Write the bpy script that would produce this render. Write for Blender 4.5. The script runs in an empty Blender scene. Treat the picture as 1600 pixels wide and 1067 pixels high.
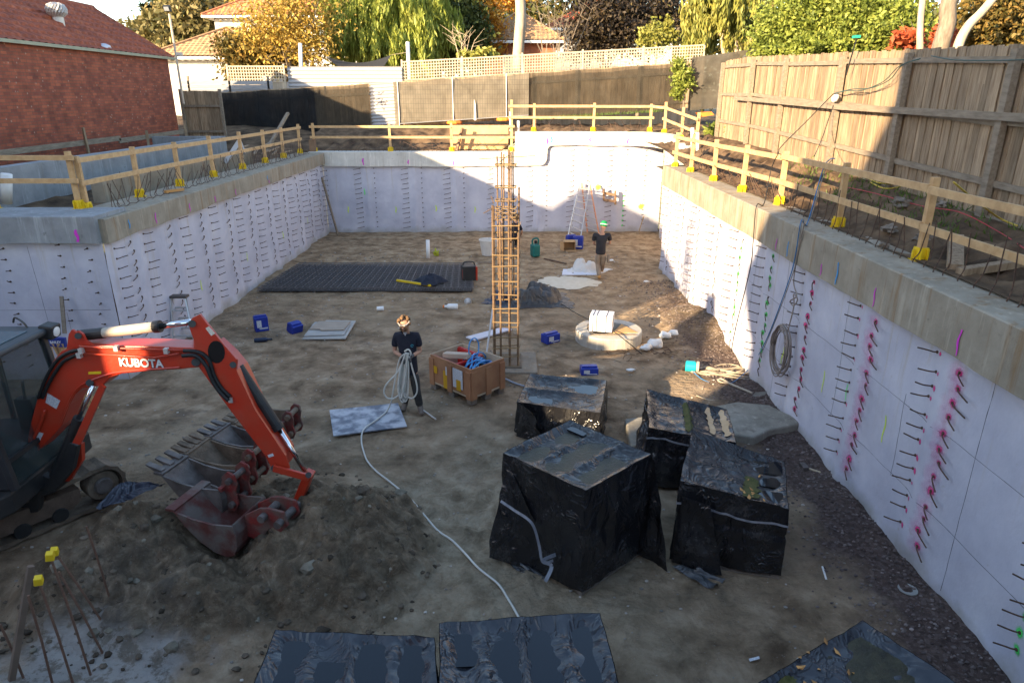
import bpy, bmesh, math, random
import numpy as np
from mathutils import Vector, Matrix, Euler, noise
R = math.radians
S = bpy.context.scene
COL = S.collection

# ------------------------------------------------------------------ camera
FOC, PITCH, CAMH = 1066.0, R(19.8), 5.15      # focal length in pixels of a 1600 px wide frame
cam = bpy.data.cameras.new('camera'); cam.lens = 36 * FOC / 1600; cam.sensor_width = 36
cam.clip_start = .1; cam.clip_end = 3000
camo = bpy.data.objects.new('camera', cam); COL.objects.link(camo)
camo.location = (0, 0, CAMH); camo.rotation_euler = (R(90) - PITCH, 0, 0)
S.camera = camo
# ------------------------------------------------------------------ sky, sun, exposure
SUNT = .30                                     # tangent of the sun's elevation
W = bpy.data.worlds.new('World'); S.world = W; W.use_nodes = True
nt = W.node_tree; nt.nodes.clear()
sky = nt.nodes.new('ShaderNodeTexSky'); sky.sky_type = 'NISHITA'; sky.sun_disc = False
sky.sun_elevation = math.atan(SUNT); sky.sun_rotation = R(225); sky.altitude = 50
sky.air_density = 1.0; sky.dust_density = .6; sky.ozone_density = .45
bg = nt.nodes.new('ShaderNodeBackground'); bg.inputs[1].default_value = .14
out = nt.nodes.new('ShaderNodeOutputWorld')
nt.links.new(sky.outputs[0], bg.inputs[0]); nt.links.new(bg.outputs[0], out.inputs[0])
sun = bpy.data.lights.new('sun', 'SUN'); sun.energy = 5.0; sun.angle = R(.5); sun.color = (1, .76, .47)
suno = bpy.data.objects.new('sun', sun); COL.objects.link(suno)
suno.rotation_euler = Vector((.7071, .7071, -SUNT)).to_track_quat('-Z', 'Y').to_euler()
S.view_settings.view_transform = 'Standard'; S.view_settings.look = 'None'
S.view_settings.exposure = 1.92; S.view_settings.gamma = 1

# ------------------------------------------------------------------ pixel -> place (a 1600 px wide picture)
cp, sp = math.cos(PITCH), math.sin(PITCH)
def ray(px, py):
    a = (px - 800) / FOC; b = (py - 533.5) / FOC
    return Vector((a, cp - b * sp, -sp - b * cp))
def onz(px, py, z=0.):
    r = ray(px, py); t = (z - CAMH) / r.z; return Vector((r.x * t, r.y * t, z))
def onx(px, py, x):
    r = ray(px, py); t = x / r.x; return Vector((x, r.y * t, CAMH + r.z * t))
def ony(px, py, y):
    r = ray(px, py); t = y / r.y; return Vector((r.x * t, y, CAMH + r.z * t))

# ------------------------------------------------------------------ materials
MATS = {}
def new_mat(name):
    m = bpy.data.materials.new(name); m.use_nodes = True
    n = m.node_tree.nodes; b = n['Principled BSDF']
    return m, m.node_tree, b
class NT:
    """short hand for node trees"""
    def __init__(s, t): s.t = t
    def n(s, k, **p):
        q = s.t.nodes.new('ShaderNode' + k)
        for a, v in p.items(): setattr(q, a, v)
        return q
    def l(s, a, b): s.t.links.new(a, b)
    def coord(s, scale=(1, 1, 1), kind='Object'):
        c = s.n('TexCoord'); m = s.n('Mapping'); m.inputs['Scale'].default_value = scale
        s.l(c.outputs[kind], m.inputs['Vector']); return m.outputs[0]
    def noise(s, vec, scale, detail=4, rough=.55, dist=0):
        q = s.n('TexNoise'); q.inputs['Scale'].default_value = scale; q.inputs['Detail'].default_value = detail
        q.inputs['Roughness'].default_value = rough; q.inputs['Distortion'].default_value = dist
        s.l(vec, q.inputs['Vector']); return q.outputs['Fac']
    def ramp(s, fac, stops):
        q = s.n('ValToRGB'); e = q.color_ramp.elements
        while len(e) < len(stops): e.new(.5)
        for k, (p, c) in enumerate(stops):
            e[k].position = p; e[k].color = (*c, 1) if hasattr(c, '__len__') else (c, c, c, 1)
        s.l(fac, q.inputs[0]); return q.outputs[0]
    def mix(s, fac, a, b, kind='MIX'):
        q = s.n('Mix', data_type='RGBA', blend_type=kind)
        for k, v in ((0, fac), (6, a), (7, b)):
            if isinstance(v, (int, float)): q.inputs[k].default_value = v
            elif isinstance(v, tuple): q.inputs[k].default_value = (*v, 1)
            else: s.l(v, q.inputs[k])
        return q.outputs[2]
    def math(s, op, a, b=0., c=0.):
        q = s.n('Math', operation=op)
        for k, v in enumerate((a, b, c)):
            if isinstance(v, (int, float)): q.inputs[k].default_value = v
            else: s.l(v, q.inputs[k])
        return q.outputs[0]
    def bump(s, h, strength, dist, bsdf, prev=None):
        q = s.n('Bump'); q.inputs['Strength'].default_value = strength; q.inputs['Distance'].default_value = dist
        s.l(h, q.inputs['Height'])
        if prev is not None: s.l(prev, q.inputs['Normal'])
        s.l(q.outputs[0], bsdf.inputs['Normal']); return q.outputs[0]
def mat(name, col, rough=.8, col2=None, scale=6., detail=4, bump=0., bscale=40., metal=0., stretch=(1, 1, 1), contrast=.2, isl=0., spec=.4, coat=0.):
    """colour varied by noise between col and col2, optional bump, optional per-piece brightness jitter"""
    if name in MATS: return MATS[name]
    m, t, b = new_mat(name); q = NT(t)
    b.inputs['Roughness'].default_value = rough; b.inputs['Metallic'].default_value = metal
    b.inputs['Specular IOR Level'].default_value = spec; b.inputs['Coat Weight'].default_value = coat
    b.inputs['Base Color'].default_value = (*col, 1)
    vec = q.coord(stretch)
    c = None
    if col2:
        f = q.noise(vec, scale, detail)
        c = q.ramp(f, [(.5 - contrast, col), (.5 + contrast, col2)])
    if isl:
        g = q.n('NewGeometry')
        k = q.ramp(g.outputs['Random Per Island'], [(0, 1 - isl), (1, 1 + isl)])
        c = q.mix(1., c if c is not None else col, k, 'MULTIPLY')
    if c is not None: q.l(c, b.inputs['Base Color'])
    if bump:
        q.bump(q.noise(vec, bscale, 5, .6), bump, .02, b)
    MATS[name] = m; return m

# ------------------------------------------------------------------ mesh builder
class MB:
    def __init__(s): s.v = []; s.f = []
    def add(s, vs, fs):
        o = len(s.v); s.v += [tuple(v) for v in vs]; s.f += [tuple(i + o for i in f) for f in fs]; return s
    def box(s, c, d, rot=None, taper=1.):
        x, y, z = d[0] / 2, d[1] / 2, d[2] / 2; c = Vector(c)
        vs = [Vector((sx * x * (taper if sz > 0 else 1), sy * y * (taper if sz > 0 else 1), sz * z)) for sz in (-1, 1) for sx, sy in ((-1, -1), (1, -1), (1, 1), (-1, 1))]
        if rot is not None:
            m = rot if isinstance(rot, Matrix) else Euler(rot).to_matrix()
            vs = [m @ v for v in vs]
        return s.add([c + v for v in vs], [(3, 2, 1, 0), (4, 5, 6, 7), (0, 1, 5, 4), (1, 2, 6, 5), (2, 3, 7, 6), (3, 0, 4, 7)])
    def bar(s, a, b, w, h, up=(0, 0, 1)):
        """rectangular timber from a to b, w sideways, h along up"""
        a = Vector(a); b = Vector(b); d = (b - a); L = d.length; d.normalize()
        up = Vector(up); sd = d.cross(up)
        if sd.length < 1e-4: up = Vector((0, 1, 0)); sd = d.cross(up)
        sd.normalize(); u = sd.cross(d)
        return s.box((a + b) / 2, (w, L, h), Matrix((sd, d, u)).transposed())
    def tube(s, pts, r, n=6, cap=True, closed=False):
        pts = [Vector(p) for p in pts]; k = len(pts)
        rr = r if hasattr(r, '__len__') else [r] * k
        vs = []; fs = []; nrm = None
        for i, p in enumerate(pts):
            if closed: t = pts[(i + 1) % k] - pts[i - 1]
            else: t = pts[min(i + 1, k - 1)] - pts[max(i - 1, 0)]
            if t.length < 1e-9: t = Vector((0, 0, 1))
            t.normalize()
            if nrm is None:
                nrm = t.orthogonal().normalized()
            else:
                nrm = nrm - t * nrm.dot(t)
                nrm = nrm.normalized() if nrm.length > 1e-6 else t.orthogonal().normalized()
            bn = t.cross(nrm)
            for j in range(n):
                a = 2 * math.pi * j / n
                vs.append(p + (nrm * math.cos(a) + bn * math.sin(a)) * rr[i])
        for i in range(k if closed else k - 1):
            i2 = (i + 1) % k
            for j in range(n):
                fs.append((i * n + j, i * n + (j + 1) % n, i2 * n + (j + 1) % n, i2 * n + j))
        if cap and not closed:
            fs.append(tuple(range(n - 1, -1, -1))); fs.append(tuple((k - 1) * n + j for j in range(n)))
        return s.add(vs, fs)
    def lathe(s, c, prof, n=16, axis=None, cap=True):
        """prof: (radius, height) list, round axis (default z)"""
        c = Vector(c); m = Matrix.Identity(3) if axis is None else Vector((0, 0, 1)).rotation_difference(Vector(axis)).to_matrix()
        vs = []; fs = []
        for r, h in prof:
            for j in range(n):
                a = 2 * math.pi * j / n
                vs.append(c + m @ Vector((r * math.cos(a), r * math.sin(a), h)))
        for i in range(len(prof) - 1):
            for j in range(n):
                fs.append((i * n + j, i * n + (j + 1) % n, (i + 1) * n + (j + 1) % n, (i + 1) * n + j))
        if cap:
            fs.append(tuple(range(n - 1, -1, -1))); fs.append(tuple((len(prof) - 1) * n + j for j in range(n)))
        return s.add(vs, fs)
    def prism(s, poly, d):
        """closed 3d polygon pushed along vector d"""
        n = len(poly); d = Vector(d); vs = [Vector(p) for p in poly]; vs += [v + d for v in vs]
        return s.add(vs, [tuple(range(n - 1, -1, -1)), tuple(range(n, 2 * n))] + [(i, (i + 1) % n, n + (i + 1) % n, n + i) for i in range(n)])
    def grid(s, fn, nu, nv):
        """fn(i/nu, j/nv) -> point"""
        vs = [fn(i / nu, j / nv) for j in range(nv + 1) for i in range(nu + 1)]
        w = nu + 1
        return s.add(vs, [(j * w + i, j * w + i + 1, (j + 1) * w + i + 1, (j + 1) * w + i) for j in range(nv) for i in range(nu)])
    def blob(s, c, r, seed=0, n=1, amp=.25, sq=(1, 1, 1)):
        bm = bmesh.new(); bmesh.ops.create_icosphere(bm, subdivisions=n, radius=1)
        c = Vector(c); vs = []
        for v in bm.verts:
            k = 1 + amp * noise.noise(v.co * 1.7 + Vector((seed * 3.1, seed * 1.7, seed)))
            vs.append(c + Vector((v.co.x * sq[0], v.co.y * sq[1], v.co.z * sq[2])) * r * k)
        fs = [tuple(v.index for v in f.verts) for f in bm.faces]; bm.free()
        return s.add(vs, fs)
    def build(s, name, m, parent=None, smooth=False, bevel=0., fix=True):
        off = Vector(parent['_w']) if parent is not None and '_w' in parent else Vector((0, 0, 0))
        me = bpy.data.meshes.new(name)
        vs = s.v if off.length == 0 else [(v[0] - off.x, v[1] - off.y, v[2] - off.z) for v in s.v]
        me.from_pydata(vs, [], s.f)
        if fix:
            bm = bmesh.new(); bm.from_mesh(me); bmesh.ops.recalc_face_normals(bm, faces=bm.faces); bm.to_mesh(me); bm.free()
        me.materials.append(m)
        if smooth: me.shade_smooth()
        o = bpy.data.objects.new(name, me); COL.objects.link(o)
        if parent is not None:
            o.parent = parent
            o['_w'] = tuple(off)
        if bevel:
            md = o.modifiers.new('bevel', 'BEVEL'); md.width = bevel; md.segments = 2; md.limit_method = 'ANGLE'
        return o
def tag(o, label=None, cat=None, group=None, kind=None):
    if label: o['label'] = label
    if cat: o['category'] = cat
    if group: o['group'] = group
    if kind: o['kind'] = kind
    return o
def thing(name, loc, label, cat, group=None):
    o = bpy.data.objects.new(name, None); COL.objects.link(o); o.location = loc
    o.empty_display_size = .2; o['_w'] = tuple(loc)
    return tag(o, label, cat, group)
def copy_tree(o, parent=None):
    c = o.copy(); COL.objects.link(c)
    if parent is not None: c.parent = parent
    for ch in list(o.children): copy_tree(ch, c)
    return c
def spline(pts, n=8, closed=False):
    """Catmull-Rom through pts"""
    P = [Vector(p) for p in pts]; k = len(P); o = []
    for i in range(k if closed else k - 1):
        g = (lambda j: P[j % k]) if closed else (lambda j: P[max(0, min(k - 1, j))])
        a, b, c, d = g(i - 1), g(i), g(i + 1), g(i + 2)
        for j in range(n):
            t = j / n
            o.append(.5 * ((2 * b) + (c - a) * t + (2 * a - 5 * b + 4 * c - d) * t * t + (3 * b - a - 3 * c + d) * t ** 3))
    if not closed: o.append(P[-1].copy())
    return o
def fbm(x, y, s=1., o=4, seed=0.):
    v = 0; a = 1.; p = Vector((x * s + seed * 7.3, y * s - seed * 3.1, seed))
    for _ in range(o):
        v += a * noise.noise(p); a *= .5; p = p * 2.03
    return v
rnd = random.Random(7)
# ================================================================== THE PIT: floor, banks, retaining walls
XL, XR, YB = -7.37, 4.65, 27.35               # left wall, right wall, back wall
YF = 12.15                                    # the wall that faces the camera on the left
XR2 = 5.75                                    # right wall behind the step
YS = 21.0                                     # where the right wall steps out

def soil_mat(name, regions=True):
    m, t, b = new_mat(name); q = NT(t)
    vec = q.coord((1, 1, 1))
    big = q.noise(vec, .35, 5, .6); mid = q.noise(vec, 1.6, 6, .65, .3); fine = q.noise(vec, 22, 6, .7)
    c = q.ramp(mid, [(.33, (.105, .070, .042)), (.47, (.235, .165, .102)), (.58, (.35, .255, .165)), (.72, (.50, .395, .275))])
    pale = q.ramp(big, [(.47, 0.), (.6, 1.)])
    c = q.mix(q.math('MULTIPLY', pale, .5), c, (.33, .26, .175))
    c = q.mix(q.ramp(q.noise(vec, .8, 5, .7, .6), [(.58, 0.), (.68, .6)]), c, (.095, .078, .064))
    if regions:
        sx = q.n('SeparateXYZ'); q.l(vec, sx.inputs[0])
        nz = q.noise(vec, 1.1, 5, .6); nz2 = q.math('MULTIPLY', q.math('SUBTRACT', nz, .5), 3.)
        # dark red gravel at the foot of the right wall
        xg = q.math('ADD', sx.outputs[0], q.math('MULTIPLY', nz2, .45))
        k = q.ramp(q.math('MULTIPLY', q.math('SUBTRACT', xg, 3.35), 1.2), [(.15, 0.), (.75, .92)])
        near = q.ramp(q.math('MULTIPLY', sx.outputs[1], .04), [(.70, 1.), (.80, 0.)])
        stone = q.n('TexVoronoi'); stone.inputs['Scale'].default_value = 26; q.l(vec, stone.inputs['Vector'])
        sc = q.ramp(stone.outputs['Color'], [(.0, (.035, .023, .022)), (.6, (.085, .058, .053)), (1., (.15, .115, .105))])
        c = q.mix(q.math('MULTIPLY', k, near), c, sc)
        # pale straw clay by the back wall, widened to paint in wall-bounced light
        yb = q.math('ADD', sx.outputs[1], q.math('MULTIPLY', nz2, 1.6))
        k2 = q.ramp(q.math('MULTIPLY', yb, .04), [(.58, 0.), (.70, .55), (.86, .9)])
        c = q.mix(k2, c, q.ramp(q.noise(vec, 2.2, 6, .7), [(.35, (.15, .098, .055)), (.5, (.33, .225, .13)), (.66, (.50, .38, .24))]))
        # grey clay churned up in the middle and the white slurry at the front left
        d = q.n('Vector' + 'Math', operation='DISTANCE'); q.l(vec, d.inputs[0]); d.inputs[1].default_value = (-.3, 7.2, 0)
        k3 = q.ramp(q.math('ADD', d.outputs['Value'], nz2), [(.0, .75), (.9, 0.)]); 
        k3.node.color_ramp.elements[1].position = 1.
        dd = q.math('MULTIPLY', q.math('ADD', d.outputs['Value'], nz2), .3)
        k3 = q.ramp(dd, [(.25, .75), (.95, 0.)])
        c = q.mix(k3, c, q.ramp(q.noise(vec, 3.5, 6, .75, .4), [(.3, (.10, .08, .052)), (.5, (.28, .23, .155)), (.68, (.46, .40, .29))]))
        d2 = q.n('VectorMath', operation='DISTANCE'); q.l(vec, d2.inputs[0]); d2.inputs[1].default_value = (-4.2, 5.2, 0)
        k4 = q.ramp(q.math('MULTIPLY', q.math('ADD', d2.outputs['Value'], nz2), .4), [(.2, .8), (.48, 0.)])
        c = q.mix(k4, c, q.ramp(q.noise(vec, 5, 5, .7), [(.42, (.2, .18, .15)), (.5, (.42, .40, .37))]))
    if regions:
        k5 = q.ramp(q.math('ADD', sx.outputs[2], q.math('MULTIPLY', nz2, .05)), [(.10, 0.), (.22, .85)])
        c = q.mix(k5, c, q.ramp(q.noise(vec, 4.5, 7, .75, .5), [(.32, (.045, .031, .020)), (.48, (.115, .084, .053)), (.60, (.22, .165, .108)), (.70, (.36, .295, .21))]))
    spk = q.ramp(q.noise(vec, 55, 2, .5), [(.68, 0.), (.74, .55)])
    c = q.mix(spk, c, (.36, .34, .32))
    q.l(c, b.inputs['Base Color']); b.inputs['Roughness'].default_value = .93; b.inputs['Specular IOR Level'].default_value = .2
    vo = q.n('TexVoronoi'); vo.inputs['Scale'].default_value = 7; q.l(vec, vo.inputs['Vector'])
    hh = q.math('ADD', q.noise(vec, 5, 8, .7, .3), q.math('MULTIPLY', vo.outputs['Distance'], -.5))
    if regions:                                # cleat marks pressed in by the tracks
        for ang, off in ((.93, -6.1), (.93, -7.5), (.35, 4.2), (.35, 5.6), (1.25, .9), (1.25, 2.3)):
            ca, sa = math.cos(ang), math.sin(ang); nzz = q.math('MULTIPLY', q.noise(vec, .5, 2), 1.4)
            al = q.math('ADD', q.math('MULTIPLY', sx.outputs[0], ca), q.math('MULTIPLY', sx.outputs[1], sa))
            ac = q.math('ADD', q.math('ADD', q.math('MULTIPLY', sx.outputs[0], sa), q.math('MULTIPLY', sx.outputs[1], -ca)), nzz)
            inb = q.math('LESS_THAN', q.math('ABSOLUTE', q.math('ADD', ac, off - .7)), .19)
            bars_ = q.math('MULTIPLY', q.math('SINE', q.math('MULTIPLY', al, 52.)), .12)
            hh = q.math('ADD', hh, q.math('MULTIPLY', inb, q.math('ADD', q.math('MULTIPLY', bars_, q.noise(vec, 1.3, 3)), -.14)))
    n1 = q.bump(hh, .9, .09, b)
    q.bump(fine, .8, .03, b, n1)
    return m
SOIL = soil_mat('pit soil')
BANK = soil_mat('bank soil', False)
BANK_D = mat('dark bank soil', (.05, .032, .02), .95, (.19, .125, .075), 2.2, 7, .9, 18, spec=.15, contrast=.17)
CLOD = mat('clod soil', (.06, .046, .032), .95, (.14, .11, .08), 7, 6, .9, 30, spec=.15, isl=.45)
CLAY = mat('grey clay clod', (.12, .105, .078), .95, (.25, .22, .165), 7, 6, .9, 30, spec=.15, isl=.3)

def mound_h(x, y):
    """the spoil heap under the excavator's bucket"""
    def g(cx, cy, rx, ry, h, a=0.):
        dx, dy = x - cx, y - cy; ca, sa = math.cos(a), math.sin(a)
        u = (dx * ca + dy * sa) / rx; v = (-dx * sa + dy * ca) / ry
        r = math.sqrt(u * u + v * v)
        return h * max(0., 1 - r) ** .8 if r < 1 else 0.
    return max(g(-3.0, 7.2, 2.0, 1.55, .40), g(-4.25, 6.45, 1.35, 1.0, .85, .3), g(-2.1, 6.75, 1.25, 1.4, .95), g(-3.3, 5.95, 1.7, .85, .5))
def floor_z(x, y):
    z = .035 * fbm(x, y, .5, 3, 1) + .018 * fbm(x, y, 2.6, 3, 2)
    k = max(0, 1 - math.hypot((x + .2) / 2.6, (y - 7.6) / 2.6))          # churned clay
    z += k * (.11 * fbm(x, y, 3.2, 4, 3) + .10 * (.4 - noise.voronoi(Vector((x * 3.6 + fbm(x, y, 2, 2, 1) * .6, y * 3.6, 0)))[0][0]))
    if x > 2.6:                                                          # gravel banked against the right wall
        z += .06 * max(0, min(1, (x - 2.9) / 1.2)) * (1 if y < 20 else max(0, 1 - (y - 20) / 1.5)) * (1 + .8 * fbm(x, y, 1.3, 3, 5))
        if 13 < y < 17: z += .30 * max(0, (x - 3.4) / 1.25) * math.sin((y - 13) / 4 * math.pi)
    h = mound_h(x, y)
    if h > 0: z += heap_h(x, y, h) - .03
    return z
def heap_h(x, y, h):
    k = min(1., h / .25)
    def lump(s, a): return a * (.42 - noise.voronoi(Vector((x * s + fbm(x, y, 3, 2, 1) * .5, y * s, h * s * .6)))[0][0])
    return h * (1 + .28 * fbm(x, y, 1.5, 3, 9)) + k * (lump(3.0, .20) + lump(7., .12) + lump(15., .05) + .04 * fbm(x, y, 5, 3, 4))
def build_floor():
    xs = list(np.arange(-14.2, -6.2, .25)) + list(np.arange(-6.2, 4.9, .075)) + [5.2, 5.6, 6.1]
    ys = [.9]
    while ys[-1] < 27.8: ys.append(ys[-1] + max(.06, min(.3, .012 * ys[-1])) * (1 if ys[-1] > 3.5 else 4))
    nx, ny = len(xs), len(ys)
    m = MB(); m.v = [(x, y, floor_z(x, y)) for y in ys for x in xs]
    m.f = [(j * nx + i, j * nx + i + 1, (j + 1) * nx + i + 1, (j + 1) * nx + i) for j in range(ny - 1) for i in range(nx - 1)]
    o = m.build('pit_floor', SOIL, smooth=True); tag(o, kind='structure')
build_floor()

def build_heap():
    m = MB(); nx, ny = 170, 130; x0, x1, y0, y1 = -5.9, -.7, 4.95, 8.9
    pt = [[(x0 + (x1 - x0) * i / nx, y0 + (y1 - y0) * j / ny) for i in range(nx + 1)] for j in range(ny + 1)]
    for row in pt:
        for x, y in row:
            h = mound_h(x, y); f = floor_z(x, y); m.v.append((x, y, f + min(.045, h * .35) - .012))
    w = nx + 1
    m.f = [(j * w + i, j * w + i + 1, (j + 1) * w + i + 1, (j + 1) * w + i) for j in range(ny) for i in range(nx) if max(mound_h(*pt[j][i]), mound_h(*pt[j + 1][i + 1])) > 0]
    tag(m.build('soil_heap', SOIL, smooth=True), kind='structure')
build_heap()
# clods and stones lying on the heap and about the floor
def scatter(name, mt, spots, label):
    m = MB()
    for k, (x, y, r) in enumerate(spots):
        m.blob((x, y, floor_z(x, y) + r * .25), r, k, 1, .55, (1, rnd.uniform(.7, 1.1), rnd.uniform(.55, .8)))
    o = m.build(name, mt, smooth=False); tag(o, label, 'soil', kind='stuff')
sp_ = []
while len(sp_) < 1100:
    x, y = rnd.uniform(-6.3, -.5), rnd.uniform(5.0, 9.2)
    if mound_h(x, y) > .02 or (mound_h(x, y + .25) > 0 and rnd.random() < .5): sp_.append((x, y, min(.09, .01 + rnd.expovariate(1 / .014))))
scatter('soil_clods', CLOD, sp_, 'dark earth clods over the spoil heap under the bucket')
sp_ = []
while len(sp_) < 200:
    x, y = rnd.uniform(-5.6, -1.2), rnd.uniform(5.2, 8.0)
    if mound_h(x, y) > .02 or (mound_h(x, y + .3) > 0): sp_.append((x, y, min(.11, .012 + rnd.expovariate(1 / .02))))
scatter('clay_clods', CLAY, sp_, 'pale grey clay lumps at the foot of the spoil heap')
PEB = mat('gravel stone', (.07, .048, .044), .85, (.20, .165, .15), 3, 2, isl=.5)
m = MB()
for k in range(2600):
    y = rnd.uniform(4.6, 19.5); x = 4.62 - abs(rnd.gauss(0, .62)); r = rnd.uniform(.008, .026)
    if x < 2.6: continue
    m.blob((x, y, floor_z(x, y) + r * .3), r, k, 0 if y > 8 else 1, .5, (1, .8, .6))
tag(m.build('gravel', PEB), 'dark red crushed stone along the foot of the right wall', 'gravel', kind='stuff')
m = MB()
for k in range(1500):
    x, y = rnd.uniform(-7, 4), rnd.uniform(4.4, 24); r = rnd.uniform(.006, .02) * (1 + y / 25)
    m.blob((x, y, floor_z(x, y) + r * .3), r, k, 0, .5, (1, .8, .5))
tag(m.build('stone_chips', mat('stone chip', (.20, .17, .14), .9, (.42, .38, .33), 3, 2, isl=.5)), 'pale stone chips strewn over the pit floor', 'gravel', kind='stuff')

# ---- upper ground
def bank_left(u, v):
    x = XL - .85 - u * 20; y = YF + .75 + v * 60
    return (x, y, 2.98 + .09 * fbm(x, y, 1.2, 4, 11) + (.75 * min(1, max(0, (y - 27.8) / 4))) + .25 * min(1, max(0, (-x - 9.) / 3)) - .12)
m = MB().grid(bank_left, 70, 130)
def bank_back(u, v):
    x = XL - .9 + u * 21; y = YB + .62 + v ** 2.2 * 40
    k = min(1, max(0, (y - YB - .7) / 3.2)); k = k * k * (3 - 2 * k)
    step = max(0, min(1, (x + .6) / .8))
    return (x, y, 3.0 + .55 * step * (1 - .4 * k) + (.85 - .35 * step) * k + (.12 * fbm(x, y, 1.4, 4, 13) + .16 * (.4 - noise.voronoi(Vector((x * 2.5, y * 2.5, 0)))[0][0])) * (1 if v < .6 else .3))
m2 = MB().grid(bank_back, 200, 90)
def bank_right(u, v):
    y = 1.0 + v * 32; x = XR + .36 + u * 14
    k = min(1, max(0, (x - XR - .6) / 1.5)); k = k * k * (3 - 2 * k)
    far = min(1, max(0, (y - 8) / 14)); base = 3.225 + .3 * max(0, min(1, (y - 20) / 4)); top = 3.42 + .42 * far
    lump = .17 * fbm(x, y, .9, 4, 17) + .05 * fbm(x, y, 4.5, 3, 19) + .12 * (.4 - noise.voronoi(Vector((x * 3.3, y * 3.3, 0)))[0][0]) + .07 * (.4 - noise.voronoi(Vector((x * 8, y * 8, 2)))[0][0])
    return (x, y, base + (top - base) * k + lump * (1 if x < XR + 2.1 else .15) * min(1, (x - XR - .33) / .6))
m3 = MB()
m3.grid(lambda u, v: bank_right(u ** 2.2, v ** 1.25), 110, 420)
for nm, mm in (('left_ground', m), ('back_ground', m2), ('right_bank', m3)):
    tag(mm.build(nm, BANK_D, smooth=True), kind='structure')
FAR = mat('far ground', (.06, .055, .03), .95, (.13, .10, .06), 1.2, 5, .5, 8)
m = MB(); 
m.add([(-900, 26, 2.72), (-28, 26, 2.72), (-28, 68, 2.7), (26, 68, 2.7), (26, 26, 2.7), (900, 26, 2.7), (900, 1500, 2.4), (-900, 1500, 2.4)], [(0, 1, 2, 7), (2, 3, 6, 7), (3, 4, 5, 6)])
m.add([(-900, -600, 2.6), (900, -600, 2.6), (900, .6, 2.9), (-900, .6, 2.9)], [(0, 1, 2, 3)])
m.add([(-900, .6, 2.75), (-13.2, .6, 2.75), (-13.2, 26, 2.72), (-900, 26, 2.72)], [(0, 1, 2, 3)])
m.add([(5.3, .6, 2.7), (900, .6, 2.7), (900, 26, 2.7), (5.3, 26, 2.7)], [(0, 1, 2, 3)])
tag(m.build('ground', FAR), kind='structure')

# ---- retaining walls
def shotcrete():
    m, t, b = new_mat('white shotcrete'); q = NT(t); vec = q.coord()
    c = q.ramp(q.noise(vec, 1.4, 5, .6), [(.3, (.44, .435, .505)), (.55, (.53, .52, .585)), (.75, (.61, .60, .645))])
    st = q.noise(q.coord((7, 7, .35)), 1., 5, .65)
    sx = q.n('SeparateXYZ'); q.l(vec, sx.inputs[0])
    hi = q.ramp(q.math('MULTIPLY', sx.outputs[2], .33), [(.3, 0.), (.88, 1.)])
    c = q.mix(q.math('MULTIPLY', q.ramp(st, [(.56, 0.), (.68, .55)]), hi), c, (.42, .34, .22))
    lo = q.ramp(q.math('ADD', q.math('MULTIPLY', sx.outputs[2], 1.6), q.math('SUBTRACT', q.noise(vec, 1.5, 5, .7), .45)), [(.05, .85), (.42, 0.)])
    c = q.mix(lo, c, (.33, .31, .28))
    c = q.mix(q.ramp(q.noise(vec, 9, 3, .5), [(.69, 0.), (.76, .45)]), c, (.36, .30, .24))
    q.l(c, b.inputs['Base Color']); b.inputs['Roughness'].default_value = .62; b.inputs['Specular IOR Level'].default_value = .3
    n1 = q.bump(q.noise(vec, 3.5, 4, .6), .25, .06, b); q.bump(q.noise(vec, 40, 4, .6), .12, .01, b, n1)
    return m
def concrete(name, a, c_, stain=(.26, .17, .09), k=.55):
    m, t, b = new_mat(name); q = NT(t); vec = q.coord()
    c = q.ramp(q.noise(vec, 2.1, 6, .65), [(.3, a), (.7, c_)])
    st = q.noise(q.coord((4, 4, .25)), 1.3, 5, .7)
    c = q.mix(q.ramp(st, [(.52, 0.), (.66, k)]), c, stain)
    c = q.mix(q.ramp(q.noise(q.coord((9, 9, .7)), 1.1, 4, .7), [(.55, 0.), (.72, .5)]), c, tuple(min(1, v * 1.55) for v in c_))
    c = q.mix(q.ramp(q.noise(vec, 6, 5, .7), [(.62, 0.), (.72, .5)]), c, tuple(v * .45 for v in a))
    q.l(c, b.inputs['Base Color']); b.inputs['Roughness'].default_value = .85; b.inputs['Specular IOR Level'].default_value = .25
    n1 = q.bump(q.noise(vec, 3, 5, .6), .4, .03, b); q.bump(q.noise(vec, 45, 4, .6), .25, .01, b, n1)
    return m
SHOT = shotcrete()
CONC = concrete('beam concrete', (.23, .195, .145), (.36, .315, .245), (.24, .14, .06), .7)
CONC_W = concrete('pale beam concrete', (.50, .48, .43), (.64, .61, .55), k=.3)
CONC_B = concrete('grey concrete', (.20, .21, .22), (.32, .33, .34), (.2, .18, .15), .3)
IRON = mat('rusty bar', (.045, .03, .024), .75, (.12, .065, .04), 30, 3, .4, 90)
SEAM = mat('panel joint', (.10, .10, .11), .8)
PINK = None
def spray(name, col, top=.9):
    """soft edged spot of spray paint: the paint thins out from the middle of each disc"""
    m, t, b = new_mat(name); q = NT(t)
    b.inputs['Base Color'].default_value = (*col, 1); b.inputs['Roughness'].default_value = .6
    a = q.n('Attribute', attribute_name='r'); v = q.coord()
    k = q.math('ADD', a.outputs['Fac'], q.math('MULTIPLY', q.math('SUBTRACT', q.noise(v, 16, 3), .5), .9))
    q.l(q.ramp(k, [(.3, top), (.95, 0.)]), b.inputs['Alpha'])
    return m
SPRAY = {'pink': spray('pink spray paint', (.80, .02, .22)), 'green': spray('green spray paint', (.05, .8, .12)), 'haze': spray('thin pink overspray', (.80, .25, .50), .22), 'yellow': spray('yellow spray paint', (.75, .85, .05))}
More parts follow.
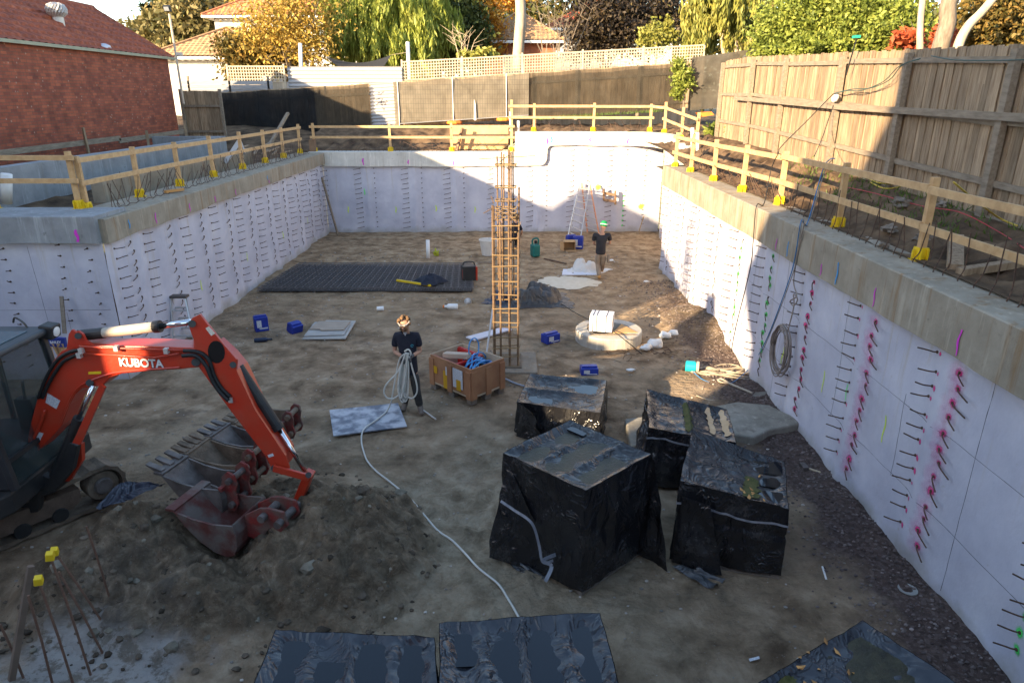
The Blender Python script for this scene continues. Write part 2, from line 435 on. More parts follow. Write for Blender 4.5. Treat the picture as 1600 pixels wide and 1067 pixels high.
MARKP = {'pink': mat('pink marker', (.62, .04, .50), .6), 'blue': mat('blue marker', (.03, .28, .62), .6), 'yellow': mat('yellow marker', (.66, .85, .06), .6), 'green': mat('green marker', (.15, .85, .2), .6)}

def wall(name, label, org, axis, nrm, L, z1, beam_h, beam_d, ribs, rib_a=.055, bmat=None, wave=.02, beam_out=.12, beam_fn=None, cat='retaining wall', res=.06):
    """wall starting at org, running along axis for L, its face looking along nrm; z1 = underside of the beam"""
    org = Vector(org); axis = Vector(axis); nrm = Vector(nrm); Z = Vector((0, 0, 1))
    t = thing(name, org, label, cat)
    def disp(s, z):
        d = .03 * fbm(s, z, .7, 3, len(name)) + .008 * fbm(s, z, 3, 2, 3)
        for r in ribs:
            e = (s - r) / .15
            if abs(e) < 3: d += rib_a * math.exp(-e * e)
        foot = max(0, .35 - z) / .35
        return d + .06 * foot * foot * (.5 + fbm(s, z, 1.5, 2, 8))
    nu = max(2, int(L / res)); nv = 22
    f = MB().grid(lambda u, v: org + axis * (u * L) + Z * (-.15 + v * (z1 + .2)) + nrm * disp(u * L, -.15 + v * (z1 + .2)), nu, nv)
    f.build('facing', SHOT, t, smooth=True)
    t['z1'] = z1
    if beam_h:
        b = MB(); n = max(2, int(L / .12))
        def bot(s): return z1 + wave * fbm(s, 0, 1.1, 3, 5)
        prof = lambda s: [(beam_out, bot(s)), (beam_out, z1 + beam_h * .5), (beam_out - .003, z1 + beam_h - .015), (beam_out - .02, z1 + beam_h), (-beam_d * .5, z1 + beam_h + .006), (-beam_d, z1 + beam_h), (-beam_d, bot(s)), (beam_out, bot(s))]
        pts = []
        for i in range(n + 1):
            s = L * i / n; e = .006 * fbm(s, 1, 2.2, 3, 2)
            pts += [org + axis * s + nrm * (a + (e if k < 3 else 0)) + Z * (z + (e if 1 < k < 6 else 0)) for k, (a, z) in enumerate(prof(s)[:-1])]
        K = 7; b.add(pts, [(i * K + k, i * K + (k + 1) % K, (i + 1) * K + (k + 1) % K, (i + 1) * K + k) for i in range(n) for k in range(K)])
        b.f += [tuple(range(K)), tuple(n * K + k for k in range(K - 1, -1, -1))]
        b.build('capping_beam', bmat or CONC, t)
    return t, disp
def dowel_mesh(seed):
    """bar poking out of the wall along +x, cranked sideways (+y) a little"""
    r = random.Random(seed); a = r.uniform(.85, 1.15); b = r.uniform(-.012, .012)
    pts = [(-.03, 0, 0), (.035, .004, .003), (.10, .022 * a, .016 + b), (.185 * a, .055 * a, .036 + b)] if seed % 2 else [(-.03, .01, 0), (.02, -.014, -.002), (.05, -.09, -.016), (.075 * a, -.235 * a, -.05 + b)]
    m = MB().tube(spline(pts, 4), .0085, 5)
    m.lathe((.0, 0, 0), [(.02, -.02), (.018, .012), (.009, .014)], 7, (1, 0, 0))
    me = bpy.data.meshes.new('dowel_bar'); me.from_pydata(m.v, [], m.f); me.materials.append(IRON); return me
DOW = [dowel_mesh(k) for k in range(14)]
def dowels(t, disp, org, axis, nrm, spots, near=100):
    """spots: (s, z, side): the nearest 100 as bars of their own, the others as one part"""
    org = Vector(org); axis = Vector(axis); nrm = Vector(nrm); Z = Vector((0, 0, 1)); L0 = Vector(t['_w'])
    item = []
    for s, z, side in spots:
        p = org + axis * s + nrm * disp(s, z) + Z * z
        item.append(((p - Vector((0, 0, CAMH))).length, p, side))
    item.sort(key=lambda q: q[0]); rest = MB()
    for k, (d, p, side) in enumerate(item):
        me = DOW[rnd.randrange(7) * 2 + (1 if side > 0 else 0)]
        rot = Matrix((nrm, axis, Z)).transposed() @ Euler((0, rnd.gauss(0, .05), rnd.gauss(0, .06))).to_matrix()
        if k < near:
            o = bpy.data.objects.new('dowel_bar', me); COL.objects.link(o); o.parent = t
            o.matrix_local = Matrix.Translation(p - L0) @ rot.to_4x4()
        else:
            rest.add([p + rot @ v.co for v in me.vertices], [tuple(f.vertices) for f in me.polygons])
    if rest.v:
        o = rest.build('dowel_bars', IRON, t); o['kind'] = 'stuff'
def spots_on(t, disp, org, axis, nrm, items, name='paint_spot'):
    """items: (s, z, radius, colour); one mesh per colour"""
    org = Vector(org); axis = Vector(axis); nrm = Vector(nrm); Z = Vector((0, 0, 1)); by = {}
    for s, z, r, c in items: by.setdefault(c, []).append((s, z, r))
    for c, lst in by.items():
        m = MB(); rr = []
        for s, z, r in lst:
            def P(a, q): 
                ss, zz = s + math.cos(a) * q, z + math.sin(a) * q
                return org + axis * ss + Z * zz + nrm * (disp(ss, zz) + .004)
            n = 12; vs = [P(0, 0)]; rr.append(0.)
            for q in (.5, 1.):
                for j in range(n): vs.append(P(2 * math.pi * j / n, r * q)); rr.append(q)
            fs = [(0, 1 + j, 1 + (j + 1) % n) for j in range(n)] + [(1 + j, 1 + n + j, 1 + n + (j + 1) % n, 1 + (j + 1) % n) for j in range(n)]
            m.add(vs, fs)
        o = m.build(name, SPRAY[c], t, smooth=True, fix=False)
        at = o.data.attributes.new('r', 'FLOAT', 'POINT'); at.data.foreach_set('value', rr)
def stroke_on(t, disp, org, axis, nrm, items, w=.03, out=0.):
    """paint strokes: (s, z0, z1, colour)"""
    org = Vector(org); axis = Vector(axis); nrm = Vector(nrm); Z = Vector((0, 0, 1)); by = {}
    for s, a, b, c in items: by.setdefault(c, []).append((s, a, b))
    for c, lst in by.items():
        m = MB()
        for s, a, b in lst:
            n = 7; vs = []
            for j in range(n + 1):
                z = a + (b - a) * j / n; ww = w * (.35 + .65 * abs(noise.noise(Vector((s * 9, z * 9, 1)))) + .3 * math.sin(j / n * 3.1)); ds = .012 * math.sin(s * 40 + j)
                for e in (-1, 1):
                    ss = s + ds + e * ww / 2
                    vs.append(org + axis * ss + Z * z + nrm * (out + .004 if out else disp(ss, z) + .005))
            m.add(vs, [(2 * j, 2 * j + 1, 2 * j + 3, 2 * j + 2) for j in range(n)])
        m.build('paint_mark', MARKP[c], t, fix=False)
def seams(t, disp, org, axis, nrm, segs):
    org = Vector(org); axis = Vector(axis); nrm = Vector(nrm); Z = Vector((0, 0, 1)); m = MB()
    for (s0, z0), (s1, z1) in segs:
        n = max(2, int(math.hypot(s1 - s0, z1 - z0) / .12)); pts = []
        for j in range(n + 1):
            s = s0 + (s1 - s0) * j / n; z = z0 + (z1 - z0) * j / n
            pts.append(org + axis * s + Z * z + nrm * disp(s, z))
        m.tube(pts, .003, 4)
    m.build('panel_joint', SEAM, t)

# right wall (near), faces -x, runs away from the camera
YR0 = 2.0
RO, RA, RN = (XR, YR0, 0), (0, 1, 0), (-1, 0, 0)
rib_px = [(1440, 850), (1330, 770), (1255, 640), (1205, 600)]
ribs = [3.1 - YR0, 4.75 - YR0, 6.75 - YR0, 8.45 - YR0, 10.35 - YR0, 12.1 - YR0, 13.75 - YR0, 15.4 - YR0, 17.05 - YR0, 18.65 - YR0, 20.2 - YR0]
t, dp = wall('retaining_wall', 'white shotcrete wall on the right with pink sprayed dowels and thick grey capping beam', RO, RA, RN, YS - YR0, 2.62, .58, .6, ribs)
t_right, dp_right = t, dp
spots = []; sprays = []; strokes = []
for i, r in enumerate(ribs):
    k = 0; z = .32
    while z < 2.5:
        for sd in (-1, 1):
            s = r + sd * .19 + rnd.gauss(0, .018); zz = z + rnd.gauss(0, .015) + (.06 if sd > 0 else 0)
            if s < YS - YR0 - .1: spots.append((s, zz, sd))
            if i in (2, 3) and sd < 0: sprays.append((s, zz, rnd.uniform(.04, .075), 'pink')); sprays.append((s + .02, zz, .15, 'haze'))
            if i in (2, 3) and sd > 0 and rnd.random() < .8: sprays.append((s - .06, zz, rnd.uniform(.03, .06), 'pink'))
            if i == 4 and sd < 0: sprays.append((s, zz, rnd.uniform(.04, .07), 'pink'))
            if i in (1, 5, 6) and sd < 0 and rnd.random() < .8: sprays.append((s, zz, rnd.uniform(.04, .07), 'green'))
            if i == 1 and sd > 0: sprays.append((s, zz, .07, 'green'))
        z += .178
spots_on(t, dp, RO, RA, RN, sprays)
dowels(t, dp, RO, RA, RN, spots)
stroke_on(t, dp, RO, RA, RN, [(5.05 - YR0, .95, 1.12, 'yellow'), (5.05 - YR0, 1.22, 1.29, 'yellow'), (7.65 - YR0, 1.05, 1.42, 'yellow'), (9.4 - YR0, .95, 1.3, 'yellow'), (10.95 - YR0, .8, 1.1, 'yellow'), (8.7 - YR0, 1.15, 1.4, 'green')], .035)
stroke_on(t, dp, RO, RA, RN, [(s - YR0, 2.66, 2.66 + h, c) for s, h, c in ((11.55, .2, 'pink'), (11.05, .25, 'blue'), (9.75, .18, 'pink'), (9.25, .32, 'blue'), (8.2, .25, 'pink'), (6.5, .28, 'pink'), (5.2, .25, 'blue'))], .035, .125)
sg = []
for y0 in (3.6, 6.05, 7.35, 9.0, 11.2, 12.75, 14.8, 17.7): sg.append(((y0 - YR0, .1 if y0 not in (9.0, 7.35) else .75), (y0 - YR0, 2.6 if y0 != 7.35 else 1.85)))
sg.append(((.1, .78), (YS - YR0 - .2, .82))); sg.append(((1.0, 1.72), (YS - YR0 - 4, 1.75)))
seams(t, dp, RO, RA, RN, sg)
# starter bars bent up out of the beam
def starter(t, pts_list, r=.0075, cap=100):
    """each bar its own part up to the cap, then one part of kind stuff"""
    rest = MB()
    for k, pts in enumerate(pts_list):
        if k < cap: MB().tube(pts, r, 5).build('starter_bar', IRON, t)
        else: rest.tube(pts, r, 4)
    if rest.v: rest.build('starter_bars', IRON, t)['kind'] = 'stuff'
bars = []
y = 5.2
while y < 12.4:
    x = XR + .30 + rnd.gauss(0, .012); z = 3.2
    l1 = rnd.uniform(-.07, .07); l2 = rnd.uniform(-.03, .06); h = rnd.uniform(.48, .62)
    bars.append(spline([(x, y, z - .03), (x + .01, y + rnd.uniform(-.03, .05), z + .04), (x + .045, y + l2 * .6, z + .14), (x + .05 + l1 * .4, y + l2, z + h * .6), (x + .05 + l1, y + l2, z + h)], 3))
    y += rnd.uniform(.19, .30)
y = 12.7
while y < 20.6:
    x = XR + .42 + rnd.gauss(0, .05); z = 3.16; a = rnd.uniform(-.3, .2); b = rnd.uniform(-.2, .25)
    bars.append([(x, y, z), (x + .02, y, z + .08), (x + a, y + b, z + rnd.uniform(.3, .5))]); y += rnd.uniform(.10, .2)
starter(t_right, bars)

# right wall behind the step, turning the far corner
R2O = (XR2, YS - .25, 0)
ribs2 = [.9, 2.3, 3.7, 5.0]
t, dp = wall('retaining_wall', 'sunlit white shotcrete return wall at the far right corner under a raised beam', R2O, (0, 1, 0), (-1, 0, 0), 5.75, 3.25, 0, 0, ribs2)
sp2 = [(r + sd * .2, z, sd) for r in ribs2 for sd in (-1, 1) for z in np.arange(.35, 3.1, .19)]
dowels(t, dp, R2O, (0, 1, 0), (-1, 0, 0), sp2)
MB().box((XR + .62, YS - .12, 1.3), (1.0, .24, 2.8)).build('return_facing', SHOT, t)
bm_ = MB()
def beampath(P, w, z0s, z1s, outw):
    """beam along plan polyline P (face line), thickness w away from the pit"""
    vs = []; n = len(P)
    for i, p in enumerate(P):
        p = Vector((*p, 0)); a = Vector((*P[max(0, i - 1)], 0)); c = Vector((*P[min(n - 1, i + 1)], 0))
        d = (c - a).normalized(); nn = Vector((d.y, -d.x, 0)) * outw
        for o_, z in ((0, z0s[i]), (0, z1s[i]), (w, z1s[i]), (w, z0s[i])): vs.append((p.x + nn.x * o_, p.y + nn.y * o_, z))
    fs = [(i * 4 + k, i * 4 + (k + 1) % 4, i * 4 + 4 + (k + 1) % 4, i * 4 + 4 + k) for i in range(n - 1) for k in range(4)] + [(0, 1, 2, 3), tuple((n - 1) * 4 + k for k in (3, 2, 1, 0))]
    bm_.add(vs, fs)
arc = [(XR2 - .12, 20.9), (XR2 - .12, 23.2), (XR2 - .12, 25.0), (XR2 - .2, 25.8), (XR2 - .42, 26.5), (XR2 - .8, 26.98), (XR2 - 1.3, YB - .13)]
beampath(arc, .55, [2.7, 2.95, 3.2, 3.3, 3.33, 3.34, 3.34], [3.25, 3.5, 3.72, 3.8, 3.83, 3.84, 3.84], 1)
bm_.build('capping_beam', CONC_W, t)
starter(t, [[(XR2 + rnd.uniform(.1, .4), yy, 3.25 + (yy - 21) * .12), (XR2 + rnd.uniform(.0, .5), yy + rnd.uniform(-.2, .2), 3.7 + (yy - 21) * .12 + rnd.uniform(0, .2))] for yy in np.arange(21.2, 26, .24)])

# back wall: low part on the left, raised part on the right, with the L shaped beam between them
BO, BA, BN = (XL, YB, 0), (1, 0, 0), (0, -1, 0)
XJ = .12
bl = XJ - XL
ribsb = [1.75 - .05, 3.55, 5.2, 6.95 - .05]
t, dp = wall('retaining_wall', 'white shotcrete back wall, lower left half lying mostly in shade', BO, BA, BN, bl + 1.2, 2.58, 0, 0, ribsb + [8.35])
sb = [(r + sd * .27, z, sd) for r in ribsb for sd in (-1, 1) for z in np.arange(.2, 2.55, .19)] + [(.12, z, 1) for z in np.arange(.3, 2.5, .19)]
dowels(t, dp, BO, BA, BN, sb)
stroke_on(t, dp, BO, BA, BN, [(.85, .75, 1., 'yellow'), (2.75, .75, 1., 'yellow'), (4.35, .8, 1.05, 'yellow'), (5.9, .75, 1., 'yellow'), (1.55, 1.45, 1.7, 'green')], .06)
b = MB(); n = 70
for_b = []
vs = []
for i in range(n + 1):
    x = XL - .5 + (XJ - XL + .5) * i / n; e = .02 * fbm(x, 0, 1.3, 3, 4)
    vs += [(x, YB - .13, 2.56 + e), (x, YB - .13, 3.1), (x, YB + .55, 3.1), (x, YB + .55, 2.56 + e)]
b.add(vs, [(i * 4 + k, i * 4 + (k + 1) % 4, i * 4 + 4 + (k + 1) % 4, i * 4 + 4 + k) for i in range(n) for k in range(4)] + [(0, 1, 2, 3), tuple(n * 4 + k for k in (3, 2, 1, 0))])
b.build('capping_beam', CONC_W, t)
stroke_on(t, dp, BO, BA, BN, [(1.6, 2.62, 2.88, 'pink'), (3.35, 2.65, 2.82, 'pink'), (5.1, 2.6, 2.78, 'pink'), (6.8, 2.62, 2.85, 'pink')], .06, .135)
starter(t, [[(XL + s, YB + .3, 3.08), (XL + s + rnd.uniform(-.1, .1), YB + .34, 3.2), (XL + s + rnd.uniform(-.5, .6), YB + rnd.uniform(.3, .8), rnd.uniform(3.3, 3.65))] for s in np.arange(.4, bl - .2, .16)], .008)
B2 = (XJ + .02, YB, 0); L2 = XR2 - XJ + .1
ribs3 = [.95 + .0, 2.55, 4.05]
t, dp = wall('retaining_wall', 'white shotcrete back wall, taller right half in full sun behind the ladder', B2, BA, BN, L2, 3.35, 0, 0, ribs3)
sb = [(r + sd * .27, z, sd) for r in ribs3 for sd in (-1, 1) for z in np.arange(.25, 3.2, .195) if not (r < 1 and z > 2.6 and sd < 0)] + [(5.05, z, 1) for z in np.arange(.3, 3.2, .19)]
dowels(t, dp, B2, BA, BN, sb)
spots_on(t, dp, B2, BA, BN, [(4.05 - .27 + .5, z, .05, 'green') for z in np.arange(.25, 1.6, .195)] + [(3.25, 1.75, .16, 'yellow'), (5.0, 1.0, .16, 'yellow')])
# L shaped beam with its rounded step
yb0, yb1 = YB - .14, YB + .5
poly = [(XJ, 2.58), (XJ + .95, 2.6)] + [(XJ + .95 + .28 * math.sin(a), 2.88 - .28 * math.cos(a)) for a in np.linspace(0.2, 1.57, 6)] + [(XJ + 1.24, 3.1)] + [(XJ + 1.42 - .18 * math.cos(a), 3.16 + .18 * math.sin(a)) for a in np.linspace(.2, 1.57, 5)] + [(XJ + 2.4, 3.36), (XJ + 3.2, 3.33), (XJ + 4.36, 3.34), (XJ + 4.36, 3.84), (XJ, 3.84)]
bb = MB().prism([(x, yb0, z) for x, z in poly], (0, yb1 - yb0, 0)); bb.build('capping_beam', CONC_W, t)
stroke_on(t, dp, B2, BA, BN, [(1.22, 3.4, 3.62, 'pink'), (1.38, 3.45, 3.68, 'blue'), (2.85, 3.5, 3.62, 'pink'), (4.3, 3.42, 3.6, 'pink')], .07, .145)
starter(t, [[(XJ + s, YB + .3, 3.82), (XJ + s + rnd.uniform(-.4, .5), YB + rnd.uniform(.2, .8), rnd.uniform(4.05, 4.4))] for s in np.arange(.8, 5., .17)], .008)

# left wall, faces +x
LO, LA, LN = (XL, YF, 0), (0, 1, 0), (1, 0, 0)
ribsl = [1.15, 2.75, 4.3, 5.85, 7.4, 8.95, 10.4, 11.8, 13.2, 14.5]
t, dp = wall('retaining_wall', 'long white shotcrete wall down the left side of the pit with rusty dowels', LO, LA, LN, YB - YF, 2.66, .42, .95, ribsl, wave=.03, rib_a=.04)
t_left = t
sl = [(r + sd * .24 + rnd.gauss(0, .03), z + rnd.gauss(0, .02) + (.05 if sd > 0 else 0), sd) for r in ribsl for sd in (-1, 1) for z in np.arange(.3, 2.55, .185)] + [(.3, z, 1) for z in np.arange(.4, 2.6, .19)]
dowels(t, dp, LO, LA, LN, sl)
stroke_on(t, dp, LO, LA, LN, [(s, .8, 1.05, 'yellow') for s in (3.5, 6.5, 9.7, 12.4)], .05)
stroke_on(t, dp, LO, LA, LN, [(.75, 2.78, 2.95, 'blue'), (1.75, 2.69, 2.92, 'pink'), (3.3, 2.69, 2.88, 'pink'), (4.7, 2.69, 2.85, 'pink'), (6.0, 2.69, 2.85, 'pink'), (8.6, 2.69, 2.8, 'pink'), (8.5, 2.8, 2.93, 'blue')], .045, .125)
bars = []
for y in np.arange(13.3, 26.8, .15):
    x = XL - .42 + rnd.gauss(0, .05); a = rnd.uniform(-.25, .1); b_ = rnd.uniform(-.1, .45)
    bars.append([(x, y, 3.06), (x - .03, y, 3.14), (x + a, y + b_, 3.08 + rnd.uniform(.3, .6))])
starter(t, bars, .007)
m = MB()                                       # the loops of the ties along the back of the beam
m.tube([(XL - .3, y, 3.085 + .035 * abs(math.sin((y - 13) * 9))) for y in np.arange(13.3, 26.8, .045)], .007, 4)
m.build('tie_wire', IRON, t)
# wall on the left that faces the camera
FO, FA, FN = (-13.2, YF, 0), (1, 0, 0), (0, -1, 0)
Lf = XL + 13.2
ribsf = [.7, 2.3, 4.0, 5.55]
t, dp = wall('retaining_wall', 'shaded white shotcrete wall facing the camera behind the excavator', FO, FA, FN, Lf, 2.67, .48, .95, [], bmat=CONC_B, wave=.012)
t_front, dp_front = t, dp
sf = [(r, z, 1) for r in ribsf for z in np.arange(.3, 2.6, .205)] + [(r - .55, z + .07, 1) for r in ribsf[1:] for z in np.arange(.3, 2.6, .205)]
sf = [(s + rnd.gauss(0, .03), z, d) for s, z, d in sf]
dowels(t, dp, FO, FA, FN, sf)
spots_on(t, dp, FO, FA, FN, [(ribsf[2] - .57, z, .05, 'yellow') for z in (1.1, 1.32, 1.53, 1.74)])
stroke_on(t, dp, FO, FA, FN, [(Lf - .35, 2.7, 2.92, 'pink')], .07, .125)
seams(t, dp, FO, FA, FN, [((4.55, .2), (4.45, 2.6)), ((4.9, .1), (4.9, 1.35)), ((.1, 1.38), (Lf - .1, 1.4))])
# near side of the pit, under and behind the camera's feet
tn = thing('retaining_wall', (-4, 1.2, 0), 'shotcrete wall on the near side of the pit, below the viewpoint', 'retaining wall')
MB().box((-4.3, 1.0, 1.4), (18.0, .4, 3.1)).build('facing', SHOT, tn)
tl = thing('retaining_wall', (-13.3, 6.5, 0), 'shotcrete wall at the far left end of the recess beside the excavator', 'retaining wall')
MB().box((-13.4, 6.6, 1.4), (.4, 11.0, 3.1)).build('facing', SHOT, tl)
# ================================================================== guard rails, fences, houses, trees
PINE = mat('fresh pine', (.44, .265, .12), .7, (.60, .395, .20), 3, 5, .25, 60, stretch=(3, 3, 3), isl=.14)
OLDW = mat('weathered paling', (.215, .145, .088), .85, (.37, .275, .18), 4, 6, .5, 50, stretch=(6, 6, .6), isl=.3, contrast=.16)
OLDR = mat('weathered rail', (.18, .14, .10), .85, (.29, .235, .175), 4, 5, .5, 40, stretch=(5, 1, 5), isl=.15)
YEL = mat('yellow plastic', (.80, .55, .01), .5, (.66, .44, .02), 5, 3, .1, 60)
WHITEP = mat('white paint', (.72, .72, .70), .55, (.80, .80, .78), 3, 3)
PVC = mat('white pvc', (.78, .78, .77), .35, (.70, .69, .66), 4, 3)

def guard_rail(label, posts, runs, hgt=1.02, side=(1, 0, 0), r1=.93, r2=.52, brk=True, pw=(.09, .07)):
    """posts: base points; runs: list of (i, j) pairs joined by two rails each"""
    P = [Vector(p) for p in posts]; sd = Vector(side)
    t = thing('guard_rail', P[0], label, 'guard rail', 'timber guard rails round the pit')
    for p in P:
        lean = Vector((rnd.gauss(0, .008), rnd.gauss(0, .008), 0)); h = hgt + rnd.uniform(-.02, .05)
        o = MB().bar(p, p + Vector((lean.x * h, lean.y * h, h)), pw[0], pw[1], (0, 1, 0)).build('post', PINE, t)
        if brk:
            m = MB(); w = .16
            for a in (-1, 1):
                m.box(p + Vector((a * .055, 0, .085)), (.014, .13, .17)); m.box(p + Vector((0, a * .05, .085)), (.12, .014, .17))
                m.box(p + Vector((a * .082, 0, .07)), (.05, .02, .14)); m.box(p + Vector((a * .04, -.07, .075)), (.014, .05, .15)); m.box(p + Vector((a * .04, .07, .075)), (.014, .05, .15))
            m.box(p + Vector((0, 0, .008)), (.19, .18, .016))
            b = m.build('post_bracket', YEL, o); b['_w'] = tuple(t['_w'])
    ends_ = [r[0] for r in runs], [r[1] for r in runs]
    for i, j in runs:
        ea = -.004 if i in ends_[1] else .12; eb = -.004 if j in ends_[0] else .12
        a, b = P[i], P[j]; d = (b - a).normalized()
        for h in (r1, r2):
            z = Vector((0, 0, h + rnd.uniform(-.012, .012)))
            MB().bar(a + z + sd * .062 - d * ea, b + z + sd * .062 + d * eb, .04, .09).build('rail', PINE, t)
    return t
def zs(px, z): return [onz(x, y, z) for x, y in px]
zL = 3.085
pl = [Vector((XL - .70, y, zL)) for y in (13.05, 15.0, 16.9, 18.9, 21.0, 23.0, 24.9, 26.9)]
guard_rail('long timber guard rail on yellow brackets along the left edge of the pit', pl, [(0, 2), (2, 4), (4, 5), (5, 7)])
pf = [Vector((x, 12.95, 3.14)) for x in (XL - .78, -9.75, -12.4)]
guard_rail('short timber guard rail on the shaded recess edge at the far left', pf, [(0, 2)], side=(0, -1, 0))
pb = [Vector((x, YB + .30, 3.10)) for x in (XL - .35, -4.75, -2.35, -.02)]
guard_rail('timber guard rail across the lower left half of the back wall', pb, [(0, 2), (2, 3)], side=(0, -1, 0))
pb = [Vector((x, YB + .34, 3.84)) for x in (.85, 3.15, 5.35)] 
t = guard_rail('timber guard rail across the raised right half of the back wall', pb, [(0, 1), (1, 2)], side=(0, -1, 0))
MB().bar((-.02, YB + .38, 3.1), (-.02, YB + .38, 5.0), .09, .07, (0, 1, 0)).build('post', PINE, t)
for h in (.93, .52): MB().bar((-.15, YB + .3, 3.84 + h), (.9, YB + .28, 3.84 + h), .04, .09).build('rail', PINE, t)
pb = [(5.75, 26.9, 3.80), (6.05, 25.4, 3.66), (6.1, 23.5, 3.5)]
t = guard_rail('short timber guard rail turning the far right corner of the pit', pb, [(0, 2)], side=(-1, 0, 0), hgt=1.1)
MB().bar((5.4, YB + .3, 4.75), (5.8, 26.85, 4.72), .04, .09).build('rail', PINE, t)
zr = 3.2
pr = [Vector((XR + x, y, z)) for x, y, z in ((.12, 20.5, 3.16), (.20, 19.0, 3.16), (.24, 16.9, 3.17), (.30, 14.9, 3.18), (.42, 13.05, 3.2), (.47, 10.7, 3.2), (.47, 8.42, 3.2), (.47, 6.2, 3.2))]
guard_rail('long timber guard rail on yellow brackets along the right edge of the pit', pr, [(0, 2), (2, 4), (4, 6), (6, 7)], side=(-1, 0, 0), hgt=1.0, r1=.88, r2=.43, pw=(.085, .075))

# ---- timber fence on the right
FX = 7.0
def fz(y): return 3.44 + .40 * min(1, max(0, (y - 8) / 14))          # bottom of the palings
def ft(y): return 5.74 + .48 * min(1, max(0, (y - 8) / 14))
t = thing('paling_fence', (FX, 14, 3.4), 'tall weathered timber paling fence along the right boundary, half in sun', 'fence')
m = MB(); y = 2.5; k = 0
while y < 24.1:
    w = rnd.uniform(.142, .156); dx = .014 * (k % 2) + rnd.uniform(-.003, .004)
    m.bar((FX + dx, y, fz(y) - .12 + rnd.uniform(-.03, .03)), (FX + dx + rnd.gauss(0, .006), y + rnd.gauss(0, .006), ft(y) + rnd.uniform(-.022, .022)), .014, w, (0, 1, 0)); y += .118; k += 1
m.build('palings', OLDW, t)
ends = [(2.5, 7.4), (7.4, 10.1), (10.1, 12.85), (12.85, 15.35), (15.35, 18.6), (18.6, 21.0), (21.0, 24.1)]
for a, b in ends:
    for off in (-.19, -1.02, -1.86):
        MB().bar((FX - .035, a + .05, ft(a) + off + rnd.uniform(-.02, .02)), (FX - .035, b - .05, ft(b) + off + rnd.uniform(-.02, .02)), .045, .09).build('rail', OLDR, t)
for a, b in ends[1:] + [(24.1, 0)]:
    MB().bar((FX - .085, a, fz(a) - .3), (FX - .085 + rnd.gauss(0, .02), a, ft(a) - .06), .1, .13, (0, 1, 0)).build('post', OLDR, t)
MB().bar((FX - .14, 8.6, 4.86), (FX - .16, 15.2, 4.93), .04, .11).build('brace_board', OLDR, t)
MB().bar((FX - .17, 15.0, 4.93), (FX - .15, 22.3, 5.08), .04, .11).build('brace_board', OLDR, t)
MB().bar((FX - .05, 3, fz(3) - .12), (FX - .05, 13, fz(13) - .22), .04, .3).build('plinth_board', OLDR, t)
MB().bar((FX - .05, 13, fz(13) - .22), (FX - .05, 24, fz(24) - .2), .04, .3).build('plinth_board', OLDR, t)

# ---- fences along the back: palings behind shade cloth
def gb(x): return 3.72 + .062 * (x + 6.5) if x > -6.5 else 3.62     # ground line
def tb(x): return 5.35 + (x + 12) * .0555 if x < -8 else 5.57 + (x + 8) * .062
FY = 32.9
t = thing('paling_fence', (-2, FY, 3.7), 'long back paling fence half hidden behind shade cloth', 'fence')
k = 0
for x, x1 in ((-13.3, -6.42), (-5.25, 8.6)):
    m = MB()
    while x < x1:
        m.box((x, FY + .012 * (k % 2), (gb(x) + tb(x)) / 2), (.15, .014, tb(x) - gb(x) + rnd.uniform(-.03, .03))); x += .122; k += 1
    m.build('palings', OLDW, t)
for a, b in ((-13.3, -11.6), (-11.6, -9.3), (-9.3, -6.45), (-5.2, -2.6), (-2.6, 0), (0, 2.9), (2.9, 5.7), (5.7, 8.5)):
    for q in (.14, .78): MB().bar((a, FY - .05, gb(a) + (tb(a) - gb(a)) * q), (b, FY - .05, gb(b) + (tb(b) - gb(b)) * q), .045, .1).build('rail', OLDR, t)
    MB().bar((a, FY - .09, gb(a) - .2), (a, FY - .09, tb(a)), .12, .12, (0, 1, 0)).build('post', OLDR, t)
CORR = mat('white corrugated steel', (.36, .36, .38), .45, (.42, .41, .41), 1.5, 3, metal=.0)
def corrugated(name, label, x0, x1, y, zb, zt, pitch=.085, amp=.014, m_=None):
    n = int((max(zt(x0), zt(x1)) - min(zb(x0), zb(x1))) / (pitch / 6))
    m = MB().grid(lambda u, v: (x0 + (x1 - x0) * u, y + amp * math.sin(v * n / 6 * 2 * math.pi), zb(x0 + (x1 - x0) * u) + (zt(x0 + (x1 - x0) * u) - zb(x0 + (x1 - x0) * u)) * v), 4, n)
    return tag(m.build(name, m_ or CORR, smooth=True), label, 'fence')
corrugated('corrugated_sheet', 'white corrugated steel sheet with scrawled graffiti filling a gap in the fence', -6.44, -5.22, FY - .02, lambda x: gb(x) + .05, lambda x: tb(x) - .02, .15, .03)
GRAF = mat('graffiti', (.10, .10, .12), .6)
gm = MB(); gx, gz = -6.0, 4.85
for st in ([(0, .32), (-.08, .38), (-.02, .44), (.05, .36), (.12, .42), (.2, .46)], [(-.2, .1), (-.05, .2), (.1, .16), (.0, .02), (-.12, .0)], [(-.18, -.1), (.0, .04), (.05, -.12), (.14, .06), (.2, -.1), (.3, .1)], [(.1, -.2), (.16, -.35)], [(-.3, .18), (-.22, .24)]):
    gm.tube(spline([(gx + a, FY - .045, gz + b) for a, b in st], 4), .014, 4)
go = gm.build('graffiti', GRAF, bpy.data.objects['corrugated_sheet'])
corrugated('corrugated_fence', 'bright white corrugated steel fence between the two lattice screens', -10.6, -5.2, 34.6, lambda x: 4.6, lambda x: 6.44, .17, .035)
LATT = mat('lattice timber', (.38, .32, .235), .8, (.48, .41, .31), 4, 3, isl=.12)
